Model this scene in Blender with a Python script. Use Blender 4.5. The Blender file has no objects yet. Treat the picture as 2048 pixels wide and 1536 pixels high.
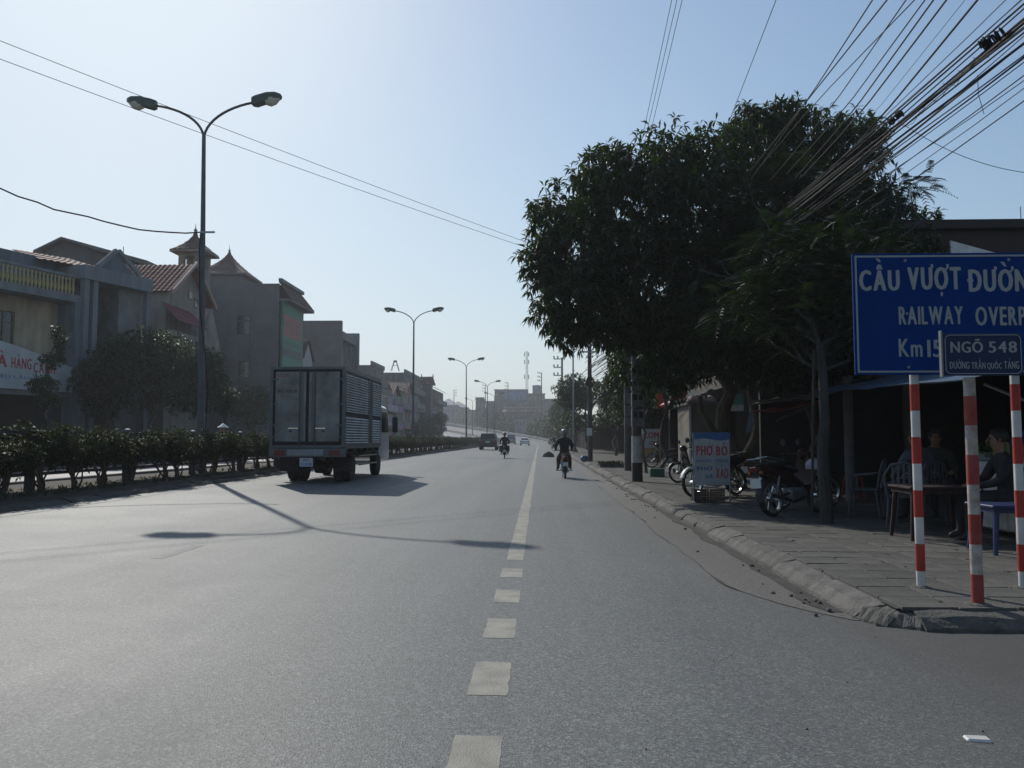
import bpy, bmesh, math, random
import numpy as np
from mathutils import Vector, Matrix, noise
random.seed(7); np.random.seed(7)
R = math.radians
SC = bpy.context.scene
COL = SC.collection

# ------------------------------------------------------------------ camera
HC, FPX = 1.25, 1600.0
PSI, TH = R(1.93), R(3.93)
cam_d = bpy.data.cameras.new('camera')
cam_d.sensor_width = 36.0
cam_d.lens = FPX / 2048 * 36.0
cam_d.clip_end = 6000
cam_d.clip_start = 0.05
cam = bpy.data.objects.new('camera', cam_d)
cam.location = (0, 0, HC)
cam.rotation_euler = (R(90) + TH, 0, PSI)
COL.objects.link(cam)
SC.camera = cam

# ------------------------------------------------------------------ sky, sun, exposure
SUN_EL, SUN_AZ = R(36.5), R(-29.5)          # azimuth clockwise from +Y
W_ = bpy.data.worlds.new('World'); SC.world = W_; W_.use_nodes = True
nt = W_.node_tree
for n in list(nt.nodes): nt.nodes.remove(n)
sky = nt.nodes.new('ShaderNodeTexSky'); sky.sky_type = 'NISHITA'; sky.sun_disc = False
sky.sun_elevation = SUN_EL; sky.sun_rotation = SUN_AZ
sky.air_density = 1.25; sky.dust_density = 0.7; sky.ozone_density = 2.0; sky.altitude = 0
bg = nt.nodes.new('ShaderNodeBackground'); bg.inputs[1].default_value = 0.10
wo = nt.nodes.new('ShaderNodeOutputWorld')
# soft shoulder on the sky's own brightness (bright haze round the sun levels off), the same over the whole dome
sp = nt.nodes.new('ShaderNodeSeparateXYZ'); cb_ = nt.nodes.new('ShaderNodeCombineXYZ'); nt.links.new(sky.outputs[0], sp.inputs[0])
def _m(op, a, b):
    n = nt.nodes.new('ShaderNodeMath'); n.operation = op
    for k, q in enumerate((a, b)):
        if isinstance(q, float): n.inputs[k].default_value = q
        else: nt.links.new(q, n.inputs[k])
    return n.outputs[0]
for k, (a_, c_) in enumerate(((1.07, 8.1), (1.12, 9.3), (1.16, 10.2))):
    v_ = _m('MULTIPLY', sp.outputs[k], a_); d_ = _m('ADD', _m('POWER', _m('DIVIDE', v_, c_), 4.0), 1.0)
    nt.links.new(_m('DIVIDE', v_, _m('POWER', d_, 0.25)), cb_.inputs[k])
nt.links.new(cb_.outputs[0], bg.inputs[0]); nt.links.new(bg.outputs[0], wo.inputs[0])
sd = Vector((math.sin(SUN_AZ) * math.cos(SUN_EL), math.cos(SUN_AZ) * math.cos(SUN_EL), math.sin(SUN_EL)))
sl = bpy.data.lights.new('sun', 'SUN'); sl.energy = 3.2; sl.angle = R(0.53); sl.color = (1.0, 0.955, 0.88)
so = bpy.data.objects.new('sun', sl); so.rotation_euler = sd.to_track_quat('Z', 'Y').to_euler(); so.location = (-60, 110, 90)
COL.objects.link(so)
SC.view_settings.view_transform = 'Standard'; SC.view_settings.look = 'None'
SC.view_settings.exposure = 0.0; SC.view_settings.gamma = 1.0; SC.view_settings.use_curve_mapping = False
SC.cycles.volume_bounces = 0
SC.cycles.max_bounces = 7; SC.cycles.transparent_max_bounces = 12
SC.cycles.volume_step_rate = 4.0
SC.render.film_transparent = False

# ------------------------------------------------------------------ projection helpers (photo pixel + chosen distance -> point of the place)
_r = Vector((math.cos(PSI), math.sin(PSI), 0))
_f = Vector((-math.sin(PSI) * math.cos(TH), math.cos(PSI) * math.cos(TH), math.sin(TH)))
_u = Vector((math.sin(PSI) * math.sin(TH), -math.cos(PSI) * math.sin(TH), math.cos(TH)))
def ray(px, py): return _f + _r * ((px - 1024) / FPX) + _u * ((768 - py) / FPX)
def at(px, py, Y):
    d = ray(px, py); t = Y / d.y
    return Vector((d.x * t, Y, HC + d.z * t))
def gp(px, py, z=0.0):
    d = ray(px, py); t = (z - HC) / d.z
    return Vector((d.x * t, d.y * t, z))
def along(A, ang, px2):
    """length t with A + t*(sin a, cos a) seen at column px2"""
    d = ray(px2, 870); a = R(ang); dx, dy = math.sin(a), math.cos(a)
    return (A.y * d.x - A.x * d.y) / (dx * d.y - dy * d.x)

# ------------------------------------------------------------------ materials
def _n(t, k, **kw):
    n = t.nodes.new(k)
    for a, b in kw.items(): setattr(n, a, b)
    return n
MATS = {}
def mat(name, col, rough=0.7, metal=0.0, var=0.18, scale=3.0, bump=0.0, bscale=40.0, col2=None, spec=0.5, stretch=None, island=False, coat=0.0, rnd=0.0):
    if name in MATS: return MATS[name]
    m = bpy.data.materials.new(name); m.use_nodes = True; t = m.node_tree; L = t.links
    b = t.nodes['Principled BSDF']
    tc = _n(t, 'ShaderNodeTexCoord'); src = tc.outputs['Object']
    if stretch:
        mp = _n(t, 'ShaderNodeMapping'); mp.inputs['Scale'].default_value = stretch
        L.new(src, mp.inputs[0]); src = mp.outputs[0]
    no = _n(t, 'ShaderNodeTexNoise'); no.inputs['Scale'].default_value = scale; no.inputs['Detail'].default_value = 6; no.inputs['Roughness'].default_value = 0.62
    L.new(src, no.inputs['Vector'])
    cr = _n(t, 'ShaderNodeValToRGB'); cr.color_ramp.elements[0].position = 0.30; cr.color_ramp.elements[1].position = 0.72
    c2 = col2 or tuple(max(0.0, c * (1 - 2 * var)) for c in col)
    cr.color_ramp.elements[0].color = (*c2, 1); cr.color_ramp.elements[1].color = (*tuple(min(1.0, c * (1 + var)) for c in col), 1)
    L.new(no.outputs[0], cr.inputs[0])
    out = cr.outputs[0]
    if island or rnd:
        if island:
            g = _n(t, 'ShaderNodeNewGeometry'); rv = g.outputs['Random Per Island']
        else:
            g = _n(t, 'ShaderNodeObjectInfo'); rv = g.outputs['Random']
        mr = _n(t, 'ShaderNodeMapRange'); k = rnd or 0.3
        mr.inputs[3].default_value = 1 - k; mr.inputs[4].default_value = 1 + k
        L.new(rv, mr.inputs[0])
        vm = _n(t, 'ShaderNodeVectorMath', operation='SCALE'); L.new(out, vm.inputs[0]); L.new(mr.outputs[0], vm.inputs['Scale']); out = vm.outputs[0]
    L.new(out, b.inputs['Base Color'])
    b.inputs['Roughness'].default_value = rough; b.inputs['Metallic'].default_value = metal
    b.inputs['Specular IOR Level'].default_value = spec; b.inputs['Coat Weight'].default_value = coat
    rr = _n(t, 'ShaderNodeMapRange'); rr.inputs[3].default_value = max(0.02, rough - 0.1); rr.inputs[4].default_value = min(1, rough + 0.12)
    L.new(no.outputs[0], rr.inputs[0]); L.new(rr.outputs[0], b.inputs['Roughness'])
    if bump:
        n2 = _n(t, 'ShaderNodeTexNoise'); n2.inputs['Scale'].default_value = bscale; n2.inputs['Detail'].default_value = 4
        L.new(src, n2.inputs['Vector'])
        bp = _n(t, 'ShaderNodeBump'); bp.inputs['Strength'].default_value = bump; bp.inputs['Distance'].default_value = 0.02
        L.new(n2.outputs[0], bp.inputs['Height']); L.new(bp.outputs[0], b.inputs['Normal'])
    MATS[name] = m; return m

def mat_leaf(name, c_dark, c_light, rough=0.45, trans=0.3, tcol=(0.10, 0.16, 0.02)):
    if name in MATS: return MATS[name]
    m = bpy.data.materials.new(name); m.use_nodes = True; t = m.node_tree; L = t.links
    b = t.nodes['Principled BSDF']; o = t.nodes['Material Output']
    g = _n(t, 'ShaderNodeNewGeometry'); cr = _n(t, 'ShaderNodeValToRGB')
    cr.color_ramp.elements[0].color = (*c_dark, 1); cr.color_ramp.elements[1].color = (*c_light, 1)
    L.new(g.outputs['Random Per Island'], cr.inputs[0])
    no = _n(t, 'ShaderNodeTexNoise'); no.inputs['Scale'].default_value = 0.9; no.inputs['Detail'].default_value = 3
    tc = _n(t, 'ShaderNodeTexCoord'); L.new(tc.outputs['Object'], no.inputs['Vector'])
    mr = _n(t, 'ShaderNodeMapRange'); mr.inputs[1].default_value = 0.3; mr.inputs[2].default_value = 0.7; mr.inputs[3].default_value = 0.6; mr.inputs[4].default_value = 1.4
    L.new(no.outputs[0], mr.inputs[0])
    vm = _n(t, 'ShaderNodeVectorMath', operation='SCALE'); L.new(cr.outputs[0], vm.inputs[0]); L.new(mr.outputs[0], vm.inputs['Scale'])
    L.new(vm.outputs[0], b.inputs['Base Color']); b.inputs['Roughness'].default_value = rough; b.inputs['Specular IOR Level'].default_value = 0.28
    tr = _n(t, 'ShaderNodeBsdfTranslucent'); tr.inputs[0].default_value = (*tcol, 1)
    mx = _n(t, 'ShaderNodeMixShader'); mx.inputs[0].default_value = trans
    L.new(b.outputs[0], mx.inputs[1]); L.new(tr.outputs[0], mx.inputs[2]); L.new(mx.outputs[0], o.inputs['Surface'])
    MATS[name] = m; return m

def mat_asphalt(name, base, light, streak=True, dirt=None):
    m = bpy.data.materials.new(name); m.use_nodes = True; t = m.node_tree; L = t.links
    b = t.nodes['Principled BSDF']
    g = _n(t, 'ShaderNodeNewGeometry'); pos = g.outputs['Position']
    def noise_(scale, detail=4, vec=pos, rough=0.6):
        n = _n(t, 'ShaderNodeTexNoise'); n.inputs['Scale'].default_value = scale; n.inputs['Detail'].default_value = detail; n.inputs['Roughness'].default_value = rough
        L.new(vec, n.inputs['Vector']); return n.outputs[0]
    def mixc(f, a, bb, mode='MIX'):
        x = _n(t, 'ShaderNodeMix', data_type='RGBA', blend_type=mode)
        if isinstance(f, float): x.inputs[0].default_value = f
        else: L.new(f, x.inputs[0])
        for s, v in ((6, a), (7, bb)):
            if isinstance(v, tuple): x.inputs[s].default_value = (*v, 1)
            else: L.new(v, x.inputs[s])
        return x.outputs[2]
    def ramp(f, a, bb):
        mr = _n(t, 'ShaderNodeMapRange'); mr.inputs[1].default_value = a; mr.inputs[2].default_value = bb; L.new(f, mr.inputs[0]); return mr.outputs[0]
    # aggregate speckle
    v = _n(t, 'ShaderNodeTexVoronoi'); v.inputs['Scale'].default_value = 100; L.new(pos, v.inputs['Vector'])
    sep = _n(t, 'ShaderNodeSeparateColor'); L.new(v.outputs['Color'], sep.inputs[0])
    spk = ramp(sep.outputs[0], 0.55, 1.0)
    c = mixc(spk, base, light)
    dk = ramp(sep.outputs[1], 0.80, 1.0)
    c = mixc(dk, c, tuple(x * 0.55 for x in base))
    big = noise_(0.35, 5)
    c = mixc(ramp(big, 0.35, 0.75), c, mixc(0.5, c, (1.35, 1.32, 1.25), 'MULTIPLY'))
    if streak:
        mp = _n(t, 'ShaderNodeMapping'); mp.inputs['Scale'].default_value = (1.6, 0.05, 1); L.new(pos, mp.inputs[0])
        st = noise_(1.0, 4, mp.outputs[0])
        c = mixc(ramp(st, 0.42, 0.68), c, mixc(0.6, c, (0.72, 0.73, 0.76), 'MULTIPLY'))
    tm = _n(t, 'ShaderNodeMapping'); tm.inputs['Scale'].default_value = (0.85, 0.012, 1); L.new(pos, tm.inputs[0])
    tw = noise_(1.0, 2, tm.outputs[0])
    c = mixc(ramp(tw, 0.45, 0.62), c, mixc(0.45, c, (1.22, 1.21, 1.18), 'MULTIPLY'))
    v2 = _n(t, 'ShaderNodeTexVoronoi'); v2.inputs['Scale'].default_value = 1.7; L.new(pos, v2.inputs['Vector'])
    dr = _n(t, 'ShaderNodeMapRange'); dr.inputs[1].default_value = 0.035; dr.inputs[2].default_value = 0.06; dr.inputs[3].default_value = 0.45; dr.inputs[4].default_value = 0.0; L.new(v2.outputs['Distance'], dr.inputs[0])
    c = mixc(dr.outputs[0], c, tuple(x * 0.35 for x in base))
    sm = noise_(2.2, 6)
    c = mixc(ramp(sm, 0.60, 0.78), c, mixc(0.5, c, (0.6, 0.58, 0.55), 'MULTIPLY'))
    if dirt:
        sx = _n(t, 'ShaderNodeSeparateXYZ'); L.new(pos, sx.inputs[0])
        ad = _n(t, 'ShaderNodeMath', operation='MULTIPLY_ADD'); L.new(noise_(1.3, 5), ad.inputs[0]); ad.inputs[1].default_value = 0.55; L.new(sx.outputs[0], ad.inputs[2])
        c = mixc(ramp(ad.outputs[0], dirt[0], dirt[1]), c, mixc(0.85, c, dirt[2]))
    L.new(c, b.inputs['Base Color'])
    b.inputs['Roughness'].default_value = 0.62; b.inputs['Specular IOR Level'].default_value = 0.4
    rg = _n(t, 'ShaderNodeMapRange'); rg.inputs[3].default_value = 0.54; rg.inputs[4].default_value = 0.77; L.new(big, rg.inputs[0]); L.new(rg.outputs[0], b.inputs['Roughness'])
    bp = _n(t, 'ShaderNodeBump'); bp.inputs['Strength'].default_value = 0.40; bp.inputs['Distance'].default_value = 0.004
    L.new(v.outputs['Distance'], bp.inputs['Height']); L.new(bp.outputs[0], b.inputs['Normal'])
    return m

M_road = mat_asphalt('asphalt', (0.112, 0.118, 0.113), (0.235, 0.24, 0.23), dirt=(1.1, 3.0, (0.088, 0.082, 0.074)))
M_road2 = mat_asphalt('asphalt_far_carriageway', (0.15, 0.15, 0.15), (0.30, 0.30, 0.29))
M_alley = M_road
M_gutter = mat_asphalt('gutter_concrete', (0.115, 0.107, 0.097), (0.17, 0.16, 0.145), streak=False)
M_edge = mat('gutter_grime', (0.060, 0.055, 0.050), 0.9, var=0.3, scale=9, bump=0.5)
M_mark = mat('road_paint', (0.35, 0.325, 0.265), 0.7, var=0.12, scale=5, col2=(0.19, 0.18, 0.155), bump=0.3, bscale=120)
M_mark2 = mat('worn_road_paint', (0.155, 0.155, 0.145), 0.7, var=0.1, scale=5, col2=(0.112, 0.113, 0.112), bump=0.3, bscale=120)
M_soil = mat('soil', (0.075, 0.058, 0.042), 0.95, var=0.3, scale=5, bump=0.8, bscale=18)
M_ground = mat('ground_dirt', (0.13, 0.12, 0.10), 0.95, var=0.25, scale=0.4, bump=0.4, bscale=5)
M_dkerb = mat('shadowed_kerb', (0.075, 0.07, 0.06), .9, var=.25, scale=5, bump=.7, bscale=24, rnd=.2)  # median kerb colour darkened to stand for soil and shadow there
M_kerb = mat('kerb_concrete', (0.122, 0.115, 0.102), 0.88, var=0.28, scale=6, bump=0.7, bscale=26, rnd=0.22)
M_tile = mat('pavement_tile', (0.094, 0.090, 0.079), 0.88, var=0.20, scale=3, bump=0.5, bscale=30, rnd=0.2)
M_mortar = mat('pavement_bed', (0.075, 0.071, 0.063), 0.92, var=0.25, scale=4, bump=0.6, bscale=30)
M_conc = mat('concrete', (0.18, 0.18, 0.175), 0.85, var=0.2, scale=1.2, bump=0.2, bscale=20)
M_polec = mat('weathered_pole_concrete', (0.095, 0.086, 0.078), .9, var=.2, scale=1.5, bump=.2, bscale=20)
M_render = mat('grey_render_wall', (0.16, 0.155, 0.15), 0.9, var=0.16, scale=0.5, bump=0.3, bscale=14)
M_bark = mat('bark', (0.11, 0.088, 0.068), 0.92, var=0.3, scale=7, bump=0.9, bscale=26, stretch=(1, 1, .35))
M_barkl = mat('pale_bark', (0.055, 0.049, 0.042), 0.9, var=0.3, scale=7, bump=0.8, bscale=26, stretch=(1, 1, .35))
M_steel = mat('galvanised_steel', (0.30, 0.33, 0.34), 0.45, metal=0.55, var=0.12, scale=5)
M_lampgreen = mat('lamp_housing_grey_green', (0.055, 0.085, 0.07), 0.4, var=0.15, scale=6)
M_glass = mat('window_glass', (0.02, 0.025, 0.03), 0.08, var=0.2, scale=1, spec=0.8)
M_lens = mat('lamp_lens', (0.65, 0.62, 0.52), 0.25, var=0.08, scale=5)
M_black = mat('black_rubber', (0.018, 0.018, 0.018), 0.75, var=0.2, scale=8, bump=0.3, bscale=60)
M_blackp = mat('black_plastic', (0.022, 0.022, 0.024), 0.4, var=0.2, scale=8)
M_wire = mat('wire_sheath', (0.016, 0.016, 0.018), 0.75, var=0.2, scale=8, spec=.2)
M_wireg = mat('grey_wire', (0.045, 0.045, 0.05), 0.7, var=0.2, scale=8, spec=.25)
M_pole = mat('lamp_pole_paint', (0.105, 0.105, 0.112), 0.6, metal=.1, var=.2, scale=3)
M_white = mat('white_paint', (0.70, 0.70, 0.68), 0.5, var=0.07, scale=4, col2=(0.5, 0.49, 0.45))
M_red = mat('red_paint', (0.42, 0.035, 0.022), 0.5, var=0.15, scale=8)
M_chrome = mat('chrome', (0.6, 0.6, 0.6), 0.2, metal=1.0, var=0.08, scale=5)
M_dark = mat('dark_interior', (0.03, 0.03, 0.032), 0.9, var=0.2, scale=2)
M_wood = mat('weathered_wood', (0.14, 0.10, 0.07), 0.85, var=0.25, scale=6, bump=0.4, stretch=(1, 1, 6))
L_mango = mat_leaf('mango_leaf', (0.007, 0.017, 0.006), (0.032, 0.052, 0.016), rough=0.40, trans=0.20, tcol=(0.07, 0.13, 0.012))
L_feather = mat_leaf('feathery_leaf', (0.007, 0.016, 0.006), (0.020, 0.038, 0.012), rough=.6, trans=0.14, tcol=(0.05, 0.09, 0.015))
L_round = mat_leaf('street_tree_leaf', (0.006, 0.018, 0.006), (0.024, 0.052, 0.013), trans=0.18, tcol=(0.07, 0.15, 0.02))
L_hedge = mat_leaf('hedge_leaf', (0.009, 0.018, 0.006), (0.030, 0.042, 0.014), rough=.65, trans=0.16, tcol=(0.09, 0.12, 0.02))
L_grass = mat_leaf('grass_blade', (0.025, 0.028, 0.012), (0.06, 0.055, 0.025), trans=0.15)

# ------------------------------------------------------------------ mesh builder
class MB:
    def __init__(s): s.v = []; s.f = []
    def add(s, vs, fs, M=None):
        o = len(s.v)
        if M is not None: vs = [tuple(M @ Vector(p)) for p in vs]
        s.v += [tuple(p) for p in vs]; s.f += [tuple(i + o for i in q) for q in fs]; return s
    def box(s, x0, x1, y0, y1, z0, z1, M=None, ch=0.0):
        if ch:
            c = ch; pr = [(x0 + c, y0), (x1 - c, y0), (x1, y0 + c), (x1, y1 - c), (x1 - c, y1), (x0 + c, y1), (x0, y1 - c), (x0, y0 + c)]
            pi = [(x0 + c, y0 + c), (x1 - c, y0 + c), (x1 - c, y0 + c), (x1 - c, y1 - c), (x1 - c, y1 - c), (x0 + c, y1 - c), (x0 + c, y1 - c), (x0 + c, y0 + c)]
            rings = [[(a, b, z0) for a, b in pi], [(a, b, z0 + c) for a, b in pr], [(a, b, z1 - c) for a, b in pr], [(a, b, z1) for a, b in pi]]
            return s.loft(rings, True, M)
        vs = [(x0, y0, z0), (x1, y0, z0), (x1, y1, z0), (x0, y1, z0), (x0, y0, z1), (x1, y0, z1), (x1, y1, z1), (x0, y1, z1)]
        return s.add(vs, [(3, 2, 1, 0), (4, 5, 6, 7), (0, 1, 5, 4), (1, 2, 6, 5), (2, 3, 7, 6), (3, 0, 4, 7)], M)
    def loft(s, rings, caps=True, M=None):
        n = len(rings[0]); vs = [p for r in rings for p in r]; fs = []
        for i in range(len(rings) - 1):
            for j in range(n):
                k = (j + 1) % n; fs.append((i * n + j, i * n + k, (i + 1) * n + k, (i + 1) * n + j))
        if caps: fs.append(tuple(range(n))[::-1]); fs.append(tuple((len(rings) - 1) * n + j for j in range(n)))
        return s.add(vs, fs, M)
    def tube(s, pts, r, n=6, M=None, caps=True):
        pts = [Vector(p) for p in pts]; rings = []
        rs = r if isinstance(r, (list, tuple)) else [r] * len(pts)
        up = None
        for i, p in enumerate(pts):
            d = (pts[min(i + 1, len(pts) - 1)] - pts[max(i - 1, 0)]).normalized()
            if up is None: up = Vector((0, 0, 1)) if abs(d.z) < 0.9 else Vector((1, 0, 0))
            a = d.cross(up).normalized(); b = a.cross(d).normalized(); up = b
            rings.append([tuple(p + (a * math.cos(2 * math.pi * k / n) + b * math.sin(2 * math.pi * k / n)) * rs[i]) for k in range(n)])
        return s.loft(rings, caps, M)
    def lathe(s, prof, c=(0, 0, 0), n=12, M=None, axis='z', ring=False):
        rings = []
        for r, h in prof:
            q = []
            for k in range(n):
                a = 2 * math.pi * k / n; x, y = r * math.cos(a), r * math.sin(a)
                q.append((c[0] + x, c[1] + y, c[2] + h) if axis == 'z' else (c[0] + x, c[1] + h, c[2] - y) if axis == 'y' else (c[0] + h, c[1] + x, c[2] + y))
            rings.append(q)
        if ring: return s.loft(rings + [rings[0]], False, M)
        return s.loft(rings, True, M)
    def prism(s, poly, a0, a1, axis='y', M=None):
        n = len(poly)
        def P(p, a): return (p[0], a, p[1]) if axis == 'y' else (a, p[0], p[1]) if axis == 'x' else (p[0], p[1], a)
        vs = [P(p, a0) for p in poly] + [P(p, a1) for p in poly]
        fs = [tuple(range(n)), tuple(range(2 * n - 1, n - 1, -1))] + [(i, i + n, (i + 1) % n + n, (i + 1) % n) for i in range(n)]
        return s.add(vs, fs, M)
    def quad(s, a, b, c, d): return s.add([a, b, c, d], [(0, 1, 2, 3)])
    def wall(s, o, ux, n, w, h, ops, t=0.16):
        """wall face in plane (o, ux, z) with real recessed openings [(x0,x1,z0,z1)]; n is outward"""
        o = Vector(o); ux = Vector(ux); n = Vector(n); uz = Vector((0, 0, 1))
        xs = sorted({0, w, *[a for q in ops for a in q[:2]]}); zs = sorted({0, h, *[a for q in ops for a in q[2:4]]})
        P = lambda x, z, d=0: tuple(o + ux * x + uz * z - n * d)
        for i in range(len(xs) - 1):
            for j in range(len(zs) - 1):
                cx, cz = (xs[i] + xs[i + 1]) / 2, (zs[j] + zs[j + 1]) / 2
                if any(a < cx < b and c < cz < d for a, b, c, d in [q[:4] for q in ops]): continue
                s.quad(P(xs[i], zs[j]), P(xs[i + 1], zs[j]), P(xs[i + 1], zs[j + 1]), P(xs[i], zs[j + 1]))
        for a, b, c, d in [q[:4] for q in ops]:
            s.quad(P(a, c), P(b, c), P(b, c, t), P(a, c, t)); s.quad(P(a, d), P(a, d, t), P(b, d, t), P(b, d))
            s.quad(P(a, c), P(a, c, t), P(a, d, t), P(a, d)); s.quad(P(b, c), P(b, d), P(b, d, t), P(b, c, t))
        return s
    def build(s, name, m, parent=None, smooth=False, fix=True):
        me = bpy.data.meshes.new(name); me.from_pydata(s.v, [], s.f)
        if fix and len(s.f) < 60000:
            bm = bmesh.new(); bm.from_mesh(me); bmesh.ops.recalc_face_normals(bm, faces=bm.faces[:]); bm.to_mesh(me); bm.free()
        me.update()
        if m: me.materials.append(m)
        if smooth:
            me.polygons.foreach_set('use_smooth', [True] * len(me.polygons))
            try: me.set_sharp_from_angle(angle=R(38))
            except Exception: pass
        o = bpy.data.objects.new(name, me); COL.objects.link(o)
        if parent: o.parent = parent
        return o

def tag(o, label=None, cat=None, group=None, kind=None):
    if label: o['label'] = label
    if cat: o['category'] = cat
    if group: o['group'] = group
    if kind: o['kind'] = kind
    return o
def thing(name, label, cat, loc=(0, 0, 0), rz=0.0, group=None, sc=1.0):
    o = bpy.data.objects.new(name, None); o.empty_display_size = 0.2; o.location = loc; o.rotation_euler = (0, 0, rz); o.scale = (sc,) * 3
    COL.objects.link(o); return tag(o, label, cat, group)
def copy_tree(o, parent=None):
    c = o.copy(); COL.objects.link(c)
    if parent: c.parent = parent
    for ch in [x for x in CH.get(o.name, [])]: copy_tree(ch, c)
    return c
CH = {}
def index_children():
    CH.clear()
    for x in bpy.data.objects:
        if x.parent: CH.setdefault(x.parent.name, []).append(x)
def dup(o, loc=None, rz=None, label=None, sc=None, group=None):
    index_children(); c = copy_tree(o)
    if loc is not None: c.location = loc
    if rz is not None: c.rotation_euler = (0, 0, rz)
    if sc is not None: c.scale = (sc,) * 3 if not isinstance(sc, tuple) else sc
    if label: c['label'] = label
    if group: c['group'] = group
    return c
def struct(mb, name, m, kind='structure', smooth=False, parent=None):
    o = mb.build(name, m, parent, smooth, fix=False)
    if kind: o['kind'] = kind
    return o

_G = {}
def glyph(c):
    """flat mesh of one letter of the built-in font: (points, faces)"""
    if c in _G: return _G[c]
    cu = bpy.data.curves.new('glyph', 'FONT'); cu.body = c; cu.size = 1.0; cu.resolution_u = 3
    o = bpy.data.objects.new('glyph', cu); COL.objects.link(o); dg = bpy.context.evaluated_depsgraph_get(); dg.update()
    me = bpy.data.meshes.new_from_object(o.evaluated_get(dg)); bpy.data.objects.remove(o); bpy.data.curves.remove(cu)
    _G[c] = ([(v.co.x, v.co.y) for v in me.vertices], [tuple(p.vertices) for p in me.polygons]); bpy.data.meshes.remove(me); return _G[c]
MARKS = {'Ơ': ('O', 'h'), 'Ờ': ('O', 'hg'), 'Ợ': ('O', 'hd'), 'Ở': ('O', 'hk'), 'Đ': ('D', 'b'), 'Ư': ('U', 'h'), 'Ầ': ('Â', 'G'), 'Ấ': ('Â', 'A'), 'Ậ': ('Â', 'd'), 'Ẩ': ('Â', 'K'), 'Ố': ('Ô', 'A'), 'Ả': ('A', 'k'), 'Ò': ('O', 'g'), 'À': ('A', 'g')}
def text(name, s, w, h, m, parent, M, bold=0.0, depth=0.004, spacing=1.0, gap=0.10):
    """flat lettering fitted to w x h metres, lower-left corner at the origin of M (x right, y up); heavy strokes are
    the letter laid down several times, each copy a little to the side and a hair higher"""
    x = 0.0; V = []; F = []; lay = 0
    sh = [(0, 0)] if not bold else [(-1, 0), (-.5, .2), (0, 0), (.5, -.2), (1, 0), (0, .4), (0, -.4)]
    bb = bold * .9
    for c in s:
        if c == ' ': x += .34; continue
        base, mk = MARKS.get(c, (c, '')); vs, fs = glyph(base); lo = min(p[0] for p in vs); hi = max(p[0] for p in vs); wd = hi - lo; ch = .70
        for k, (ax, ay) in enumerate(sh):
            o = len(V); V += [(x + p[0] - lo + bb + ax * bb, p[1] + ay * bb * .5, k) for p in vs]; F += [tuple(i + o for i in q) for q in fs]
        X1 = x + wd + bb; XM = x + wd / 2 + bb; t = .055 + bb * .6
        def poly(pts, lv=8):
            o = len(V); V.extend([(a, b, lv) for a, b in pts]); F.append(tuple(range(o, o + len(pts))))
        if 'h' in mk: poly([(X1 - .13, ch * .84), (X1 - .02, ch * .84), (X1 + .07 + bb, ch * 1.0), (X1 + .06 + bb, ch * 1.12), (X1 - .03, ch * 1.12), (X1 - .02, ch * 1.0)])
        if 'g' in mk: poly([(XM - .17 - t, .93), (XM - .13 + t, .93), (XM + .06 + t * .4, .78), (XM + .0 - t * .4, .78)])
        if 'G' in mk: poly([(XM - .13 - t, 1.09), (XM - .09 + t, 1.09), (XM + .07 + t * .4, .97), (XM + .01 - t * .4, .97)], 9)
        if 'A' in mk: poly([(XM + .02, .97), (XM + .08, .97), (XM + .17 + t, 1.09), (XM + .10, 1.09)], 9)
        if 'k' in mk or 'K' in mk:
            z = .22 if 'K' in mk else 0; poly([(XM - .06, .90 + z), (XM - .02, .96 + z), (XM + .08, .96 + z), (XM + .10, .88 + z), (XM + .02, .80 + z), (XM + .02, .77 + z), (XM - .04, .77 + z), (XM - .04, .83 + z), (XM + .03, .89 + z)])
        if 'd' in mk: poly([(XM + .075 * math.cos(a), -.15 + .075 * math.sin(a)) for a in [k * .785 for k in range(8)]])
        if 'b' in mk: poly([(x - .07, ch * .5 - t * .5), (x + wd * .42, ch * .5 - t * .5), (x + wd * .42, ch * .5 + t * .5), (x - .07, ch * .5 + t * .5)])
        x += wd + 2 * bb + gap
    xs = [p[0] for p in V]; ys = [p[1] for p in V]; lx_, hx_, ly_, hy_ = min(xs), max(xs), min(ys), max(ys)
    me = bpy.data.meshes.new(name); me.from_pydata([((a - lx_) / (hx_ - lx_) * w, (b - ly_) / (hy_ - ly_) * h, depth + k * .00015) for a, b, k in V], [], F)
    me.transform(M); me.materials.append(m); me.update()
    o = bpy.data.objects.new(name, me); COL.objects.link(o)
    if parent: o.parent = parent
    return o
def face_M(o, ux, n, up=(0, 0, 1)):
    """matrix: x->ux, y->up, z->n (outward)"""
    ux = Vector(ux).normalized(); n = Vector(n).normalized(); up = Vector(up)
    return Matrix(((ux.x, up.x, n.x, o[0]), (ux.y, up.y, n.y, o[1]), (ux.z, up.z, n.z, o[2]), (0, 0, 0, 1)))

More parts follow.
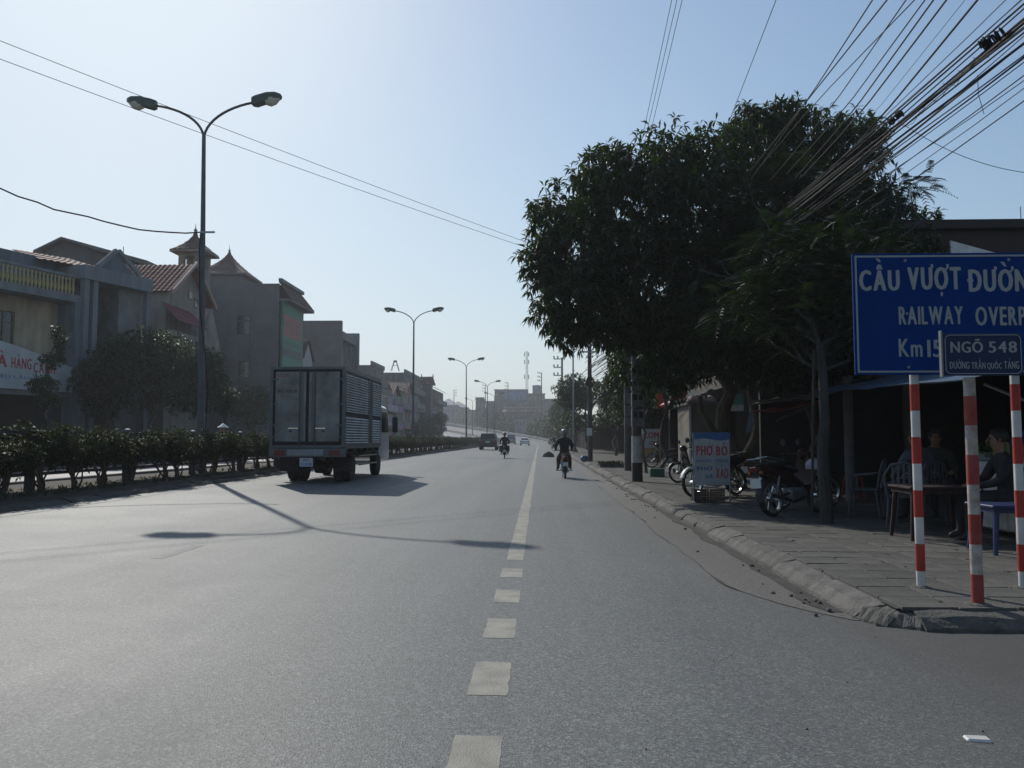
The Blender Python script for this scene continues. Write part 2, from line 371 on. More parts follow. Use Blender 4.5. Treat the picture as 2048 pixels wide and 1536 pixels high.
# ------------------------------------------------------------------ foliage
def rand_dirs(n, rs):
    v = rs.normal(size=(n, 3)); return v / np.linalg.norm(v, axis=1, keepdims=True)
def blob_points(blobs, n, rs, shell=0.55):
    vol = np.array([b[3] * b[4] * b[5] for b in blobs]) ** 0.75; idx = rs.choice(len(blobs), n, p=vol / vol.sum())
    B = np.array(blobs)[idx]; d = rand_dirs(n, rs); rr = shell + (1 - shell) * rs.random(n) ** 0.6
    rr *= 1 + 0.10 * rs.normal(size=n)
    return B[:, :3] + d * B[:, 3:6] * rr[:, None], d
def mesh_np(name, V, F, m, parent=None, kind=None):
    me = bpy.data.meshes.new(name); nv, nf = len(V), len(F); k = F.shape[1]
    me.vertices.add(nv); me.vertices.foreach_set('co', V.astype(np.float32).ravel())
    me.loops.add(nf * k); me.loops.foreach_set('vertex_index', F.astype(np.int32).ravel())
    me.polygons.add(nf); me.polygons.foreach_set('loop_start', np.arange(0, nf * k, k, dtype=np.int32)); me.polygons.foreach_set('loop_total', np.full(nf, k, np.int32))
    me.update(calc_edges=True); me.materials.append(m)
    o = bpy.data.objects.new(name, me); COL.objects.link(o)
    if parent: o.parent = parent
    if kind: o['kind'] = kind
    return o
def leaves(centers, dirs, k, length, width, rs, droop=0.35, spread=0.9, fold=0.25):
    """whorls of k pointed leaves (two quads each: 6 verts)"""
    n = len(centers); N = n * k
    C = np.repeat(centers, k, 0); D = np.repeat(dirs, k, 0)
    d = D * (1 - spread) + rand_dirs(N, rs) * spread; d[:, 2] -= droop * rs.random(N); d /= np.linalg.norm(d, axis=1, keepdims=True)
    up = np.array([0, 0, 1.0]) + rand_dirs(N, rs) * 0.55; s = np.cross(d, up); s /= np.linalg.norm(s, axis=1, keepdims=True) + 1e-6
    nn = np.cross(s, d)
    L = length * (0.65 + 0.5 * rs.random(N))[:, None]; w = width * (0.75 + 0.5 * rs.random(N))[:, None]
    b = C + d * L * 0.06; mid = C + d * L * 0.5 + nn * 0.0; tip = C + d * L; tip[:, 2] -= (L * 0.18)[:, 0]
    V = np.stack([b, mid + s * w * 0.5 + nn * w * fold, mid, mid - s * w * 0.5 + nn * w * fold, tip], 1).reshape(-1, 3)
    base = np.arange(N)[:, None] * 5
    F = np.concatenate([base + np.array([[0, 1, 4, 2]]), base + np.array([[0, 2, 4, 3]])], 0)
    return V, F
def fronds(centers, dirs, pairs, length, leaf, rs):
    """feathery compound leaves: a drooping rachis with rows of small leaflets"""
    n = len(centers); d = dirs * 0.5 + rand_dirs(n, rs) * 0.6; d[:, 2] *= 0.4; d /= np.linalg.norm(d, axis=1, keepdims=True)
    up = np.tile(np.array([0, 0, 1.0]), (n, 1)) + rand_dirs(n, rs) * 0.35; s = np.cross(d, up); s /= np.linalg.norm(s, axis=1, keepdims=True) + 1e-6
    L = length * (0.6 + 0.6 * rs.random(n))[:, None]; Vs = []
    for i in range(pairs):
        t = (i + 1.2) / (pairs + 0.6); base = centers + d * L * t; base[:, 2] -= (L[:, 0] * 0.35) * t * t
        ll = leaf * (1.15 - 0.8 * abs(t - 0.45))
        for sg in (1, -1):
            tip = base + s * sg * ll + d * ll * 0.35; tip[:, 2] -= ll * 0.25
            hw = d * (length / pairs * 0.24)
            Vs.append(np.stack([base - hw, base + hw, tip + hw * 0.5, tip - hw * 0.5], 1))
    V = np.concatenate(Vs, 0).reshape(-1, 3); F = np.arange(len(V)).reshape(-1, 4)
    return V, F
def limb(mb, a, b, r0, r1, wob=0.12, n=7, seg=5, seed=0):
    a, b = Vector(a), Vector(b); pts = []; rr = []; L = (b - a).length; rnd = random.Random(seed)
    for i in range(seg + 1):
        t = i / seg; p = a.lerp(b, t)
        if 0 < i < seg: p += Vector((rnd.uniform(-1, 1), rnd.uniform(-1, 1), rnd.uniform(-.4, .4))) * wob * L * 0.35
        pts.append(p); rr.append(r0 + (r1 - r0) * t)
    mb.tube(pts, rr, n); return pts
def tree(name, label, base, blobs, nclus, style, trunk_to, r0, group=None, seed=1, bark=None, leaf=None, k=8, ln=0.26, wd=0.06, shell=0.45, stems=None, cat='tree', wob=0.16, lr=.45):
    rs = np.random.RandomState(seed); t = thing(name, label, cat, base, 0, group); B = Vector(base)
    mb = MB(); tp = Vector(trunk_to); pts = limb(mb, (0, 0, -0.1), tp - B, r0, r0 * 0.6, wob, 9, 7, seed)
    for i, b in enumerate(blobs):
        c = Vector(b[:3]) - B; st = pts[-1] if i % 2 == 0 else pts[-2]
        q = limb(mb, st, c, r0 * lr, r0 * 0.10, 0.22, 6, 6, seed * 31 + i)
        for j in range(3):
            e = c + Vector((rs.uniform(-1, 1) * b[3], rs.uniform(-1, 1) * b[4], rs.uniform(-.6, .9) * b[5])) * 0.7
            limb(mb, q[3 + j % 3], e, r0 * 0.16, r0 * 0.04, 0.2, 5, 4, seed * 77 + i * 5 + j)
    for s_ in (stems or []): limb(mb, Vector(s_[0]) - B, Vector(s_[1]) - B, s_[2], s_[3], 0.16, 8, 6, seed + 5)
    mb.build('trunk', bark or M_bark, t, smooth=True, fix=False)
    C, D = blob_points([(b[0] - B.x, b[1] - B.y, b[2] - B.z, b[3], b[4], b[5]) for b in blobs], nclus, rs, shell)
    if style == 'frond': V, F = fronds(C, D, 9, ln, wd, rs)
    else: V, F = leaves(C, D, k, ln, wd, rs, droop=0.9 if style == 'mango' else 0.35, spread=0.75)
    mesh_np('crown', V, F, leaf or L_mango, t)
    return t
# ================================================================== THE SETTING
S0, KX, KZ = 170.0, 0.0022, 0.00035
def off(s):
    d = max(0.0, s - S0); e = min(d, 130.0)
    z = max(0.0, s - 155.0); y = min(z, 145.0)
    return -KX * e * e - 2 * KX * 130 * max(0, d - 130), 0.0003 * y * y + 0.035 * max(0, z - 145)
def pz(u):
    if u > -11.2: return -0.02 * max(u, -8.0)
    return 0.2 - 0.02 * (-11.2 - u)
def P(u, s, dz=0.0, z=None):
    dx, dzz = off(s); return (u + dx, s, (pz(u) if z is None else z) + dz + dzz)
def ribbon(us, ss, dz=0.0, z=None, jitter=None):
    mb = MB(); n = len(us); rs = random.Random(3)
    for s in ss:
        for i, u in enumerate(us): mb.v.append(P(u + (jitter(i, s) if jitter else 0), s, dz, z))
    for j in range(len(ss) - 1):
        for i in range(n - 1): mb.f.append((j * n + i, j * n + i + 1, (j + 1) * n + i + 1, (j + 1) * n + i))
    return mb
SS = [-30, -15, 0, 10, 20, 40, 60, 80, 100, 120, 140, 160, 170] + list(range(176, 345, 6))
struct(MB().add([(-2500, -200, -0.42), (2500, -200, -0.42), (2500, 3500, -0.42), (-2500, 3500, -0.42)], [(0, 1, 2, 3)]), 'ground', M_ground)
road = struct(ribbon([-8.0, -4.0, 0.0, 1.95, 2.34], SS), 'road', M_road)
struct(ribbon([-19.2, -15, -11.2], SS), 'far_carriageway', M_road2)
# road markings: real thin paint sheets, 4 mm above the asphalt
def strip(name, u0, u1, s0, s1, m, parent=None, kind=None, dz=0.0018):
    n = max(1, int((s1 - s0) / 8)) if s1 > 12 else 12
    ss = [s0 + (s1 - s0) * i / n for i in range(n + 1)]
    jj = lambda i, s: (.011 * noise.noise(Vector((s * 9, i * 7, 2))) + .007 * noise.noise(Vector((s * 31, i * 3, 5)))) if n == 12 else .012 * noise.noise(Vector((s * .7, i * 5, 1)))
    if s1 > 12 and s1 - s0 < 200 and s0 < 12: ss = [s0 + .12 * i for i in range(130)] + [s for s in ss if s > s0 + 15.7]
    mbr = ribbon([u0, (u0 + u1) / 2, u1], ss, dz, None, jj)
    if n == 12:
        for i in range(3):
            for e_ in (0, len(ss) - 1): k = e_ * 3 + i; v = mbr.v[k]; mbr.v[k] = (v[0], v[1] + .018 * noise.noise(Vector((v[0] * 13, v[1] * 5, 3))), v[2])
    o = mbr.build(name, m, parent, fix=False)
    if kind: o['kind'] = kind
    return o
strip('edge_line', -0.335, -0.165, 8.33, 170, M_mark, road)
for a, b in ((2.88, 3.45), (3.98, 4.56), (5.10, 5.65), (6.19, 6.71), (7.30, 7.80), (1.78, 2.34)): strip('edge_line_dash', -0.355, -0.155, a, b, M_mark, road)
strip('edge_line', -0.33, -0.17, 170, 300, M_mark, road)
for k in range(0, 13):
    a = 7.85 + 12.0 * k; strip('lane_line_dash', -3.82, -3.70, a, a + (1.0 if k < 1 else 2.4), M_mark2, road)
strip('median_edge_line', -7.62, -7.52, 4, 170, M_mark2, road)
for k in range(0, 14): strip('far_lane_line_dash', -15.3, -15.18, 10 + 12 * k, 12.5 + 12 * k, M_mark2, road)
# concrete gutter with a ragged edge and grime lines
jit = lambda i, s: (noise.noise(Vector((s * 1.7, i, 0))) * 0.05 + noise.noise(Vector((s * 0.4, i, 3))) * 0.05) if i == 0 else 0
fs = [5.9 + 0.25 * i for i in range(138)] + [40 + 3 * i for i in range(44)]
jit0 = lambda i, s: (jit(i, s) + (max(0, 7.4 - s) ** 2 * .28 if i < 2 else 0) * (1 if i == 0 else .55))
struct(ribbon([1.62, 1.9, 2.36], fs, 0.004, None, jit0), 'gutter', M_gutter)
jg = lambda i, s: 0.06 * noise.noise(Vector((s * 1.1, 0, 0))) + (0.05 * abs(noise.noise(Vector((s * 3.1, 5, 0)))) if i else 0)
jg = lambda i, s: 0.05 * noise.noise(Vector((s * 1.7, 0, 0))) + .05 * noise.noise(Vector((s * .4, 0, 3))) + (max(0, .055 * noise.noise(Vector((s * 1.3, 5, 0)))) if i else 0) + max(0, 7.4 - s) ** 2 * .28
g2 = struct(ribbon([1.61, 1.612], fs, 0.008, None, jg), 'gutter_grime', M_edge)
jg2 = lambda i, s: 0.05 * noise.noise(Vector((s * 0.9, 9, 0))) - (0.13 * max(0, noise.noise(Vector((s * 1.3, 7, 0)))) if i == 0 else 0)
struct(ribbon([2.14, 2.26], [f for f in fs if f > 6.0], 0.0085, None, jg2), 'kerb_foot_grime', M_edge)
# side alley (asphalt) in front of the pavement's end
struct(MB().add([(2.30, -30, -0.046), (16, -30, -0.09), (60, -30, -0.09), (60, 5.72, -0.09), (16, 5.72, -0.09), (2.30, 5.72, -0.046)], [(0, 1, 4, 5), (1, 2, 3, 4)]), 'alley', M_alley)
# ---- right pavement: bed, kerb stones, tiles
PZ = 0.075
ps = [5.30] + [10 * i for i in range(1, 18)] + list(range(176, 230, 6))
bed = struct(MB().add([(2.50, 5.80, PZ - .012), (14, 5.80, PZ - .012), (14, 170, PZ - .012), (2.50, 170, PZ - .012)], [(0, 1, 2, 3)]), 'pavement', M_mortar)
struct(MB().add([(2.3, 168, -0.02), (14, 168, -0.02), (14, 420, -0.02), (-2, 300, -0.02)], [(0, 1, 2, 3)]), 'service_path', M_ground)
tile_me = []
for q in range(3):
    t = 0.0
    mb = MB(); mb.box(-.196, .196, -.196, .196, -.03, 0.0, ch=0.006)
    for g in range(1, 4): pass
    o = mb.build('tile', M_tile); tile_me.append(o.data); bpy.data.objects.remove(o)
def tile_at(x, y, parent, rnd):
    o = bpy.data.objects.new('tile', tile_me[0]); COL.objects.link(o); o.parent = parent
    o.location = (x + rnd.uniform(-.002, .002), y + rnd.uniform(-.002, .002), PZ + rnd.uniform(-.002, .0025))
    o.rotation_euler = (rnd.uniform(-.012, .012), rnd.uniform(-.012, .012), rnd.uniform(-.006, .006)); return o
rt = random.Random(11); cells = []
for j in range(100):
    for i in range(23):
        x, y = 2.73 + 0.4 * i, 5.97 + 0.4 * j; cells.append((math.hypot(x - 1.0, y) - 0.1 * i, x, y))
cells.sort(); cells = [c for c in cells if (c[1] < 0.66 * c[2] + 0.6)]
near, farc = cells[:298], cells[298:]
for _, x, y in near: tile_at(x, y, bed, rt)
mb = MB()
for _, x, y in farc:
    a, b = rt.uniform(-.004, .004), rt.uniform(-.003, .004); h = .196
    mb.v += [(x - h, y - h, PZ + a), (x + h, y - h, PZ + b), (x + h, y + h, PZ + a * .5), (x - h, y + h, PZ - b * .3)]; k = len(mb.v) - 4; mb.f.append((k, k + 1, k + 2, k + 3))
o = mb.build('tile_field', M_tile, bed, fix=False); o['kind'] = 'stuff'
kerb = bpy.data.objects.new('kerb', None); COL.objects.link(kerb); kerb['kind'] = 'structure'
kmes = []
for q in range(5):
    rq = random.Random(q); mb = MB(); rings = []
    prof = [(-.03, -.16), (.012, .005), (.085, .066), (.20, .084), (.24, .084), (.24, -.16)]
    for j in range(9):
        y = -.496 + .992 * j / 8; e = 0.010 if j in (0, 8) else 0
        rings.append([(x + (rq.uniform(-.010, .010) if 0 < a < 4 else 0) + (e if a < 3 else 0), y, z + (rq.uniform(-.014, .004) if 0 < a < 4 else 0) - e) for a, (x, z) in enumerate(prof)])
    mb.loft(rings); o = mb.build('kerb_stone', M_kerb, smooth=False); kmes.append(o.data); bpy.data.objects.remove(o)
rk = random.Random(5)
def kstone(x, y, rz, z=0.0, parent=kerb, name='kerb_stone', ms=None):
    o = bpy.data.objects.new(name, (ms or kmes)[rk.randrange(5)]); COL.objects.link(o); o.parent = parent
    o.location = (x + rk.uniform(-.012, .012), y, z + rk.uniform(-.018, .006)); o.rotation_euler = (rk.uniform(-.02, .02), rk.uniform(-.03, .03), rz + rk.uniform(-.015, .015)); return o
for j in range(56): kstone(2.26, 6.46 + j, 0)
for kx, ky, ka in ((2.315, 5.83, 24), (2.475, 5.665, 60)): kstone(kx, ky, R(ka), -.015).scale = (1, .30, 1) 
for j in range(12): kstone(3.10 + j, 5.56, R(90), -0.018)
mb = ribbon([2.27, 2.30, 2.50], [61.7] + [70 + 10 * i for i in range(11)], 0, None); 
for i, v in enumerate(mb.v):
    if i % 3: mb.v[i] = (v[0], v[1], 0.085 + (v[2] - pz(2.3) if v[1] > 170 else 0))
mb.build('kerb_strip', M_kerb, kerb, fix=False)
# debris lumps of broken concrete along the gutter
rd = random.Random(21)
deb = MB()
for j in range(60):
    y = 5.9 + 26 * rd.random() ** 1.4; x = 2.2 - abs(rd.gauss(0, .12)); r = rd.uniform(.006, .028)
    M = Matrix.Translation((x, y, -.036)) @ Matrix.Rotation(rd.uniform(0, 6), 4, 'Z')
    deb.lathe([(r * .7, 0), (r, r * .4), (r * .5, r * .9)], n=5, M=M)
for j in range(60):
    y = 1.2 + 9 * rd.random(); x = rd.uniform(.4, 4.5); r = rd.uniform(.002, .007)
    deb.lathe([(r * .8, 0), (r, r * .4), (r * .5, r)], n=5, M=Matrix.Translation((x, y, pz(min(x, 2.2)) - (0.004 if x > 2.3 else 0))))
struct(deb, 'gravel_debris', M_kerb, 'stuff')
mb = MB()
def crack(pp, w=0.02, z=-0.022):
    v = [gp(px, py, z) for px, py in pp]
    for i in range(len(v) - 1):
        d = (v[i + 1] - v[i]); n = Vector((-d.y, d.x, 0)).normalized() * w * (0.6 + 0.7 * rd.random())
        mb.quad(tuple(v[i] - n), tuple(v[i + 1] - n), tuple(v[i + 1] + n), tuple(v[i] + n))
pass

# ---- median: soil bed, low kerbs, grass
rs0 = lambda u, s: 0.05 * noise.noise(Vector((u * 1.3, s * .5, 1)))
us = [-11.05, -10.4, -9.8, -9.2, -8.6, -8.12]; ss = [-10 + 1.5 * i for i in range(110)] + list(range(160, 345, 6))
mb = MB()
for s in ss:
    for i, u in enumerate(us): p = P(u, s, 0, 0.29); mb.v.append((p[0], p[1], p[2] + rs0(u, s) + (0.05 if 0 < i < 5 else -.03)))
for j in range(len(ss) - 1):
    for i in range(5): k = j * 6 + i; mb.f.append((k, k + 1, k + 7, k + 6))
struct(mb, 'median_soil', M_soil)
mk = bpy.data.objects.new('median_kerb', None); COL.objects.link(mk); mk['kind'] = 'structure'
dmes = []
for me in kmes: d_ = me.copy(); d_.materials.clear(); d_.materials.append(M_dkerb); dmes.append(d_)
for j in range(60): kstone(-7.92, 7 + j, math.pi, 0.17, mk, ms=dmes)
def kstrip(u0, u1, s0, s1, h):
    ss = [s for s in [s0] + [10 * i for i in range(-3, 18)] + list(range(176, 345, 6)) if s0 <= s]
    mb = MB()
    for s in ss:
        for u, z in ((u0, 0), (u0, h), (u1, h), (u1, 0)): mb.v.append(P(u, s, 0, pz(-8 if u > -10 else -11.2) + z))
    for j in range(len(ss) - 1):
        for i in range(3): k = j * 4 + i; mb.f.append((k, k + 1, k + 5, k + 4))
    return mb
kstrip(-8.17, -7.95, 66.6, 330, .14).build('kerb_strip', M_kerb, mk, fix=False)
kstrip(-11.25, -11.03, -10, 330, .14).build('kerb_strip', M_kerb, mk, fix=False)
# grass and weeds on the median bed
rs = np.random.RandomState(5); n = 1300
gy = 9 + 75 * rs.random(n) ** 1.5; gx = -8.15 - 1.1 * rs.random(n) ** 1.6
C = np.stack([gx, gy, np.full(n, .30)], 1); D = np.tile(np.array([0, 0, 1.0]), (n, 1))
V, F = leaves(C, D, 5, 0.15, 0.022, rs, droop=-.2, spread=0.5); mesh_np('grass', V, F, L_grass, None, 'stuff')
# ---- left pavement
mb = kstrip(-19.45, -19.2, -10, 170, .13); 
for q in range(0): pass
struct(mb, 'far_kerb', M_kerb)
struct(MB().add([(-19.4, -10, .17), (-26.5, -10, .17), (-26.5, 175, .17), (-19.4, 175, .17)], [(0, 3, 2, 1)]), 'far_pavement', M_mortar)
# ---- overpass: retaining walls and parapets on both sides
def pwall(u, s0, s1, h, th, zb, name, m):
    ss = list(range(s0, s1 + 1, 6)); mb = MB()
    for s in ss:
        b = P(u, s)[2]
        for du, z in ((0, None), (0, h), (th, h), (th, None)):
            x, y, _ = P(u + du, s); mb.v.append((x, y, zb if z is None else b + z))
    for j in range(len(ss) - 1):
        for i in range(3): k = j * 4 + i; mb.f.append((k, k + 1, k + 5, k + 4))
    mb.f.append((0, 1, 2, 3)); return mb.build(name, m)
M_par = mat('parapet_concrete', (0.30, 0.30, 0.29), 0.8, var=0.15, scale=.6)
for u, th, lab, s0 in ((2.35, .3, 'concrete overpass parapet with steel handrail along the right edge of the ramp', 182), (-19.5, -.3, 'concrete overpass parapet with steel handrail along the left edge of the ramp', 176)):
    t = thing('parapet', lab, 'parapet', P(u, s0))
    Ml = Matrix.Translation(-Vector(P(u, s0)))
    o = pwall(u, s0, 338, .42, th, -.4, 'wall', M_par); o.data.transform(Ml); o.parent = t
    for hh, nm in ((.98, 'handrail'), (.70, 'handrail')):
        o = MB().tube([(P(u + th / 2, s)[0], s, P(u, s)[2] + hh) for s in range(s0, 339, 6)], .055, 5).build(nm, M_steel); o.data.transform(Ml); o.parent = t
    for s in range(s0, 339, 3):
        x, y, z = P(u + th / 2, s); zb = P(u, s)[2]; o = MB().box(x - .05, x + .05, y - .05, y + .05, zb + .42, zb + 1.0).build('handrail_post', M_steel); o.data.transform(Ml); o.parent = t
# ---- limestone hill far away
rs = random.Random(4); mb = MB(); NR, NH = 40, 12
for (hx, hy, hw, hh, sd_) in ((-119, 1050, 21, 55, 1), (-109, 1070, 24, 52, 5), (-150, 1100, 30, 38, 9)):
    rings = []
    for j in range(NH):
        t = j / (NH - 1); r = hw * math.sqrt(max(0, 1 - t ** 2)) + .5; rings.append([(hx + (r + 3 * (1 - t) * noise.noise(Vector((math.cos(6.283 * i / NR) * 2, math.sin(6.283 * i / NR) * 2, t * 3 + sd_)))) * math.cos(6.283 * i / NR), hy + r * math.sin(6.283 * i / NR), -1 + hh * t + 1.2 * noise.noise(Vector((i * .5, t * 4, sd_)))) for i in range(NR)])
    mb.loft(rings, True)
struct(mb, 'limestone_hill', mat('limestone', (0.20, 0.21, 0.20), 0.9, var=.25, scale=.05), 'structure', True)

# ---- haze: one closed box of pale air round everything
hz = MB().box(-1250, 1250, -60, 1500, -1.6, 72).build('haze', None)
hz['kind'] = 'stuff'
hm = bpy.data.materials.new('haze_air'); hm.use_nodes = True; t = hm.node_tree
for n in list(t.nodes): t.nodes.remove(n)
pv = _n(t, 'ShaderNodeVolumePrincipled'); pv.inputs['Color'].default_value = (0.92, 0.95, 1.0, 1); pv.inputs['Density'].default_value = 0.0007; pv.inputs['Anisotropy'].default_value = 0.35
oo = _n(t, 'ShaderNodeOutputMaterial'); t.links.new(pv.outputs[0], oo.inputs['Volume'])
hz.data.materials.append(hm)
# ================================================================== MEDIAN FENCE AND HEDGE
GF = 'posts and rails of the median fence'
xf = -8.95
M_board0 = mat('cap_grey', (.36, .37, .37), .6)
t = thing('median_fence', 'low dark railing with square posts and pale caps along the median behind the hedge', 'fence', (xf, 10.55, .3))
M_fence = mat('fence_paint', (0.045, 0.05, 0.05), 0.6, var=.2, scale=5)
pst = cap = rl = None
for j in range(0, 48):
    y = 3.3 * j
    if pst is None:
        pst = MB().box(-.065, .065, -.065, .065, -.1, 1.13, ch=.008).build('post', M_fence, t)
        cap = MB().lathe([(.06, 0), (.068, .015), (.06, .03), (.03, .042), (.01, .045)], (0, 0, 1.13), 10).build('post_cap', M_board0, pst)
        rl = MB().box(-.035, .035, .07, 3.23, 1.02, 1.09).build('rail', M_fence, t); r2 = MB().box(-.03, .03, .07, 3.23, .30, .36).build('rail', M_fence, t)
        p, c = pst, cap
    else:
        p = pst.copy(); COL.objects.link(p); p.location.y = y; c = cap.copy(); COL.objects.link(c); c.parent = p
        for r_ in (rl, r2): q = r_.copy(); COL.objects.link(q); q.location.y = y
# hedge bushes (four shapes, copied)
bush = []
for q in range(4):
    rs = np.random.RandomState(60 + q); b = thing('hedge_bush', 'clipped dark green bush with bare stems in the median hedge row', 'bush', (0, 0, 0), 0, 'hedge bushes planted along the median')
    C, D = blob_points([(-.1, -.3, .80, .36, .5, .36), (.1, .35, .82, .36, .5, .34), (0, 0, .70, .38, .66, .32)], 820, rs, .25)
    D[:, 2] += .3; V, F = leaves(C, D, 6, .085, .035, rs, droop=.1, spread=.9); mesh_np('crown', V, F, L_hedge, b)
    mb = MB(); rq = random.Random(q)
    for s_ in range(6): limb(mb, (rq.uniform(-.08, .08), rq.uniform(-.15, .15), -.05), (rq.uniform(-.25, .25), rq.uniform(-.5, .5), .75), .022, .008, .25, 5, 4, q * 9 + s_)
    limb(mb, (0, 0, -.05), (0.05, .05, .7), .045, .03, .1, 6, 4, q)
    mb.build('stem', M_bark, b, fix=False); bush.append(b)
rb = random.Random(8); nb = 0; y = 7.6
while y < 168:
    q = bush[nb % 4]; o = q if nb < 4 else dup(q)
    s_ = rb.uniform(.86, 1.05); o.location = (-8.80 + rb.uniform(-.1, .1), y, .30); o.rotation_euler = (0, 0, math.pi * rb.randrange(2) + rb.uniform(-.2, .2)); o.scale = (s_, s_, s_ * rb.uniform(.94, 1.04))
    nb += 1; y += rb.uniform(1.0, 1.25) if y < 60 else 1.5
for q in range(3):   # second carriageway side of the median: low ground cover
    pass

# ================================================================== DOUBLE STREET LAMPS
def lamp_head(mb_h, mb_l, c, dx):
    # cobra head: housing tapering towards the tip, lens bowl below
    sg = dx; ring = []
    for t_, w, h0, h1 in ((0, .11, -.12, .12), (.12, .16, -.15, .15), (.45, .19, -.07, .20), (.70, .18, -.04, .18), (.84, .11, -.02, .12), (.88, .03, .01, .05)):
        x = c[0] + sg * t_ * 1.0; z = c[2] + t_ * .10
        ring.append([(x, c[1] - w, z + (h0 + h1) / 2), (x, c[1] - w * .8, z + h1 * .8), (x, c[1], z + h1), (x, c[1] + w * .8, z + h1 * .8), (x, c[1] + w, z + (h0 + h1) / 2), (x, c[1] + w * .8, z + h0), (x, c[1], z + h0), (x, c[1] - w * .8, z + h0)])
    mb_h.loft(ring)
    ring = []
    for t_, w, d in ((.36, .04, .0), (.42, .15, .13), (.55, .17, .19), (.70, .15, .15), (.82, .05, .02)):
        x = c[0] + sg * t_; z = c[2] + t_ * .10 - .03
        ring.append([(x, c[1] + w * math.cos(a), z - d * abs(math.sin(a)) if math.sin(a) < 0 else z + .02) for a in [math.pi * k / 5 + math.pi for k in range(6)]] )
    mb_l.loft(ring)
def lamp_post(label):
    t = thing('street_lamp', label, 'street lamp', (0, 0, 0), 0, 'double armed street lamps on the median')
    MB().tube([(0, 0, 0), (0, 0, .9), (0, 0, 4), (0, 0, 9.86)], [.12, .11, .085, .055], 12).build('pole', M_pole, t, True)
    mb = MB(); mb.box(-.22, .22, -.22, .22, 0, .04); mb.lathe([(.16, .04), (.15, .9), (.128, .95)], n=12)
    mb.build('base', M_pole, t, True)
    for sg in (-1, 1):
        pts = []
        for k in range(13):
            a = k / 12; x = sg * (1.50 * (1 - math.cos(a * 1.32)) / (1 - math.cos(1.32))); pts.append((x, 0, 9.75 + 1.08 * math.sin(a * 1.32) / math.sin(1.32)))
        arm = MB().tube([(sg * .01, 0, 9.35)] + pts, .038, 8).build('arm', M_pole, t, True)
        h, l = MB(), MB(); lamp_head(h, l, (sg * 1.44, 0, 10.86), sg)
        ho = h.build('lamp_head', M_lampgreen, t, True); l.build('lens', M_lens, ho, True)
    return t
lamp1 = lamp_post('nearest double armed grey street lamp on the median, with a cable tied to its pole')
LX = at(406, 700, 22.7).x; lamp1.location = (LX + .02, 22.7, .30); lamp1.rotation_euler = (0, -R(.95), 0)
labs = ['second double armed street lamp, standing beyond the box truck', 'third double armed street lamp along the median, behind the dark car', 'fourth double armed street lamp, just right of the third', 'small distant double armed lamp where the ramp begins', 'faint double armed lamp over the far end of the ramp']
for j, (lb, Y, X) in enumerate(zip(labs, (60.9, 99.1, 137.3, 175.5, 238), (at(827, 750, 60.9).x, at(933, 800, 99.1).x, at(974, 820, 137.3).x, -9.8, -19.8))):
    z = .30 + off(Y)[1]; dup(lamp1, (X, Y, z), 0, lb).rotation_euler = (0, (.3 * (Y % 3) - .3) * R(1), 0)
dup(lamp1, (-9.5, -15.5, .3), 0, 'double armed street lamp behind the camera')
# tied cable on the first lamp
A = Vector((-9.53, 22.7, 0)); zc = at(404, 468, 22.7).z
def wire(name, label, pts, r, m=M_wire, group=None, sag=0.0, n=5, cat='cable', seg=16, wob=0):
    a, b = Vector(pts[0]), Vector(pts[-1]); out = []
    if len(pts) == 2:
        for i in range(seg + 1):
            t_ = i / seg; p = a.lerp(b, t_); p.z -= sag * 4 * t_ * (1 - t_)
            if wob: p += Vector((noise.noise(Vector((t_ * 9, name.__len__(), a.z))), 0, noise.noise(Vector((t_ * 11, 4, a.x))))) * wob
            out.append(p)
    else: out = [Vector(p) for p in pts]
    o = MB().tube([p for p in out], r, n).build(name, m, None, True, fix=False); return tag(o, label, cat, group)
wire('overhead_cable', 'thick drooping black cable from the left edge to the nearest street lamp pole', [at(-160, 296, 19), Vector((LX - .09, 22.6, zc))], .022, M_wire, None, .55, wob=.10)
wire('hanging_cable', 'black cable hanging down along the nearest street lamp pole', [(LX + a, 22.57, b) for a, b in ((-.11, zc), (-.13, zc - .6), (-.07, zc - 2.2), (.13, zc - 3.6), (.23, zc - 4.6), (.18, zc - 6.0), (.11, .5))], .016)
tag(MB().box(LX - .1, LX + .33, 22.5, 22.54, zc - .02, zc + .03).build('cable_bracket', M_steel), 'small steel bracket holding the cable on the nearest lamp pole', 'bracket')
GW = 'two thin parallel wires crossing the sky from left to right'
wire('overhead_wire', 'upper of the two thin wires crossing the sky behind the nearest street lamp', [at(-300, -38, 17), at(1130, 512, 34)], .009, M_wire, None, .12)
wire('overhead_wire', 'lower of the two thin wires crossing the sky behind the nearest street lamp', [at(-300, 6, 17), at(1130, 521, 34)], .009, M_wire, None, .12)

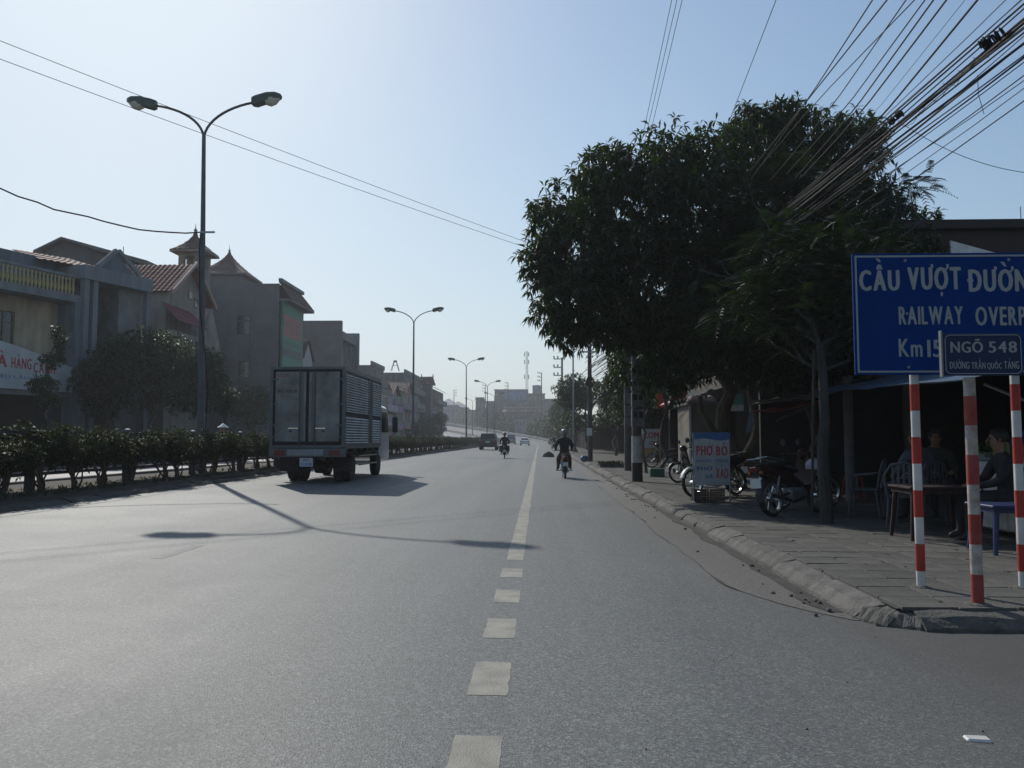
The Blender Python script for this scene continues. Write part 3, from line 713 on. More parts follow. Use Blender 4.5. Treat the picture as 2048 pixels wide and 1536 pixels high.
# ================================================================== UTILITY POLES
def rpole(name, label, x, y, z0, h, r0, r1, m, group=None, cat='utility pole'):
    t = thing(name, label, cat, (x, y, z0), 0, group); MB().tube([(0, 0, -.2), (0, 0, h * .5), (0, 0, h)], [r0, (r0 + r1) / 2, r1], 14).build('pole', m, t, True); return t
tA = rpole('utility_pole', 'concrete utility pole with a white band, black base and stacked meter boxes on the pavement', 2.72, 22.4, PZ, 7.2, .145, .11, M_polec)
MB().tube([(0, 0, 0), (0, 0, .52)], .149, 14).build('painted_base', mat('black_band', (.03, .03, .03), .8, var=.2), tA, True)
MB().tube([(0, 0, .52), (0, 0, 1.25)], .1485, 14).build('painted_band', mat('white_band', (.42, .43, .43), .8, var=.25, scale=6), tA, True)
M_box = mat('meter_box', (.13, .135, .14), .6, var=.2, scale=5)
for k, (zz, w, h) in enumerate(((1.52, .34, .50), (2.05, .32, .42), (2.50, .33, .32), (2.85, .30, .30))):
    bx = MB().box(-.17, -.17 + w + .02, -.36, -.16, zz, zz + h - .03, ch=.012).build('meter_box', M_box, tA)
    for q in range(2): MB().box(-.13 + q * .15, -.02 + q * .15, -.366, -.359, zz + h * .45, zz + h * .8).build('meter_window', M_glass, bx)
tB = rpole('utility_pole', 'tall slim concrete pole standing by the kerb beyond the first meter box pole', 2.70, 42.5, PZ, at(1179, 675, 42.5).z - PZ, .135, .10, M_polec)
mb = MB()
for zz in (6.1, 5.75): mb.box(-.45, .45, -.16, -.08, zz, zz + .08)
mb.build('cross_arm', M_steel, tB)
for k, (dx, zz) in enumerate([(a, b) for b in (6.18, 5.48) for a in (-.4, -.15, .15, .4)]): MB().lathe([(.03, 0), (.05, .03), (.025, .06), (.05, .09), (.02, .13)], (dx, -.12, zz), 8).build('insulator', M_white, tB)
mb = MB()
for k in range(14):
    rr = random.Random(k); a = [(.0 + .28 * math.cos(q * .7 + k) * rr.uniform(.4, 1), -.2 + .1 * math.sin(q * .9), 4.2 + .35 * math.sin(q * .7 + k) * rr.uniform(.3, 1)) for q in range(9)]; mb.tube(a, .012, 4)
tag(mb.build('cable_coil', M_wireg), None).location = (2.70, 42.5, PZ); bpy.data.objects['cable_coil']['label'] = 'tangle of coiled grey cable slung on the slim concrete pole by the kerb'; bpy.data.objects['cable_coil']['category'] = 'cable'
MB().box(-.18, .1, -.16, -.13, 1.35, 1.75).build('notice', M_white, tB)
tC = rpole('utility_pole', 'pale square concrete pole just behind the meter box pole', 3.30, 30.0, PZ, 5.5, .13, .11, M_polec)
for k in range(3): MB().box(-.14, .16, -.30, -.135, 1.6 + k * .45, 1.95 + k * .45, ch=.01).build('meter_box', M_box, tC)
def hpole(x, y, h, label, zb=0.0, side=-1):
    t = thing('power_pole', label, 'power pole', (x, y, zb), 0, None)
    MB().tube([(0, 0, -.3), (0, 0, h)], [.20, .12], 8).build('pole', M_conc, t, True)
    for k, zz in enumerate((h - .25, h - 1.35, h - 2.4)):
        MB().box(min(0, side * 1.1), max(0, side * 1.1), -.06, .06, zz, zz + .12).build('cross_arm', M_steel, t)
        for d in (.55, 1.05): MB().lathe([(.07, 0), (.11, .08), (.06, .16), (.11, .24), (.05, .34)], (side * d, 0, zz + .12), 6).build('insulator', M_conc, t)
    return t
far = [(1147, 640, 70, 'tall bare steel lamp column rising above the right hand street trees', None)]
tl = rpole('lamp_column', 'tall thin bare column rising above the round trees right of the road', at(1147, 870, 70).x, 70, 0, 12.5, .09, .06, M_steel, cat='lamp column')
for px, py, Y, lb, sd_ in ((1124, 715, 104, 'power pole with three cross arms rising behind the right hand trees', -1), (1083, 745, 222, 'power pole with three cross arms left of the right hand trees', -1), (1016, 765, 272, 'power pole in front of the large blue topped building', -1),
                         (971, 770, 300, 'power pole whose arms show beside the fourth lamp', -1), (908, 780, 330, 'power pole standing in front of the distant limestone hill', 1)):
    p = at(px, py, Y); hpole(p.x, Y, p.z, lb, 0, sd_)
# high voltage lines parallel to the road
for k, (p0, p1) in enumerate((((1337, 0), (1282, 262)), ((1347, 0), (1289, 258)), ((1357, 0), (1297, 256)))):
    a = at(*p0, 21.4); b = at(*p1, 30); d = (b - a); wire('power_line', ['leftmost', 'middle', 'rightmost'][k] + ' of three thin power lines dropping from the top edge behind the big tree', [a - d * 2.2, b + d * 4.5], .009, M_wire, None, .5)
wire('power_line', 'single thin wire dropping from the top edge to the highest twig of the big tree', [at(1610, -150, 14), at(1440, 290, 27)], .009)
# big fan of service cables on the right (all tied to the slim pole at 42.5 m)
GB = 'bundled telephone and service cables above the pavement on the right'
near = [(2110, -35, 8.0, .018), (2110, -22, 8.1, .026), (2110, -10, 7.9, .022), (2110, 2, 8.2, .014), (2110, 16, 8.0, .020), (2110, -50, 8.3, .012), (2110, -64, 8.1, .016), (2110, 27, 7.9, .011), (2110, 45, 8.3, .013), (2110, -28, 7.7, .012), (2110, 8, 8.4, .016), (2110, 36, 8.1, .009)]
near += [(2110, -90, 8.6, .009), (2110, -110, 8.5, .008), (2110, 58, 8.3, .008), (2110, 70, 8.2, .009), (2110, -76, 8.2, .010), (2110, 22, 8.5, .008), (2110, 90, 8.4, .007), (2110, 106, 8.6, .007)]
PE = Vector((2.70, 42.4, 5.5)); rw = random.Random(31)
for k, (px, py, Y, r) in enumerate(near):
    e = PE + Vector((rw.uniform(-.4, .4), 0, rw.uniform(-.9, .3) - (1.3 * rw.random() if k > 11 else 0))); a = at(px, py, Y); d = a - e
    wire('service_cable', 'black cable in the thick bundle sweeping from the top right corner down to the poles', [a + d * .25, e], r * .75, M_wireg if k % 3 == 1 else M_wire, GB, .18 + rw.uniform(-.08, .10), wob=.05, seg=30)
for k, (x0, y0, xm, ym, r, lb) in enumerate(((1745, 0, 1622, 190, .014, 'leftmost of the taut cables fanning down from the top edge right of centre'), (1774, 0, 1625, 188, .016, 'second taut cable of the fan from the left, nearly touching the first'), (1812, 0, 1665, 212, .013, 'third taut cable of the fan, crossing its neighbour'),
         (1829, 0, 1640, 195, .012, 'fourth cable of the fan, a thin one that crosses the third'), (1850, 0, 1690, 218, .014, 'fifth taut cable of the fan over the tree top'), (1867, 0, 1705, 225, .018, 'sixth cable of the fan, thicker and black'),
         (1893, 0, 1722, 226, .020, 'seventh cable of the fan, thick and black'), (1955, 0, 1760, 238, .024, 'thick black cable just left of the main bundle'), (1930, 0, 1745, 232, .006, 'hair thin wire beside the thick cable left of the main bundle'),
         (2048, 48, 1770, 285, .012, 'cable just right of the main bundle, running below it'), (2048, 72, 1785, 300, .010, 'second cable below the main bundle at the right edge'))):
    a = at(x0, y0, 8.3 + .1 * k); b = at(xm, ym, 12.2 + .1 * k); d = b - a
    e = b + d * 1.6; e2 = PE + Vector((rw.uniform(-.35, .35), 0, rw.uniform(-1.6, -.2)))
    pts = []
    for i in range(25):
        t_ = i / 24; s_ = -1.0 + 7.4 * t_; q = a + d * s_; w = max(0.0, min(1.0, (s_ - .8) / 5.0)); w = w * w * (3 - 2 * w); pp = a.lerp(e2, max(0, (s_ + 1) / 7.4)) if False else q.lerp(e2, w)
        pts.append(pp)
    pts[-1] = e2
    wire('service_cable', lb, pts, r * .6, M_wire, None)
wire('service_cable', 'lone thin wire rising to the right edge above the feathery branch', [at(2120, 150, 9), at(1460, 600, 24)], .008, M_wire, None, .10)
wire('service_cable', 'faint sagging wire at right between the bundle and the roof', [at(1795, 240, 13), at(2140, 350, 11)], .005, M_wireg, None, .25)
wire('service_cable', 'thin wire end dangling below the cable bundle at the right', [at(1955, 150, 9), at(1957, 190, 9), at(1968, 228, 9.1)], .004, M_wireg)
# tie knots on the bundle
for (px, py, Y, s_, lb) in ((1983, 78, 8.9, 1.0, 'dark knot where the cable bundle is tied near the top right corner'), (1790, 236, 11.6, .8, 'dark tie gathering the cable bundle above the tree')):
    c = at(px, py, Y); mb = MB(); rq = random.Random(px)
    for k in range(16):
        a0 = rq.uniform(0, 6); ax = Vector((.5 + rq.uniform(-.4, .5), -.85, .35)).normalized(); u_ = ax.cross(Vector((0, 0, 1))).normalized(); v_ = ax.cross(u_); o_ = ax * rq.uniform(-.12, .12)
        mb.tube([c + o_ + (u_ * math.cos(a0 + q * 1.05) + v_ * math.sin(a0 + q * 1.05)) * .05 * s_ * rq.uniform(.6, 1.4) for q in range(7)], .011, 4)
    tag(mb.build('cable_tie', M_wire), lb, 'cable tie')
mb = MB(); rq = random.Random(77)
for k in range(9):
    a = at(1985 - 30 * k + rq.uniform(-12, 12), 92 + 26 * k, 8.9 + .28 * k); b = at(1985 - 30 * (k + 1.3), 84 + 26 * (k + 1.2), 9.2 + .3 * k)
    mb.tube([a, a.lerp(b, .35) - Vector((0, 0, rq.uniform(.05, .16))), a.lerp(b, .7) - Vector((0, 0, rq.uniform(.04, .12))), b], .004, 4)
tag(mb.build('loose_cable_end', M_wire), 'loose thin loops hanging under the main cable bundle', 'cable')

# ================================================================== ROAD SIGNS
M_blue = mat('sign_blue', (0.000, 0.040, 0.215), 0.7, var=.10, scale=3, spec=.12)
M_navy = mat('sign_navy', (0.004, 0.025, 0.085), 0.62, var=.06, scale=3)
M_letter = mat('reflective_lettering', (0.36, 0.40, 0.42), 0.5, var=.06, scale=8)
ys = 6.5
a = at(1703, 508, ys); b = at(2048, 749, ys); x0, x1, z0, z1 = a.x, at(2216, 600, ys).x, b.z, a.z
t = thing('road_sign', 'big blue direction sign with white Vietnamese and English lettering on two striped posts', 'road sign', (x0, ys, PZ))
SX, SZ = x1 - x0, z1 - z0; zb = z0 - PZ
pn = MB().box(0, SX, -.012, .012, zb, zb + SZ, ch=.004).build('panel', M_blue, t)
bd = MB(); e, w_ = .018, .014
for q in ((e, SX - e, zb + e, zb + e + w_), (e, SX - e, zb + SZ - e - w_, zb + SZ - e), (e, e + w_, zb + e + w_, zb + SZ - e - w_), (SX - e - w_, SX - e, zb + e + w_, zb + SZ - e - w_)): bd.box(q[0], q[1], -.0145, -.0125, q[2], q[3])
bd.build('border', M_letter, pn)
for bx_ in (.42, 1.24, SX - .12):
    for bz_ in (.06, SZ * .5, SZ - .06): MB().lathe([(.012, 0), (.012, -.005), (.006, -.008)], (bx_, -.0125, zb + bz_), 8, None, 'y').build('bolt', M_steel, pn)
def stext(s, px0, py1, px1, py0, bold=.012, par=pn, Y=ys, X0=None, zo=None, dy=-.0135, m=M_letter, nm='lettering'):
    p = at(px0, py0, Y); q = at(px1, py1, Y); X0 = x0 if X0 is None else X0
    return text(nm, s, q.x - p.x, q.z - p.z, m, par, face_M((p.x - X0, dy, p.z - PZ), (1, 0, 0), (0, -1, 0)), bold)
stext('CẦU', 1717, 518, 1796, 583, .07); stext('VƯỢT', 1814, 529, 1919, 594, .07); stext('ĐƯỜNG', 1933, 524, 2082, 585, .07); stext('SẮT', 2106, 520, 2186, 586, .07)
stext('RAILWAY', 1796, 613, 1923, 650, .05); stext('OVERPASS', 1949, 613, 2106, 652, .05)
stext('Km', 1796, 678, 1842, 714, .03); stext('15', 1853, 680, 1882, 715, .03)
def striped_post(px, name_lab, Y, r, par=None, z_top=1.9, first=.30, ph=0, worn=False, loc=None):
    p = at(px, 1000, Y); cyc = .302; o = MB().tube([(0, 0, -.2), (0, 0, z_top)], r, 16).build('post', M_white if not worn else M_wornw, par, True)
    o.location = (p.x - par.location.x, Y - par.location.y + .055, 0)
    MB().lathe([(r * 2.4, -.01), (r * 2.1, .006), (r * 1.1, .014)], (0, 0, 0), 12).build('footing', M_kerb, o)
    z = first
    while z < z_top:
        bnd = MB().tube([(0, 0, z), (0, 0, min(z + .212, z_top))], r + .0015, 16).build('red_band', M_red if not worn else M_rust, o, True); z += .424
    return o
M_wornw = mat('worn_white_paint', (0.55, 0.53, 0.50), 0.6, var=.15, scale=9, col2=(0.22, 0.13, 0.09))
M_rust = mat('worn_red_paint', (0.26, 0.018, 0.014), 0.7, var=.2, scale=9, col2=(0.30, 0.08, 0.065))
for px in (1843, 2048): striped_post(px, '', ys - .0, .034, t, 1.95, .13)
yn = 5.85
p0 = at(1881, 667, yn); p1 = at(2046, 751, yn)
t2 = thing('street_sign', 'small dark blue alley name sign with rounded corners on a worn red and white post', 'street sign', (p0.x, yn, PZ))
w_, h_ = p1.x - p0.x, p0.z - p1.z; zz = p1.z - PZ
pl = MB().box(0, w_, -.01, .01, zz, zz + h_, ch=.004).build('panel', M_navy, t2)
MB().box(-.008, .004, -.018, .018, zz - .01, zz + h_ + .02).build('edge_strip', M_steel, t2)
bd = MB(); pts = []; c_ = .035; i_ = .014
for cx, cz, a0 in ((w_ - i_ - c_, zz + h_ - i_ - c_, 0), (i_ + c_ + .01, zz + h_ - i_ - c_, 90), (i_ + c_ + .01, zz + i_ + c_, 180), (w_ - i_ - c_, zz + i_ + c_, 270)):
    for k in range(5): aa = R(a0 + 22.5 * k); pts.append((cx + c_ * math.cos(aa), -.013, cz + c_ * math.sin(aa)))
bd.tube(pts + [pts[0]], .0028, 4); bd.build('border', M_letter, pl)
def nt_(s, px0, py1, px1, py0, bold): return stext(s, px0, py1, px1, py0, bold, pl, yn, p0.x, None, -.0115)
nt_('NGÕ', 1899, 678, 1963, 706, .035); nt_('548', 1975, 683, 2031, 706, .035)
nt_('ĐƯỜNG', 1897, 719, 1936, 738, .03); nt_('TRẦN', 1941, 717, 1968, 738, .03); nt_('QUỐC', 1972, 719, 2001, 740, .03); nt_('TẢNG', 2006, 717, 2035, 738, .03)
o = striped_post(1956, '', yn, .040, t2, 1.62, .0, worn=True); 

# ================================================================== TREES ON THE RIGHT
def bl(px, py, Y, rx, ry, rz): p = at(px, py, Y); return (p.x, p.y, p.z, rx, ry, rz)
tree('mango_tree', 'big dark mango tree with a dense rounded crown leaning out over the road', (4.85, 19.6, PZ),
     [bl(1170, 500, 18.5, 1.25, 1.5, 1.25), bl(1150, 590, 18, 1.05, 1.3, 1.0), bl(1265, 420, 19, 1.45, 1.7, 1.45), bl(1330, 330, 19.5, 1.0, 1.3, .9), bl(1210, 350, 19, .85, 1.1, .75), bl(1300, 580, 18.5, 1.5, 1.8, 1.3), bl(1400, 460, 19, 1.4, 1.7, 1.5), bl(1420, 330, 19.5, 1.0, 1.2, 1.0), bl(1350, 660, 19, 1.2, 1.5, .8), bl(1110, 440, 18.7, .7, .9, .8), bl(1145, 650, 18.0, .7, .9, .6), bl(1440, 620, 19, 1.3, 1.5, 1.2), bl(1075, 520, 18.3, .45, .6, .6), bl(1240, 660, 18.8, .7, .9, .45)],
     4300, 'mango', at(1440, 700, 19.3), .22, seed=3, k=9, ln=.27, wd=.062, shell=.35,
     stems=[(at(1436, 935, 19.3), at(1400, 790, 19.0), .09, .06), (at(1495, 945, 19.8), at(1512, 740, 19.6), .12, .08)])
tree('mango_tree', 'tall mango tree behind the blue road sign, its crown carrying the highest twigs', (6.1, 21.0, PZ),
     [bl(1520, 310, 20.5, 1.2, 1.4, 1.1), bl(1600, 290, 21, 1.2, 1.4, 1.1), bl(1490, 250, 20.5, .55, .6, .55), bl(1570, 240, 20.5, .7, .8, .6), bl(1690, 300, 21, 1.0, 1.3, 1.0), bl(1700, 420, 21, 1.25, 1.5, 1.3), bl(1560, 440, 20.5, 1.6, 1.6, 1.6), bl(1770, 470, 21, .95, 1.1, 1.2), bl(1620, 560, 20.5, 1.8, 1.7, 1.3), bl(1480, 540, 20, 1.2, 1.4, 1.4), bl(1790, 560, 21, .9, 1.1, 1.0), bl(1855, 440, 21.2, .32, .4, .3), bl(1690, 650, 20, 1.6, 1.6, 1.1), bl(1740, 270, 21, .45, .6, .45), bl(1830, 470, 21, .45, .6, .4)],
     4000, 'mango', at(1560, 640, 20.8), .20, seed=4, k=9, ln=.27, wd=.062, shell=.35)
tree('flame_tree', 'feathery leaved tree in front of the mango trees, its pale trunk beside the parked motorcycle', (3.98, 11.35, PZ),
     [bl(1560, 390, 17.6, 1.15, 1.0, 1.0), bl(1500, 480, 17.2, 1.0, 1.0, 1.0), bl(1640, 420, 17.6, 1.2, 1.0, 1.0), bl(1580, 540, 16.5, 1.35, 1.1, 1.0), bl(1690, 520, 16.5, 1.25, 1.0, .95), bl(1540, 660, 15, 1.2, 1.1, .75), bl(1650, 640, 14.5, 1.05, 1.0, .7), bl(1780, 400, 17, .45, .6, .3), bl(1820, 372, 17, .55, .6, .16), bl(1780, 620, 14.5, .95, .9, .8), bl(1400, 520, 17, .7, .7, .5), bl(1450, 630, 15.5, .95, .9, .7), bl(1600, 570, 12.8, .85, .7, .6), bl(1690, 500, 13, .8, .7, .6), bl(1640, 650, 12.2, .8, .7, .5), bl(1520, 620, 13, .8, .7, .5), bl(1760, 560, 12.8, .7, .6, .6), bl(1720, 640, 12.3, .6, .6, .4), bl(1560, 490, 13.4, .7, .6, .5)],
     6200, 'frond', at(1640, 690, 11.7), .095, seed=6, wob=.05, lr=.26, bark=M_barkl, leaf=L_feather, ln=.42, wd=.075, shell=.2)
tree('shade_tree', 'dense low dark tree filling the shade between the pale trunk and the blue sign', (5.6, 16.4, PZ),
     [bl(1520, 640, 16.5, 1.2, 1.2, .8), bl(1620, 600, 16.8, 1.3, 1.2, 1.0), bl(1710, 620, 16.5, 1.2, 1.2, .9), bl(1800, 600, 16.5, 1.0, 1.1, .9), bl(1680, 700, 16, 1.2, 1.1, .6), bl(1560, 720, 16, 1.2, 1.1, .55), bl(1450, 700, 16.5, 1.0, 1.1, .6), bl(1800, 520, 17, .8, .9, .8), bl(1720, 520, 17, 1.0, 1.0, .9), bl(1340, 740, 17.5, .9, 1.0, .5), bl(1600, 490, 17.5, 1.3, 1.1, .9)],
     3600, 'mango', at(1620, 720, 16.4), .12, seed=23, k=8, ln=.20, wd=.06, shell=.2)
tag(MB().tube([at(1624, 1030, 11.6), at(1628, 700, 11.6)], .02, 6).build('bamboo_prop', M_barkl), 'thin upright stake tied beside the pale trunk', 'stake')
TG = 'street trees along the right hand pavement'
def sapling(px, yb, Y, lean, cb, lab, r=.06, n=500, seed=9):
    b = gp(px, yb, PZ); return tree('young_tree', lab, (b.x, b.y, PZ), cb, n, 'round', at(px + lean, 800, Y), r, seed=seed, leaf=L_round, k=7, ln=.16, wd=.07, shell=.3)
sapling(1293, 946, 27, -6, [bl(1265, 720, 27, .9, .9, .8), bl(1320, 700, 27, 1.0, 1.0, .9), bl(1290, 790, 27, .5, .5, .4), bl(1235, 680, 27, .5, .6, .5)], 'slim young tree with a thin dark trunk right of the meter box pole', .055, 620, 12)
sapling(1327, 952, 25.5, 3, [bl(1340, 720, 25.5, 1.1, 1.0, .9), bl(1390, 690, 25.5, .9, .9, .8), bl(1330, 650, 25.5, .8, .8, .7), bl(1350, 795, 25.5, .4, .4, .3)], 'young tree with a thin straight trunk rising from beside the green box', .07, 620, 13)
for k, (px, Y, top, rr, lb) in enumerate(((1262, 48, 680, 1.5, 'bushy street tree directly behind the meter box pole'), (1268, 37, 690, 1.1, 'leafy tree between the two concrete poles'), (1226, 58, 742, 1.3, 'yellow green street tree touching the slim concrete pole'), (1150, 72, 742, 1.6, 'dark round headed street tree at the left end of the tree row'), (1172, 84, 752, 1.6, 'round street tree behind the dark round headed one'), (1132, 96, 758, 1.6, 'rounded tree at the far end of the right hand pavement'), (1126, 118, 790, 1.8, 'low tree beyond the end of the pavement'))):
    X = at(px, 870, Y).x; zt = at(px, top, Y).z; zc_ = zt - rr * .95
    rq = random.Random(k); bs = [(X + rq.uniform(-.6, .6) * rr, Y + rq.uniform(-.6, .6) * rr, zc_ + rq.uniform(-.9, .35) * rr, rr * .6, rr * .6, rr * .55) for _ in range(7)] + [(X, Y, zt - rr * .55, rr * .6, rr * .6, rr * .5), (X, Y, zc_ - rr * .7, rr * .9, rr * .8, rr * .6), (X + .6 * rr, Y, 2.7, rr * .9, rr * .8, .9), (X - .2, Y + 1, 3.0, rr * .8, rr * .8, .9)]
    tree('street_tree', lb, (X + .2, Y, PZ), bs, 1500 if k < 5 else 900, 'round', (X, Y, max(1.6, zc_ - rr)), .13, None, 40 + k, leaf=L_round, k=7, ln=.20, wd=.10, shell=.35)
# darker hedge-like greenery at the far right pavement end, ground level
rq = random.Random(91)
mtrees = []
for k, (px, Y, pyt, rr) in enumerate(((1128, 150, 800, 2.6), (1118, 178, 815, 3.0), (1072, 242, 838, 3.8), (1050, 258, 834, 4.2), (1022, 282, 832, 4.6), (1000, 296, 820, 5.0), (1088, 236, 828, 4.0), (978, 312, 818, 5.4), (1035, 300, 826, 5.0), (955, 335, 820, 5.5), (1108, 205, 826, 3.6), (1134, 128, 830, 2.0))):
    X = at(px, 870, Y).x; zt = at(px, pyt, Y).z; zc_ = zt - rr * .9
    bs = [(X + rq.uniform(-.7, .7) * rr, Y + rq.uniform(-.5, .5) * rr, zc_ + rq.uniform(-1., .4) * rr, rr * .6, rr * .6, rr * .55) for _ in range(8)] + [(X, Y, zc_ - rr, rr, rr, rr * .7)]
    tree('roadside_tree', 'hazy grey green tree in the wooded belt below the ramp, right of the parapet', (X, Y, -.4), bs, 700, 'round', (X, Y, max(.6, zc_ - rr)), .2, 'trees massed beyond the ramp parapet', 70 + k, leaf=L_round, k=7, ln=.42, wd=.26, shell=.35)

# ================================================================== TREES ON THE LEFT
for k, (px, Y, cy, rx, rz, lb) in enumerate(((300, 41, 740, 2.1, 2.5, 'largest dark round tree in front of the gabled house'), (215, 38, 762, 1.75, 2.2, 'dark round tree in front of the light blue house'), (395, 45, 770, 1.7, 2.2, 'dark tree directly behind the nearest street lamp pole'), (500, 60, 815, 1.9, 2.3, 'dim tree in front of the grey tower block, left of the truck'), (447, 52, 800, .9, 1.2, 'small dark tree between the street lamp and the grey tower block'))):
    X = at(px, 870, Y).x; z = at(px, cy, Y).z; rq = random.Random(k + 50)
    bs = [(X, Y, z, rx * .8, rx * .8, rz * .85)] + [(X + rq.uniform(-.55, .55) * rx, Y + rq.uniform(-.5, .5) * rx, z + rq.uniform(-.6, .62) * rz, rx * .5, rx * .5, rz * .36) for _ in range(9)]
    tree('round_street_tree', lb, (X, Y, .17), bs, 1900 if k < 3 else 900, 'round', (X, Y, max(1.8, z - rz * .8)), .14, None, 90 + k, leaf=L_round, k=7, ln=.17, wd=.08, shell=.45)
X = at(90, 870, 33).x
tree('slender_street_tree', 'slender young tree with sparse tufts in front of the restaurant sign', (X, 33, .17), [bl(118, 665, 33, .42, .4, .32), bl(105, 720, 33, .5, .45, .35), bl(85, 770, 33, .62, .55, .40), bl(95, 800, 33, .55, .5, .35), bl(122, 690, 33, .25, .25, .35)], 520, 'round', at(105, 700, 33), .06, None, 97, leaf=L_round, k=7, ln=.15, wd=.06, shell=.2)
X = at(872, 870, 150).x
tree('roadside_tree', 'tree in front of the last house on the left, beside the ramp', (X, 148, .1), [(X, 148, 3.6, 2.0, 2, 2.2), (X + 1, 149, 5.0, 1.4, 1.4, 1.4), (X - 1, 147, 2.6, 1.6, 1.6, 1.4)], 900, 'round', (X, 148, 2.4), .14, None, 98, leaf=L_round, k=7, ln=.25, wd=.14)
X = at(845, 870, 130).x
tree('roadside_tree', 'low dark tree under the far houses on the left', (X, 130, .1), [(X, 130, 2.8, 2.0, 2, 1.8), (X - 1.5, 129, 2.2, 1.6, 1.4, 1.3)], 700, 'round', (X, 130, 1.8), .12, None, 99, leaf=L_round, k=7, ln=.25, wd=.14)

tree('street_tree', 'unseen dark tree added behind the camera to block sky light from the eatery', (5.2, -5.5, PZ), [(5.2, -5.5, 6.0, 2.6, 2.6, 1.8), (6.4, -3.6, 5.2, 1.8, 1.8, 1.4), (4.4, -7.4, 5.4, 2.0, 2.0, 1.5), (5.6, -6.0, 7.4, 1.8, 1.8, 1.2)], 1200, 'round', (5.2, -5.5, 4.5), .16, None, 131, leaf=L_round, k=7, ln=.30, wd=.14)  # out of view, added so less sky reaches the eatery
# ================================================================== BUILDINGS
# building frame: local x runs along the street away from the camera, local y goes back into the plot, z up
def bld(name, label, A, ang, cat='house', group=None):
    return thing(name, label, cat, (A.x, A.y, .17), R(90 - ang), group)
X_, Y_ = Vector((1, 0, 0)), Vector((0, 1, 0))
def mw(n, c, **k): return mat(n, c, k.pop('rough', .88), var=k.pop('var', .22), scale=k.pop('scale', 1.3), bump=.25, bscale=16, stretch=(1, 1, .28), **k)
M_wframe = mat('window_frame', (0.16, 0.13, 0.10), .6, var=.15)
M_wframew = mat('white_window_frame', (0.40, 0.40, 0.38), .6, var=.1)
M_shut = mat('shutter', (0.10, 0.12, 0.12), .7, var=.15)
def window(par, o, ux, n, q, t=.14, fr=None, mull=1, tr=True, name='window', fill=None):
    """frame bars with a pane set back in the opening q=(x0,x1,z0,z1)"""
    ux, n, o = Vector(ux), Vector(n), Vector(o); x0, x1, z0, z1 = q[:4]; f = .05
    Mx = face_M(o - n * t, ux, n); B = MB(); D = .06
    def bar(a, b, c, d): B.box(a, b, c, d, 0, D, Mx)
    bar(x0, x0 + f, z0, z1); bar(x1 - f, x1, z0, z1); bar(x0 + f, x1 - f, z0, z0 + f); bar(x0 + f, x1 - f, z1 - f, z1)
    for k in range(mull): c = x0 + (x1 - x0) * (k + 1) / (mull + 1); bar(c - f / 2, c + f / 2, z0 + f, z1 - f)
    if tr: c = z0 + (z1 - z0) * .7; B.box(x0 + f, x1 - f, c - f / 2, c + f / 2, .002, D - .01, Mx)
    w = B.build(name, fr or M_wframe, par)
    MB().box(x0 + .005, x1 - .005, z0 + .005, z1 - .005, -.01, .012, Mx).build('pane', fill or M_glass, w); return w
def block(par, x0, x1, y0, y1, z0, z1, m, fops=(), sops=(), name='wall', back=True, fr=None, roof=True, mull=1, sfill=None):
    """hollow-looking block: facade at y0, near side wall at x0, plus far side, back and roof slab"""
    mb = MB(); w, d, h = x1 - x0, y1 - y0, z1 - z0
    mb.wall((x0, y0, z0), X_, -Y_, w, h, [q[:4] for q in fops]); mb.wall((x0, y1, z0), -Y_, -X_, d, h, [q[:4] for q in sops])
    mb.quad((x1, y0, z0), (x1, y1, z0), (x1, y1, z1), (x1, y0, z1)); mb.quad((x0, y1, z0), (x0, y1, z1), (x1, y1, z1), (x1, y1, z0))
    if roof: mb.quad((x0, y0, z1), (x1, y0, z1), (x1, y1, z1), (x0, y1, z1))
    o = mb.build(name, m, par, fix=False)
    for q in fops: window(par, (x0, y0, z0), X_, -Y_, q, fr=fr, mull=mull)
    for q in sops: window(par, (x0, y1, z0), -Y_, -X_, q, fr=fr, mull=mull)
    return o
M_rt = mat('clay_roof_tile', (0.20, 0.075, 0.045), .75, var=.25, scale=3, island=True, rnd=.3)
M_rt2 = mat('brown_roof_tile', (0.13, 0.075, 0.055), .75, var=.25, scale=3, island=True, rnd=.3)
M_tin = mat('dark_tin_roof', (0.085, 0.09, 0.10), .55, var=.2, scale=.6)
def tiled(par, a, b, c, d, m, nu=None, nv=None, name='roof', tw=.30, tl=.36):
    """sloping roof a-b eave, d-c ridge, laid with overlapping tiles (real pieces joined)"""
    a, b, c, d = map(Vector, (a, b, c, d)); nu = nu or max(2, int((b - a).length / tw)); nv = nv or max(2, int((d - a).length / tl))
    nrm = (b - a).cross(d - a).normalized();
    if nrm.z < 0: nrm = -nrm
    mb = MB(); mb.quad(tuple(a), tuple(b), tuple(c), tuple(d)); o = mb.build(name, m, par, fix=False)
    tl_ = MB()
    for j in range(nv):
        for i in range(nu):
            u0, u1, v0, v1 = i / nu, (i + 1) / nu, j / nv, (j + 1.15) / nv; v1 = min(v1, 1); um = (u0 + u1) / 2
            def Q(u, v, h): return tuple(a.lerp(b, u).lerp(d.lerp(c, u), v) + nrm * h)
            k = len(tl_.v); tl_.v += [Q(u0, v0, .03), Q(um, v0, .085), Q(u1, v0, .03), Q(u0, v1, .012), Q(um, v1, .055), Q(u1, v1, .012)]
            tl_.f += [(k, k + 1, k + 4, k + 3), (k + 1, k + 2, k + 5, k + 4), (k, k + 1, k + 2)]
    t = tl_.build('roof_tiles', m, o, fix=False); t['kind'] = 'stuff'; return o
def zof(py, Y, px=300): return at(px, py, Y).z - .17

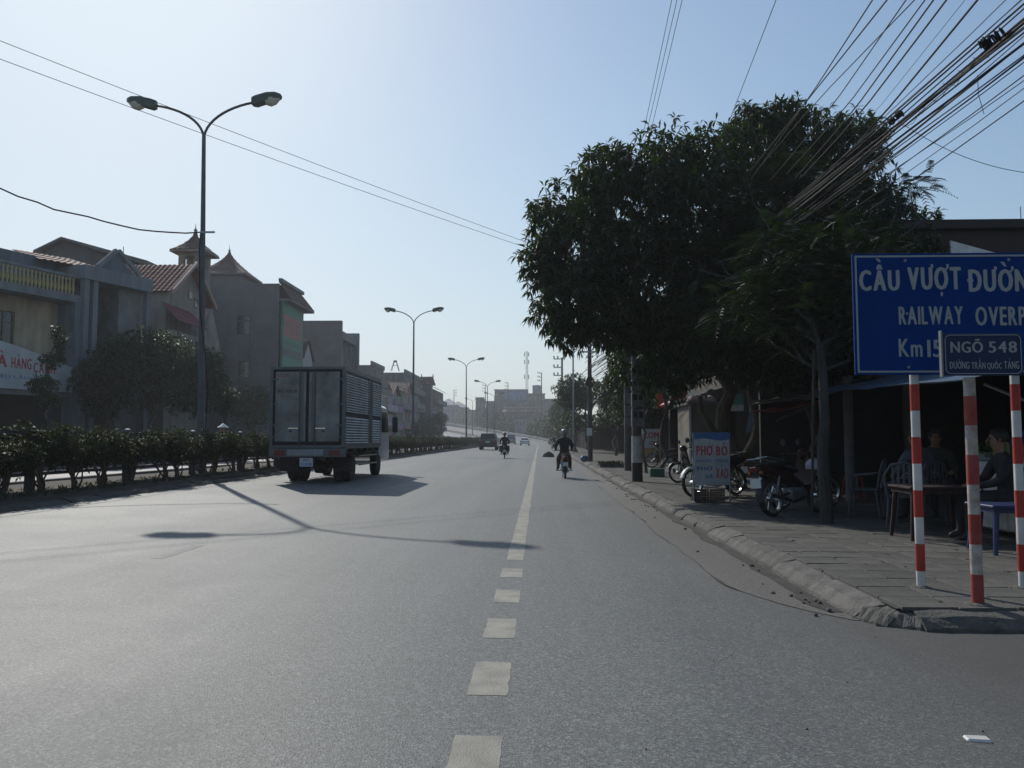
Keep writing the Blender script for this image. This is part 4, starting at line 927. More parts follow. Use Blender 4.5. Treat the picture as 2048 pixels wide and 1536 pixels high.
# ---- B1 cream restaurant with balustrade
A = at(-120, 870, 32.6); A.z = 0; ang = 20; L1 = along(A, ang, 150)
t = bld('restaurant', 'cream two storey restaurant at the left edge with yellow roof balustrade and white signboard', A, ang, 'restaurant')
M_cream = mw('cream_wall', (0.44, 0.36, 0.25)); M_pblue = mw('pale_blue_wall', (0.18, 0.205, 0.225)); M_yel = mat('yellow_balustrade', (0.42, 0.33, 0.13), .7, var=.15)
lx = lambda px: along(A, ang, px)
zb0, zb1 = 8.15, 9.15
block(t, 0, L1 - .35, 1.1, 9, 3.4, zb0 - .35, M_cream, fops=[(lx(-75), lx(-30), 1.9, 3.6), (lx(10), lx(53), 1.95, 3.65)], sops=[], mull=1)
block(t, 0, L1 - .35, 2.2, 9, 0, 3.4, M_dark, name='ground_floor_wall', roof=False)
MB().box(-.2, L1, -.1, 9, zb0 - .35, zb0).build('roof_slab', M_pblue, t)
MB().box(-.2, L1 - .36, .5, 1.1, 3.3, 3.55).build('canopy', M_conc, t)
for xx in (L1 - .34,): MB().box(xx, xx + .34, -.12, .6, 0, zb0 - .35).build('column', M_pblue, t)
MB().box(lx(-100), lx(-100) + .3, .6, .9, 0, 3.3).build('column', M_cream, t)
MB().box(-.2, L1, 0, .14, zb1 - .12, zb1).build('balustrade_rail', M_pblue, t)
prof = [(.05, 0), (.06, .04), (.035, .09), (.075, .28), (.07, .38), (.035, .62), (.035, .70), (.06, .78), (.05, .84)]
bl0 = None; k = 0; xx = 0.05
while xx < L1 - .3:
    if bl0 is None: bl0 = MB().lathe(prof, (0, .07, zb0), 8).build('baluster', M_yel, t, True); o = bl0
    else: o = bl0.copy(); COL.objects.link(o)
    o.location.x = xx; xx += .2
M_board = mat('signboard_white', (0.50, 0.52, 0.50), .6, var=.1, scale=1.2)
xs0, xs1 = lx(-118), lx(137)
poly = [(xs0, 3.35), (xs1, 3.35), (xs1, 4.55)] + [(xs1 + (xs0 - xs1) * k / 10, 4.55 + 1.15 * math.sin(k / 10 * 1.5)) for k in range(1, 11)]
sb = MB().prism(poly, -.10, 0.02, 'y').build('signboard', M_board, t)
M_rl = mat('red_lettering', (0.42, 0.05, 0.05), .6, var=.1); M_bl = mat('blue_lettering', (0.10, 0.17, 0.38), .6, var=.1); M_gl = mat('dark_lettering', (0.05, 0.07, 0.06), .6)
def btext(s, a, b, z0, z1, m, bold, par=sb, y=-.10): return text('lettering', s, lx(b) - lx(a), z1 - z0, m, par, face_M((lx(a), y, z0), (1, 0, 0), (0, -1, 0)), bold)
btext('NHÀ', -62, 5, 4.30, 5.05, M_rl, .05); btext('HÀNG', 13, 54, 4.28, 4.95, M_rl, .05); btext('CẢNH', 58, 102, 4.16, 4.82, M_rl, .05)
btext('CƠM NIÊU LẨU', -70, 50, 3.82, 4.05, M_bl, .02); btext('GÀ', 60, 74, 3.80, 3.98, M_bl, .02)
MB().box(lx(-118), lx(137), -.02, .1, 3.1, 3.34).build('lintel', M_conc, t)

# ---- B2 light blue house with pediment porch
A = at(156, 870, 38.5); A.z = 0; ang = 20; lx = lambda px: along(A, ang, px)
t = bld('house', 'light blue two storey house with a gabled pediment and a deep upper porch', A, ang)
Lb = lx(288); zbm = zof(548, 39)
M_lb = mw('light_blue_wall', (0.115, 0.15, 0.19))
block(t, 0, Lb, 2.0, 10, 0, zbm - .3, M_lb, fops=[(lx(183), lx(233), 5.0, 7.9)], mull=4, fr=mat('rose_frame', (.22, .12, .10), .6))
MB().box(-.1, Lb + .1, -.2, 2.0, zbm - .32, zbm + .38).build('beam', M_pblue, t)
for px in (156, 174, 283): MB().box(lx(px) - .0, lx(px) + .28, -.1, .22, 0, zbm - .33).build('column', M_pblue, t)
MB().box(lx(240), lx(283), .4, 2.0, 0, zbm - .33).build('side_wall', M_conc, t)
MB().box(0, Lb, -.1, 2.0, 3.2, 3.5).build('balcony_slab', M_pblue, t)
g = zbm + .39; gx0, gx1, gz = lx(192), lx(266), zof(512, 41.5) - .12
gm = (gx0 + gx1) / 2 - .2
MB().prism([(gx0, g), (gx1, g), (gm, gz)], .15, .5, 'y').build('pediment', M_lb, t)
rk_ = MB()
for (a0, b0) in (((gx0 - .15, g), (gm, gz + .08)), ((gm, gz + .08), (gx1 + .15, g))):
    d = Vector((b0[0] - a0[0], 0, b0[1] - a0[1])).normalized(); nn = Vector((-d.z, 0, d.x)) * .2
    rk_.prism([(a0[0], a0[1]), (b0[0], b0[1]), (b0[0] + nn.x, b0[1] + nn.z), (a0[0] + nn.x, a0[1] + nn.z)], -.05, .148, 'y')
rk_.build('raking_cornice', M_pblue, t)
tiled(t, (gx0 - 2.6, 1.0, zbm + .4), (gm, .5, zbm + .45), (gm, 3.6, gz), (gx0 - 2.0, 4, gz - .1), M_rt)
block(t, -3.6, gx0 - .1, 1.6, 9, zbm - 3, at(25, 497, 36.2).z - .17, M_lb, name='parapet_wall'); block(t, -9, -3.61, 2.2, 9, zbm - 3, at(0, 506, 35.5).z - .17, M_pblue, name='parapet_wall')
# ---- big dark metal roof behind
A = at(62, 870, 58); A.z = 0; x1 = at(278, 870, 58).x - A.x
t = thing('warehouse', 'building with a wide dark metal gable roof rising behind the light blue house', 'building', (A.x, 58, .17))
zA, zB, zC, zp = zof(493, 58), zof(473, 58), zof(522, 58), at(125, 473, 58).x - A.x
MB().prism([(0, 0), (x1, 0), (x1, zC - .6), (zp, zB - .2), (0, zA - .3)], .5, 14, 'y').build('wall', mw('dark_wall', (.08, .085, .09)), t)
MB().prism([(-.3, zA - .25), (zp, zB), (x1 + .3, zC), (x1 + .3, zC - .35), (zp, zB - .18), (-.3, zA - .42)], -.2, 14.3, 'y').build('roof', M_tin, t)
MB().tube([(at(220, 870, 58).x - A.x, 1, zof(506, 58)), (at(220, 870, 58).x - A.x, 1, zof(486, 58))], .03, 5).build('antenna', M_steel, t)
# ---- B3 red tiled gable house
A = at(325, 870, 47.4); A.z = 0
t = bld('house', 'house with steep red tiled roof and cream gable facing the street', A, 0)
ez, rz_, Lg = zof(577, 47.4, 325), zof(530, 50.2, 365), 5.6; D_ = 7.8; mid = Lg / 2
M_gab = mw('cream_gable', (0.25, 0.225, 0.185))
gb = MB(); sq = [(mid - .25, mid + .15, 8.9, 9.3), (mid + .35, mid + .75, 8.3, 8.7)]
gb.wall((0, 0, 0), X_, -Y_, Lg, ez, [(.3, 1.3, 4.4, 6.4), (1.9, 3.4, 4.2, 6.6), (4.2, 5.2, 4.4, 6.4)] + [(a, b, c, d) for a, b, c, d in sq if d < ez]); gb.wall((0, D_, 0), -Y_, -X_, D_, ez, [])
gb.add([(0, 0, ez), (Lg, 0, ez), (mid, 0, rz_ - .1)], [(0, 1, 2)]); gb.quad((Lg, 0, 0), (Lg, D_, 0), (Lg, D_, ez), (Lg, 0, ez))
gb.build('wall', M_gab, t, fix=False)
for q in ((.3, 1.3, 4.4, 6.4), (1.9, 3.4, 4.2, 6.6), (4.2, 5.2, 4.4, 6.4)) + tuple(q for q in sq if q[3] < ez): window(t, (0, 0, 0), X_, -Y_, q, mull=0 if q[1] - q[0] < .6 else 1)
tiled(t, (-.35, -.5, ez - .25), (-.35, D_, ez - .25), (mid, D_, rz_), (mid, -.5, rz_), M_rt, name='roof')
tiled(t, (Lg + .35, -.5, ez - .25), (Lg + .35, D_, ez - .25), (mid, D_, rz_), (mid, -.5, rz_), M_rt, name='roof')
rk_ = MB()
for sg, xa in ((1, -.42), (-1, Lg + .42)): rk_.prism([(xa, ez - .38), (mid, rz_ - .02), (mid, rz_ + .2), (xa, ez - .12)], -.66, -.505, 'y')
rk_.build('barge_board', mat('barge_board', (.36, .24, .20), .7), t)
M_mar = mat('maroon_panel', (0.16, 0.025, 0.03), .6, var=.12)
tiled(t, (-.9, -1.25, 8.05), (3.1, -1.25, 8.05), (3.1, -.05, 9.25), (-.9, -.05, 9.25), M_mar, name='lower_roof')
MB().box(-1.4, Lg, -1.0, -.02, 7.2, 7.5).build('balcony', M_gab, t); MB().box(-1.4, Lg, -1.0, -.02, 3.4, 3.7).build('balcony', M_gab, t)
for xx in (.0, 1.6, 3.7, 5.3): MB().box(xx, xx + .26, -1.0, -.75, 3.7, 7.2).build('column', M_gab, t)
MB().prism([(2.0, 6.7), (5.7, 6.7), (3.9, 9.6)], -1.2, -1.02, 'y').build('small_gable', M_gab, t)
for (px_, py_) in ((368, 590), (379, 607)):
    q_ = at(px_, py_, 50.6 + (px_ - 368) * .08); zc0 = q_.z - .17; yc0 = q_.y - 47.4
    f_ = MB().box(yc0 - .28, yc0 + .28, -.05, -.005, zc0 - .30, zc0 + .30).build('window', M_wframe, t); MB().box(yc0 - .21, yc0 + .21, -.065, -.051, zc0 - .23, zc0 + .23).build('pane', M_glass, f_)
# ---- spire belfry
def tower(label, pxc, Y, pxw, py_apex, py_eave, py_fin, body_px, m_body, opening, top_curve, zlow=0):
    c = at(pxc, 870, Y); hw = pxw / 2 / FPX * Y; bw = body_px / 2 / FPX * Y; za, ze, zf = zof(py_apex, Y, pxc), zof(py_eave, Y, pxc), zof(py_fin, Y, pxc)
    t = thing('tower', label, 'tower', (c.x, Y, .17), R(0)); n_ = 7; rings = []
    for k in range(n_):
        s = k / (n_ - 1); w = hw * ((1 - s) ** top_curve) + .03; z = ze + (za - ze) * s; rings.append([(-w, -w, z), (w, -w, z), (w, w, z), (-w, w, z)])
    MB().loft(rings).build('roof', M_rt2, t); tl = MB()
    for sx, sy in ((0, -1), (1, 0), (0, 1), (-1, 0)):
        for j in range(int((za - ze) / .3)):
            s0, s1 = j * .3 / (za - ze), min(1, (j * .3 + .34) / (za - ze)); w0, w1 = hw * (1 - s0) ** top_curve + .03, hw * (1 - s1) ** top_curve + .03; z0_, z1_ = ze + (za - ze) * s0, ze + (za - ze) * s1
            nn = max(1, int(2 * w0 / .3))
            for i in range(nn):
                a, b = -1 + 2 * i / nn, -1 + 2 * (i + 1) / nn
                def W3(f, w, z, e): return (f * w, -w - e, z) if sy == -1 else (f * w, w + e, z) if sy == 1 else (w + e, f * w, z) if sx == 1 else (-w - e, f * w, z)
                k = len(tl.v); tl.v += [W3(a, w0, z0_ + .02, .05), W3((a + b) / 2, w0, z0_ + .03, .09), W3(b, w0, z0_ + .02, .05), W3(b, w1, z1_, .01), W3((a + b) / 2, w1, z1_, .04), W3(a, w1, z1_, .01)]; tl.f += [(k, k + 1, k + 4, k + 5), (k + 1, k + 2, k + 3, k + 4)]
    o = tl.build('roof_tiles', M_rt2, t, fix=False); o['kind'] = 'stuff'
    MB().box(-hw - .08, hw + .08, -hw - .08, hw + .08, ze - .16, ze - .01).build('eave_board', m_body, t)
    MB().lathe([(.09, 0), (.14, .12), (.05, .25), (.035, .3), (.012, zf - za)], (0, 0, za - .05), 8).build('finial', M_steel, t)
    if opening:
        zl = ze - opening; zo = zl - .0
        for sx in (-1, 1):
            for sy in (-1, 1): MB().box(min(sx * bw, sx * bw * .55), max(sx * bw, sx * bw * .55), min(sy * bw, sy * bw * .55), max(sy * bw, sy * bw * .55), zl, ze - .165).build('column', m_body, t)
        ar = MB()
        for yy in (-bw * .98, bw * .80):
            for sx in (-1, 1): ar.prism([(0, ze - .17), (sx * bw * .549, ze - .17), (sx * bw * .549, ze - .75), (sx * bw * .40, ze - .45), (sx * bw * .2, ze - .33), (0, ze - .30)], yy, yy + bw * .18, 'y')
        ar.build('arch', m_body, t)
        for sx in (-1, 1): MB().tube([(sx * bw * .3, -bw * .8, zl), (sx * bw * .3, -bw * .8, ze - .5)], .07, 8).build('baluster', m_body, t)
        MB().box(-bw, bw, -bw, bw, zlow, zl - .01).build('wall', m_body, t)
    else: block(t, -bw, bw, -bw, bw, zlow, ze - .165, m_body, fops=[])
    return t
tower('slim belfry with an open arched top under a pointed tiled spire', 380, 54.5, 68, 463, 506, 446, 47, M_gab, 1.15, 1.75)
tower('square tower with a curved pagoda roof and thin finial beside the belfry', 450, 79, 101, 503, 556, 488, 84, M_render, 0, 1.5)
# ---- B4 tall grey block with green billboard
A = at(550, 870, 68.2); A.z = 0; L4 = along(A, 0, 598); H4 = zof(567, 68.2, 550)
t = bld('apartment_block', 'tall grey rendered block with tiled skirt roof and faded green billboard', A, 0, 'building')
dz = 8.2
block(t, 0, L4, 0, dz, 0, H4, M_render, fops=[], sops=[(dz - 3.6, dz - 2.4, zof(675, 70, 480), zof(636, 70, 480)), (dz - 3.4, dz - 2.4, zof(758, 70, 480), zof(726, 70, 480)), (1.0, 2.1, zof(675, 70, 480), zof(640, 70, 480))], fr=M_wframe, mull=1)
MB().box(-.05, .10, -.12, 0, .5, H4).build('corner_trim', M_conc, t)
MB().tube([(-.1, 2.2, H4 - .8), (-.1, 2.2, 3)], .06, 6).build('drain_pipe', M_conc, t)
z_s = H4 - .75; sk = [(0.12, -.02, z_s + .9), (L4, -.02, z_s + .9), (L4 + .5, -1.1, z_s - .55), (0.12, -1.1, z_s - .55)]
tiled(t, sk[3], sk[2], sk[1], sk[0], M_rt2, name='skirt_roof'); MB().box(.12, L4 + .5, -1.12, -.02, z_s - .75, z_s - .56).build('eave_slab', M_conc, t)
MB().box(.12, L4 - .1, -.3, .0, z_s + .95, z_s + 1.25).build('parapet', M_pblue, t)
M_gb = mat('faded_green_billboard', (0.025, 0.19, 0.11), .6, var=.2, scale=.8); M_gbl = mat('billboard_dark_band', (.035, .09, .09), .6, var=.25, scale=1.2)
bb = MB().box(.15, L4 * .86, -.45, -.25, 7.2, z_s - .8).build('billboard', M_gb, t)
M_pr = mat('faded_pink_panel', (0.34, 0.08, 0.07), .6, var=.2, scale=2)
MB().box(.25, L4 * .80, -.462, -.452, 10.1, 12.0).build('billboard_panel', M_pr, bb)
MB().box(.2, L4 * .83, -.462, -.452, 8.3, 9.1).build('billboard_panel', M_gbl, bb)
lt = MB(); rq = random.Random(6)
for k in range(7): MB().box(.4 + k * .72, .56 + k * .72, -.476, -.466, 10.5 + rq.uniform(-.1, .1), 11.6 + rq.uniform(-.2, .1)).build('printed_stroke', M_gb, bb)
lt = MB()
for k in range(11): MB().box(.4 + k * .5, .55 + k * .5, -.476, -.466, 9.3, 9.8).build('printed_stroke', mat('pale_green', (.13, .24, .19), .6), bb)
MB().box(.15, L4 * .83, -.45, -.2, 6.6, 7.15).build('billboard_panel', M_pblue, t)
MB().box(L4 * .88, L4 - .05, -.25, -.02, 3, z_s - .8).build('billboard_panel', mat('dark_green_strip', (.02, .06, .035), .6), t)
# ---- small house with white gable squeezed between
A = at(603, 870, 82); A.z = 0; L_ = along(A, 0, 622)
t = bld('house', 'small house with a white gable between the green billboard and grey box building', A, 0); hz_ = zof(716, 82, 600); w_ = L_
gb = MB().prism([(0, 0), (w_, 0), (w_, hz_), (w_ * .5, hz_ + 1.9), (0, hz_)], 0, .3, 'y').build('gable_wall', mw('white_gable', (.42, .42, .40)), t)
MB().box(0, w_, .31, 6, 0, hz_).build('wall', M_render, t)
tiled(t, (-.3, -.2, hz_ - .1), (-.3, 5.5, hz_ - .1), (w_ / 2, 5.5, hz_ + 2.1), (w_ / 2, -.2, hz_ + 2.1), M_rt2); tiled(t, (w_ + .3, -.2, hz_ - .1), (w_ + .3, 5.5, hz_ - .1), (w_ / 2, 5.5, hz_ + 2.1), (w_ / 2, -.2, hz_ + 2.1), M_rt2)
# ---- B5 grey box building
A = at(680, 870, 90.5); A.z = 0; L_ = along(A, 0, 712); H = zof(641, 90.5, 680)
t = bld('apartment_block', 'plain grey box building with a framed glazed facade beyond the green billboard', A, 0, 'building')
block(t, 0, .3, 0, 6.2, 0, H, M_render, name='side_wall'); block(t, .31, L_ - .6, .8, 6.2, 0, H - 1.3, M_render, fops=[(1.0 + 1.7 * k, 2.2 + 1.7 * k, 3.6 * j + 3.8, 3.6 * j + 6.2) for k in range(3) for j in range(2)] + [], fr=M_wframew, mull=2)
MB().box(.31, L_ - .6, -.1, .8, H - 2.1, H - 1.2).build('beam', M_conc, t); MB().box(L_ - .6, L_, -.3, 6.2, 0, H - .5).build('side_wall', M_pblue, t)
MB().box(.0, .28, -.06, -.005, 0, H - .05).build('corner_trim', M_conc, t)
for k in range(3): MB().box(.8 + k * 2.1, 1.0 + k * 2.1, .1, .3, 0, H - 2.11).build('column', M_conc, t)
# ---- row of older houses towards the ramp
def oldhouse(label, px0, Y0, px1, pytop, col, depth=7, roof=None, nwin=2, floors=3, ang=0, awn=None, name='house', ccol=None, balc=True, H=None, yoff=0, sidewin=()):
    A = at(px0, 870, Y0); A.z = 0; L = along(A, ang, px1); H = H or zof(pytop, Y0, px0); m = mw('wall_' + '_'.join('%02d' % int(c * 100) for c in col), col)
    t = bld(name, label, A, ang); fh = H / floors; ops = []
    for f in range(floors):
        for k in range(nwin): cx = L * (k + .5) / nwin; ww = min(1.3, L / nwin * .55); ops.append((cx - ww / 2, cx + ww / 2, f * fh + (.3 if f == 0 else .9), f * fh + min(fh - .45, 2.7)))
    block(t, 0, L, 0, depth, 0, H, m, fops=ops, sops=list(sidewin), fr=M_wframew, mull=1)
    if balc:
        for f in range(1, floors):
            b = MB().box(.1, L - .1, -.95, -.01, f * fh - .12, f * fh + .05).build('balcony', M_conc, t); MB().box(.1, L - .1, -.95, -.88, f * fh + .06, f * fh + .85).build('balcony_front', ccol and mw('acc_%02d%02d' % (int(ccol[0] * 100), int(ccol[2] * 100)), ccol) or M_conc, b)
    if roof == 'gable':
        tiled(t, (-.3, -.5, H), (-.3, depth, H), (L / 2, depth, H + L * .32), (L / 2, -.5, H + L * .32), M_rt2); tiled(t, (L + .3, -.5, H), (L + .3, depth, H), (L / 2, depth, H + L * .32), (L / 2, -.5, H + L * .32), M_rt2)
        MB().add([(0, -.01, H), (L, -.01, H), (L / 2, -.01, H + L * .32)], [(0, 1, 2)]).build('gable_wall', m, t)
    elif roof == 'shed': tiled(t, (-.2, -.9, H - .1), (L + .2, -.9, H - .1), (L + .2, 1.6, H + 1.2), (-.2, 1.6, H + 1.2), M_rt)
    else: MB().box(-.1, L + .1, -.15, .1, H - .02, H + .55).build('parapet', M_conc, t)
    if awn: MB().prism([(-1.3, 2.6), (0, 3.1), (0, 3.2), (-1.3, 2.7)], .1, L - .1, 'x').build('awning', mat('awn_%02d%02d' % (int(awn[0] * 100), int(awn[1] * 100)), awn, .7), t)
    return t
oldhouse('grey concrete block right of the grey box building, seen above the truck roof', 741, 106.8, 766, 730, (.17, .165, .155), 4.6, None, 2, 4)
oldhouse('long plain grey building with a flat parapet behind the older houses', 808, 133, 842, 745, (.155, .15, .145), 7.6, None, 2, 4)
A = at(789, 870, 134)
t = thing('water_tank', 'pyramid shaped lattice stand with a small tank on the roof of the long grey building', 'water tank', (A.x, 134, zof(739, 134) + .0)); hh = zof(724, 134) - zof(740, 134); w0 = 8 / FPX * 134
MB().box(-.25, .25, -.25, .25, hh - .1, hh + .2).build('tank', M_conc, t); mb = MB()
for sx in (-1, 1):
    for sy in (-1, 1): mb.tube([(sx * w0, sy * w0 * .6, -.2), (sx * .2, sy * .2, hh)], .05, 4)
mb.tube([(-w0 * .5, -w0 * .3, hh * .5), (w0 * .5, -w0 * .3, hh * .5)], .04, 4); mb.build('stand', M_steel, t)
def oh(*a, **k): return oldhouse(*a, **k)
oh('cream house with a white balcony front, partly behind the truck cab', 762, 104, 782, 785, (.34, .30, .28), 6, None, 1, 3, ccol=(.40, .36, .40), awn=(.30, .08, .05))
oh('narrow house with a purple banner front and white window surround', 782, 112, 794, 789, (.24, .21, .30), 6, 'gable', 1, 3, ccol=(.30, .18, .30))
oh('pale green house under a red tiled roof beside the second street lamp', 794, 119, 809, 778, (.22, .27, .22), 6, 'shed', 1, 3, awn=(.35, .12, .05))
oh('brown fronted house just right of the second street lamp', 809, 128, 822, 786, (.24, .18, .15), 6, 'gable', 1, 3, awn=(.10, .12, .2))
oh('grey blue house with upper balconies among the far left row', 822, 138, 838, 776, (.25, .28, .30), 6, None, 2, 3, awn=(.25, .25, .22))
oh('cream house with orange roof edge in the far left row', 838, 150, 852, 782, (.36, .30, .24), 6, 'shed', 1, 3, awn=(.2, .08, .05))
oh('narrow pale house before the last house on the left', 852, 162, 864, 800, (.28, .27, .26), 6, 'gable', 1, 3)
oh('brown last house of the left row with a tall blank side wall', 866, 170, 886, 778, (.16, .13, .115), 7, 'shed', 2, 4)
A = at(836, 870, 150); t = thing('roof_pavilion', 'small temple like roof with two ridge ornaments above the far houses', 'pavilion', (A.x, 152, .17)); w = at(862, 870, 150).x - A.x; za_, ze_ = zof(751, 150, 850), zof(768, 150, 850)
MB().box(.3, w - .3, 0, 2.2, 4, ze_ - .05).build('wall', M_render, t)
tiled(t, (-.25, -.4, ze_), (w + .25, -.4, ze_), (w - .1, 1.1, za_), (.1, 1.1, za_), M_rt2); tiled(t, (-.25, 2.6, ze_), (w + .25, 2.6, ze_), (w - .1, 1.1, za_), (.1, 1.1, za_), M_rt2)
for xx in (.1, w - .1): MB().prism([(xx - .12, za_ - .1), (xx + .12, za_ - .1), (xx + .05, za_ + .5), (xx - .05, za_ + .5)], 1.0, 1.2, 'y').build('ridge_ornament', M_rt2, t)
# ---- far blocks beyond the ramp
def farblock(label, px0, px1, Y, pytop, col, d=12, floors=4, nwin=4, pybot=872, name='building', extra=None):
    a, b = at(px0, 870, Y), at(px1, 870, Y); H = at(px0, pytop, Y).z + .4; w = b.x - a.x; m = mw('far_' + '_'.join('%02d' % int(c * 100) for c in col), col)
    t = thing(name, label, 'building', (a.x, Y, -.4)); ops = []; fh = H / floors
    for f in range(floors):
        for k in range(nwin): cx = w * (k + .5) / nwin; ww = w / nwin * .5; ops.append((cx - ww / 2, cx + ww / 2, f * fh + fh * .3, f * fh + fh * .75))
    block(t, 0, w, 0, d, 0, H, m, fops=ops, fr=M_wframew, mull=1); MB().box(-.2, w + .2, -.3, .2, H + .01, H + .5).build('parapet', M_conc, t)
    return t, w, H
t, w, H = farblock('large hazy block with a blue painted top storey and ochre lower walls beyond the ramp', 989, 1056, 345, 781, (.15, .105, .07), 16, 5, 6)
MB().box(w * .22, w * .98, -.35, -.05, H - 4.6, H - .2).build('blue_band', mw('blue_band', (.12, .20, .32)), t)
t, w, H = farblock('ochre rear block with a round water tank on top beyond the ramp', 1054, 1090, 350, 789, (.19, .13, .08), 14, 5, 3)
tk = thing('water_tank', 'large round concrete water tank on the roof of the ochre block', 'water tank', (at(1074, 870, 352).x, 356, at(1074, 789, 352).z)); MB().lathe([(2.0, 0), (2.0, 3.8), (1.9, 4.1)], n=20).build('tank', M_conc, tk, True); MB().lathe([(2.15, 3.9), (2.15, 4.2), (.3, 4.5)], n=20).build('lid', M_conc, tk)
for (lb_, a_, b_, Y_f, t_, c_, fl_, nw_) in (('small brown house stepped below the blue topped block on its left', 972, 992, 318, 806, (.15, .12, .10), 3, 2), ('narrow dark house in front of the blue topped block', 1004, 1016, 322, 800, (.12, .11, .11), 4, 1), ('reddish brick house under the blue band of the large block', 1018, 1034, 326, 806, (.20, .10, .08), 3, 2),
        ('grey stepped block left of the round water tank', 1040, 1056, 324, 799, (.15, .15, .15), 4, 2), ('white fronted shed among the trees beyond the ramp', 1056, 1070, 300, 832, (.34, .34, .32), 2, 2), ('teal walled house right of the radio mast', 1072, 1086, 318, 812, (.12, .17, .17), 3, 2), ('low white house beyond the third street lamp', 940, 952, 350, 822, (.34, .33, .31), 2, 2)): farblock(lb_, a_, b_, Y_f, t_, c_, 7, fl_, nw_)
farblock('dark low block at the right end of the far skyline', 1088, 1120, 330, 800, (.14, .125, .12), 12, 3, 3)
farblock('grey brown block left of the fourth street lamp beyond the ramp', 951, 968, 330, 797, (.16, .14, .14), 10, 4, 2)
t, w, H = farblock('low building with a wide orange tiled eave in front of the large hazy block', 1010, 1080, 290, 818, (.22, .21, .18), 10, 3, 6)
tiled(t, (-1, -2.2, H - 1.2), (w + 1, -2.2, H - 1.2), (w, 1.0, H + .6), (0, 1.0, H + .6), mat('orange_roof', (.34, .20, .13), .7, island=True), tw=.8, tl=.8)
farblock('pale building among the trees below the orange eave', 1030, 1052, 255, 838, (.30, .30, .27), 8, 3, 3); farblock('small white walled house among the trees at the end of the pavement', 1098, 1112, 190, 822, (.36, .36, .34), 6, 2, 2)
farblock('blue grey house far behind the ramp on the left', 884, 917, 400, 812, (.20, .23, .25), 10, 4, 4); farblock('pale yellow house far behind the ramp', 915, 937, 370, 817, (.28, .27, .20), 10, 4, 3); farblock('low grey house far behind the ramp beside the third lamp', 936, 956, 420, 826, (.22, .22, .22), 10, 3, 2)
# open concrete frame with slabs left of the big block
A = at(955, 870, 300); t = thing('building', 'unfinished concrete frame with thin slabs left of the blue topped building', 'building', (A.x, 300, -.4)); w = at(988, 870, 300).x - A.x
for px, py in ((0, 815), (4, 828), (12, 802)):
    z = at(960, py, 300).z + .4; MB().box(px * .18, w, 0, 5, z - .25, z).build('slab', M_conc, t)
for k in range(5): MB().box(w * k / 4.2, w * k / 4.2 + .35, .2, .5, 0, at(960, 815 if k < 3 else 802, 300).z + .1).build('column', M_conc, t)
# mast
p = at(1053, 700, 345); t = thing('radio_mast', 'tall lattice radio mast with antennas standing behind the blue topped building', 'mast', (p.x, 347, -.4)); zt = p.z; mb = MB()
lg = [(.9 * math.cos(a), .9 * math.sin(a)) for a in (0, 2.094, 4.189)]
for x, y in lg: mb.tube([(x, y, 0), (x * .45, y * .45, zt)], .10, 5)
nseg = 20
for k in range(nseg):
    z0_, z1_ = zt * k / nseg, zt * (k + 1) / nseg; s0, s1 = 1 - .55 * k / nseg, 1 - .55 * (k + 1) / nseg
    for i in range(3): a, b = lg[i], lg[(i + 1) % 3]; mb.tube([(a[0] * s0, a[1] * s0, z0_), (b[0] * s1, b[1] * s1, z1_)], .05, 4); mb.tube([(a[0] * s1, a[1] * s1, z1_), (b[0] * s1, b[1] * s1, z1_)], .04, 4)
mb.build('lattice', M_steel, t)
for k, zz in enumerate((zt - 1.2, zt - 4.5, zt - 11)):
    for sg in (-1, 1): MB().box(sg * .9 - .18, sg * .9 + .18, -.1, .1, zz - 1, zz + .8).build('antenna', M_conc, t)

# ---- air conditioners, roof tanks
ac0 = None
for k, (X, Y, z, lb) in enumerate(((-22.62, 92.5, 8.0, 'air conditioner box on the grey box building facade'), (-22.75, 70.5, 5.2, 'air conditioner box low on the grey tower block'), (-22.85, 107.6, 7.6, 'air conditioner box on the grey concrete block right of the truck'), (-22.9, 113, 4.9, 'air conditioner box beside the purple banner house'), (-22.9, 139, 8.2, 'air conditioner box high on the grey blue house'))):
    if ac0 is None:
        ac0 = thing('air_conditioner', lb, 'air conditioner', (X, Y, z), R(90)); MB().box(-.4, .4, -.32, 0, 0, .55, ch=.02).build('casing', M_white, ac0); MB().lathe([(.20, 0), (.20, -.02), (.17, -.03), (.03, -.03)], (-.1, -.325, .28), 14, None, 'y').build('fan_grille', M_blackp, ac0); MB().box(-.35, -.3, -.3, 0, -.2, -.01).box(.3, .35, -.3, 0, -.2, -.01).build('bracket', M_steel, ac0)
    else: dup(ac0, (X, Y, z), R(90), lb)
# ================================================================== RIGHT HAND SIDE: dark block, shops, eatery
t = thing('building', 'dark brown flat roofed building behind the blue road sign with a domed tank', 'building', (8.7, 19.2, PZ)); Ht = 6.15
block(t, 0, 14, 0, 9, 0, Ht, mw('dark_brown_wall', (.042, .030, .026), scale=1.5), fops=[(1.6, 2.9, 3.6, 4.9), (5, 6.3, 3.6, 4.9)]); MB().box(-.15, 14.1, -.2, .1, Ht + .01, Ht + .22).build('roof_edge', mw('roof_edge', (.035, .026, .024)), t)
M_corr = mat('corrugated_sheet', (.24, .27, .29), .55, var=.2, scale=2)
def corrug(x0, x1, y, z0, z1, m, par, name='corrugated_panel', pitch=.09, dp=.025):
    n = int((x1 - x0) / pitch * 2); mb = MB()
    for i in range(n + 1): x = x0 + (x1 - x0) * i / n; yy = y - (dp if i % 2 else 0); mb.v += [(x, yy, z0), (x, yy, z1)]
    for i in range(n): mb.f.append((2 * i, 2 * i + 2, 2 * i + 3, 2 * i + 1))
    return mb.build(name, m, par, fix=False)
corrug(-.1, .75, -.3, 4.6, Ht - .55, M_corr, t)
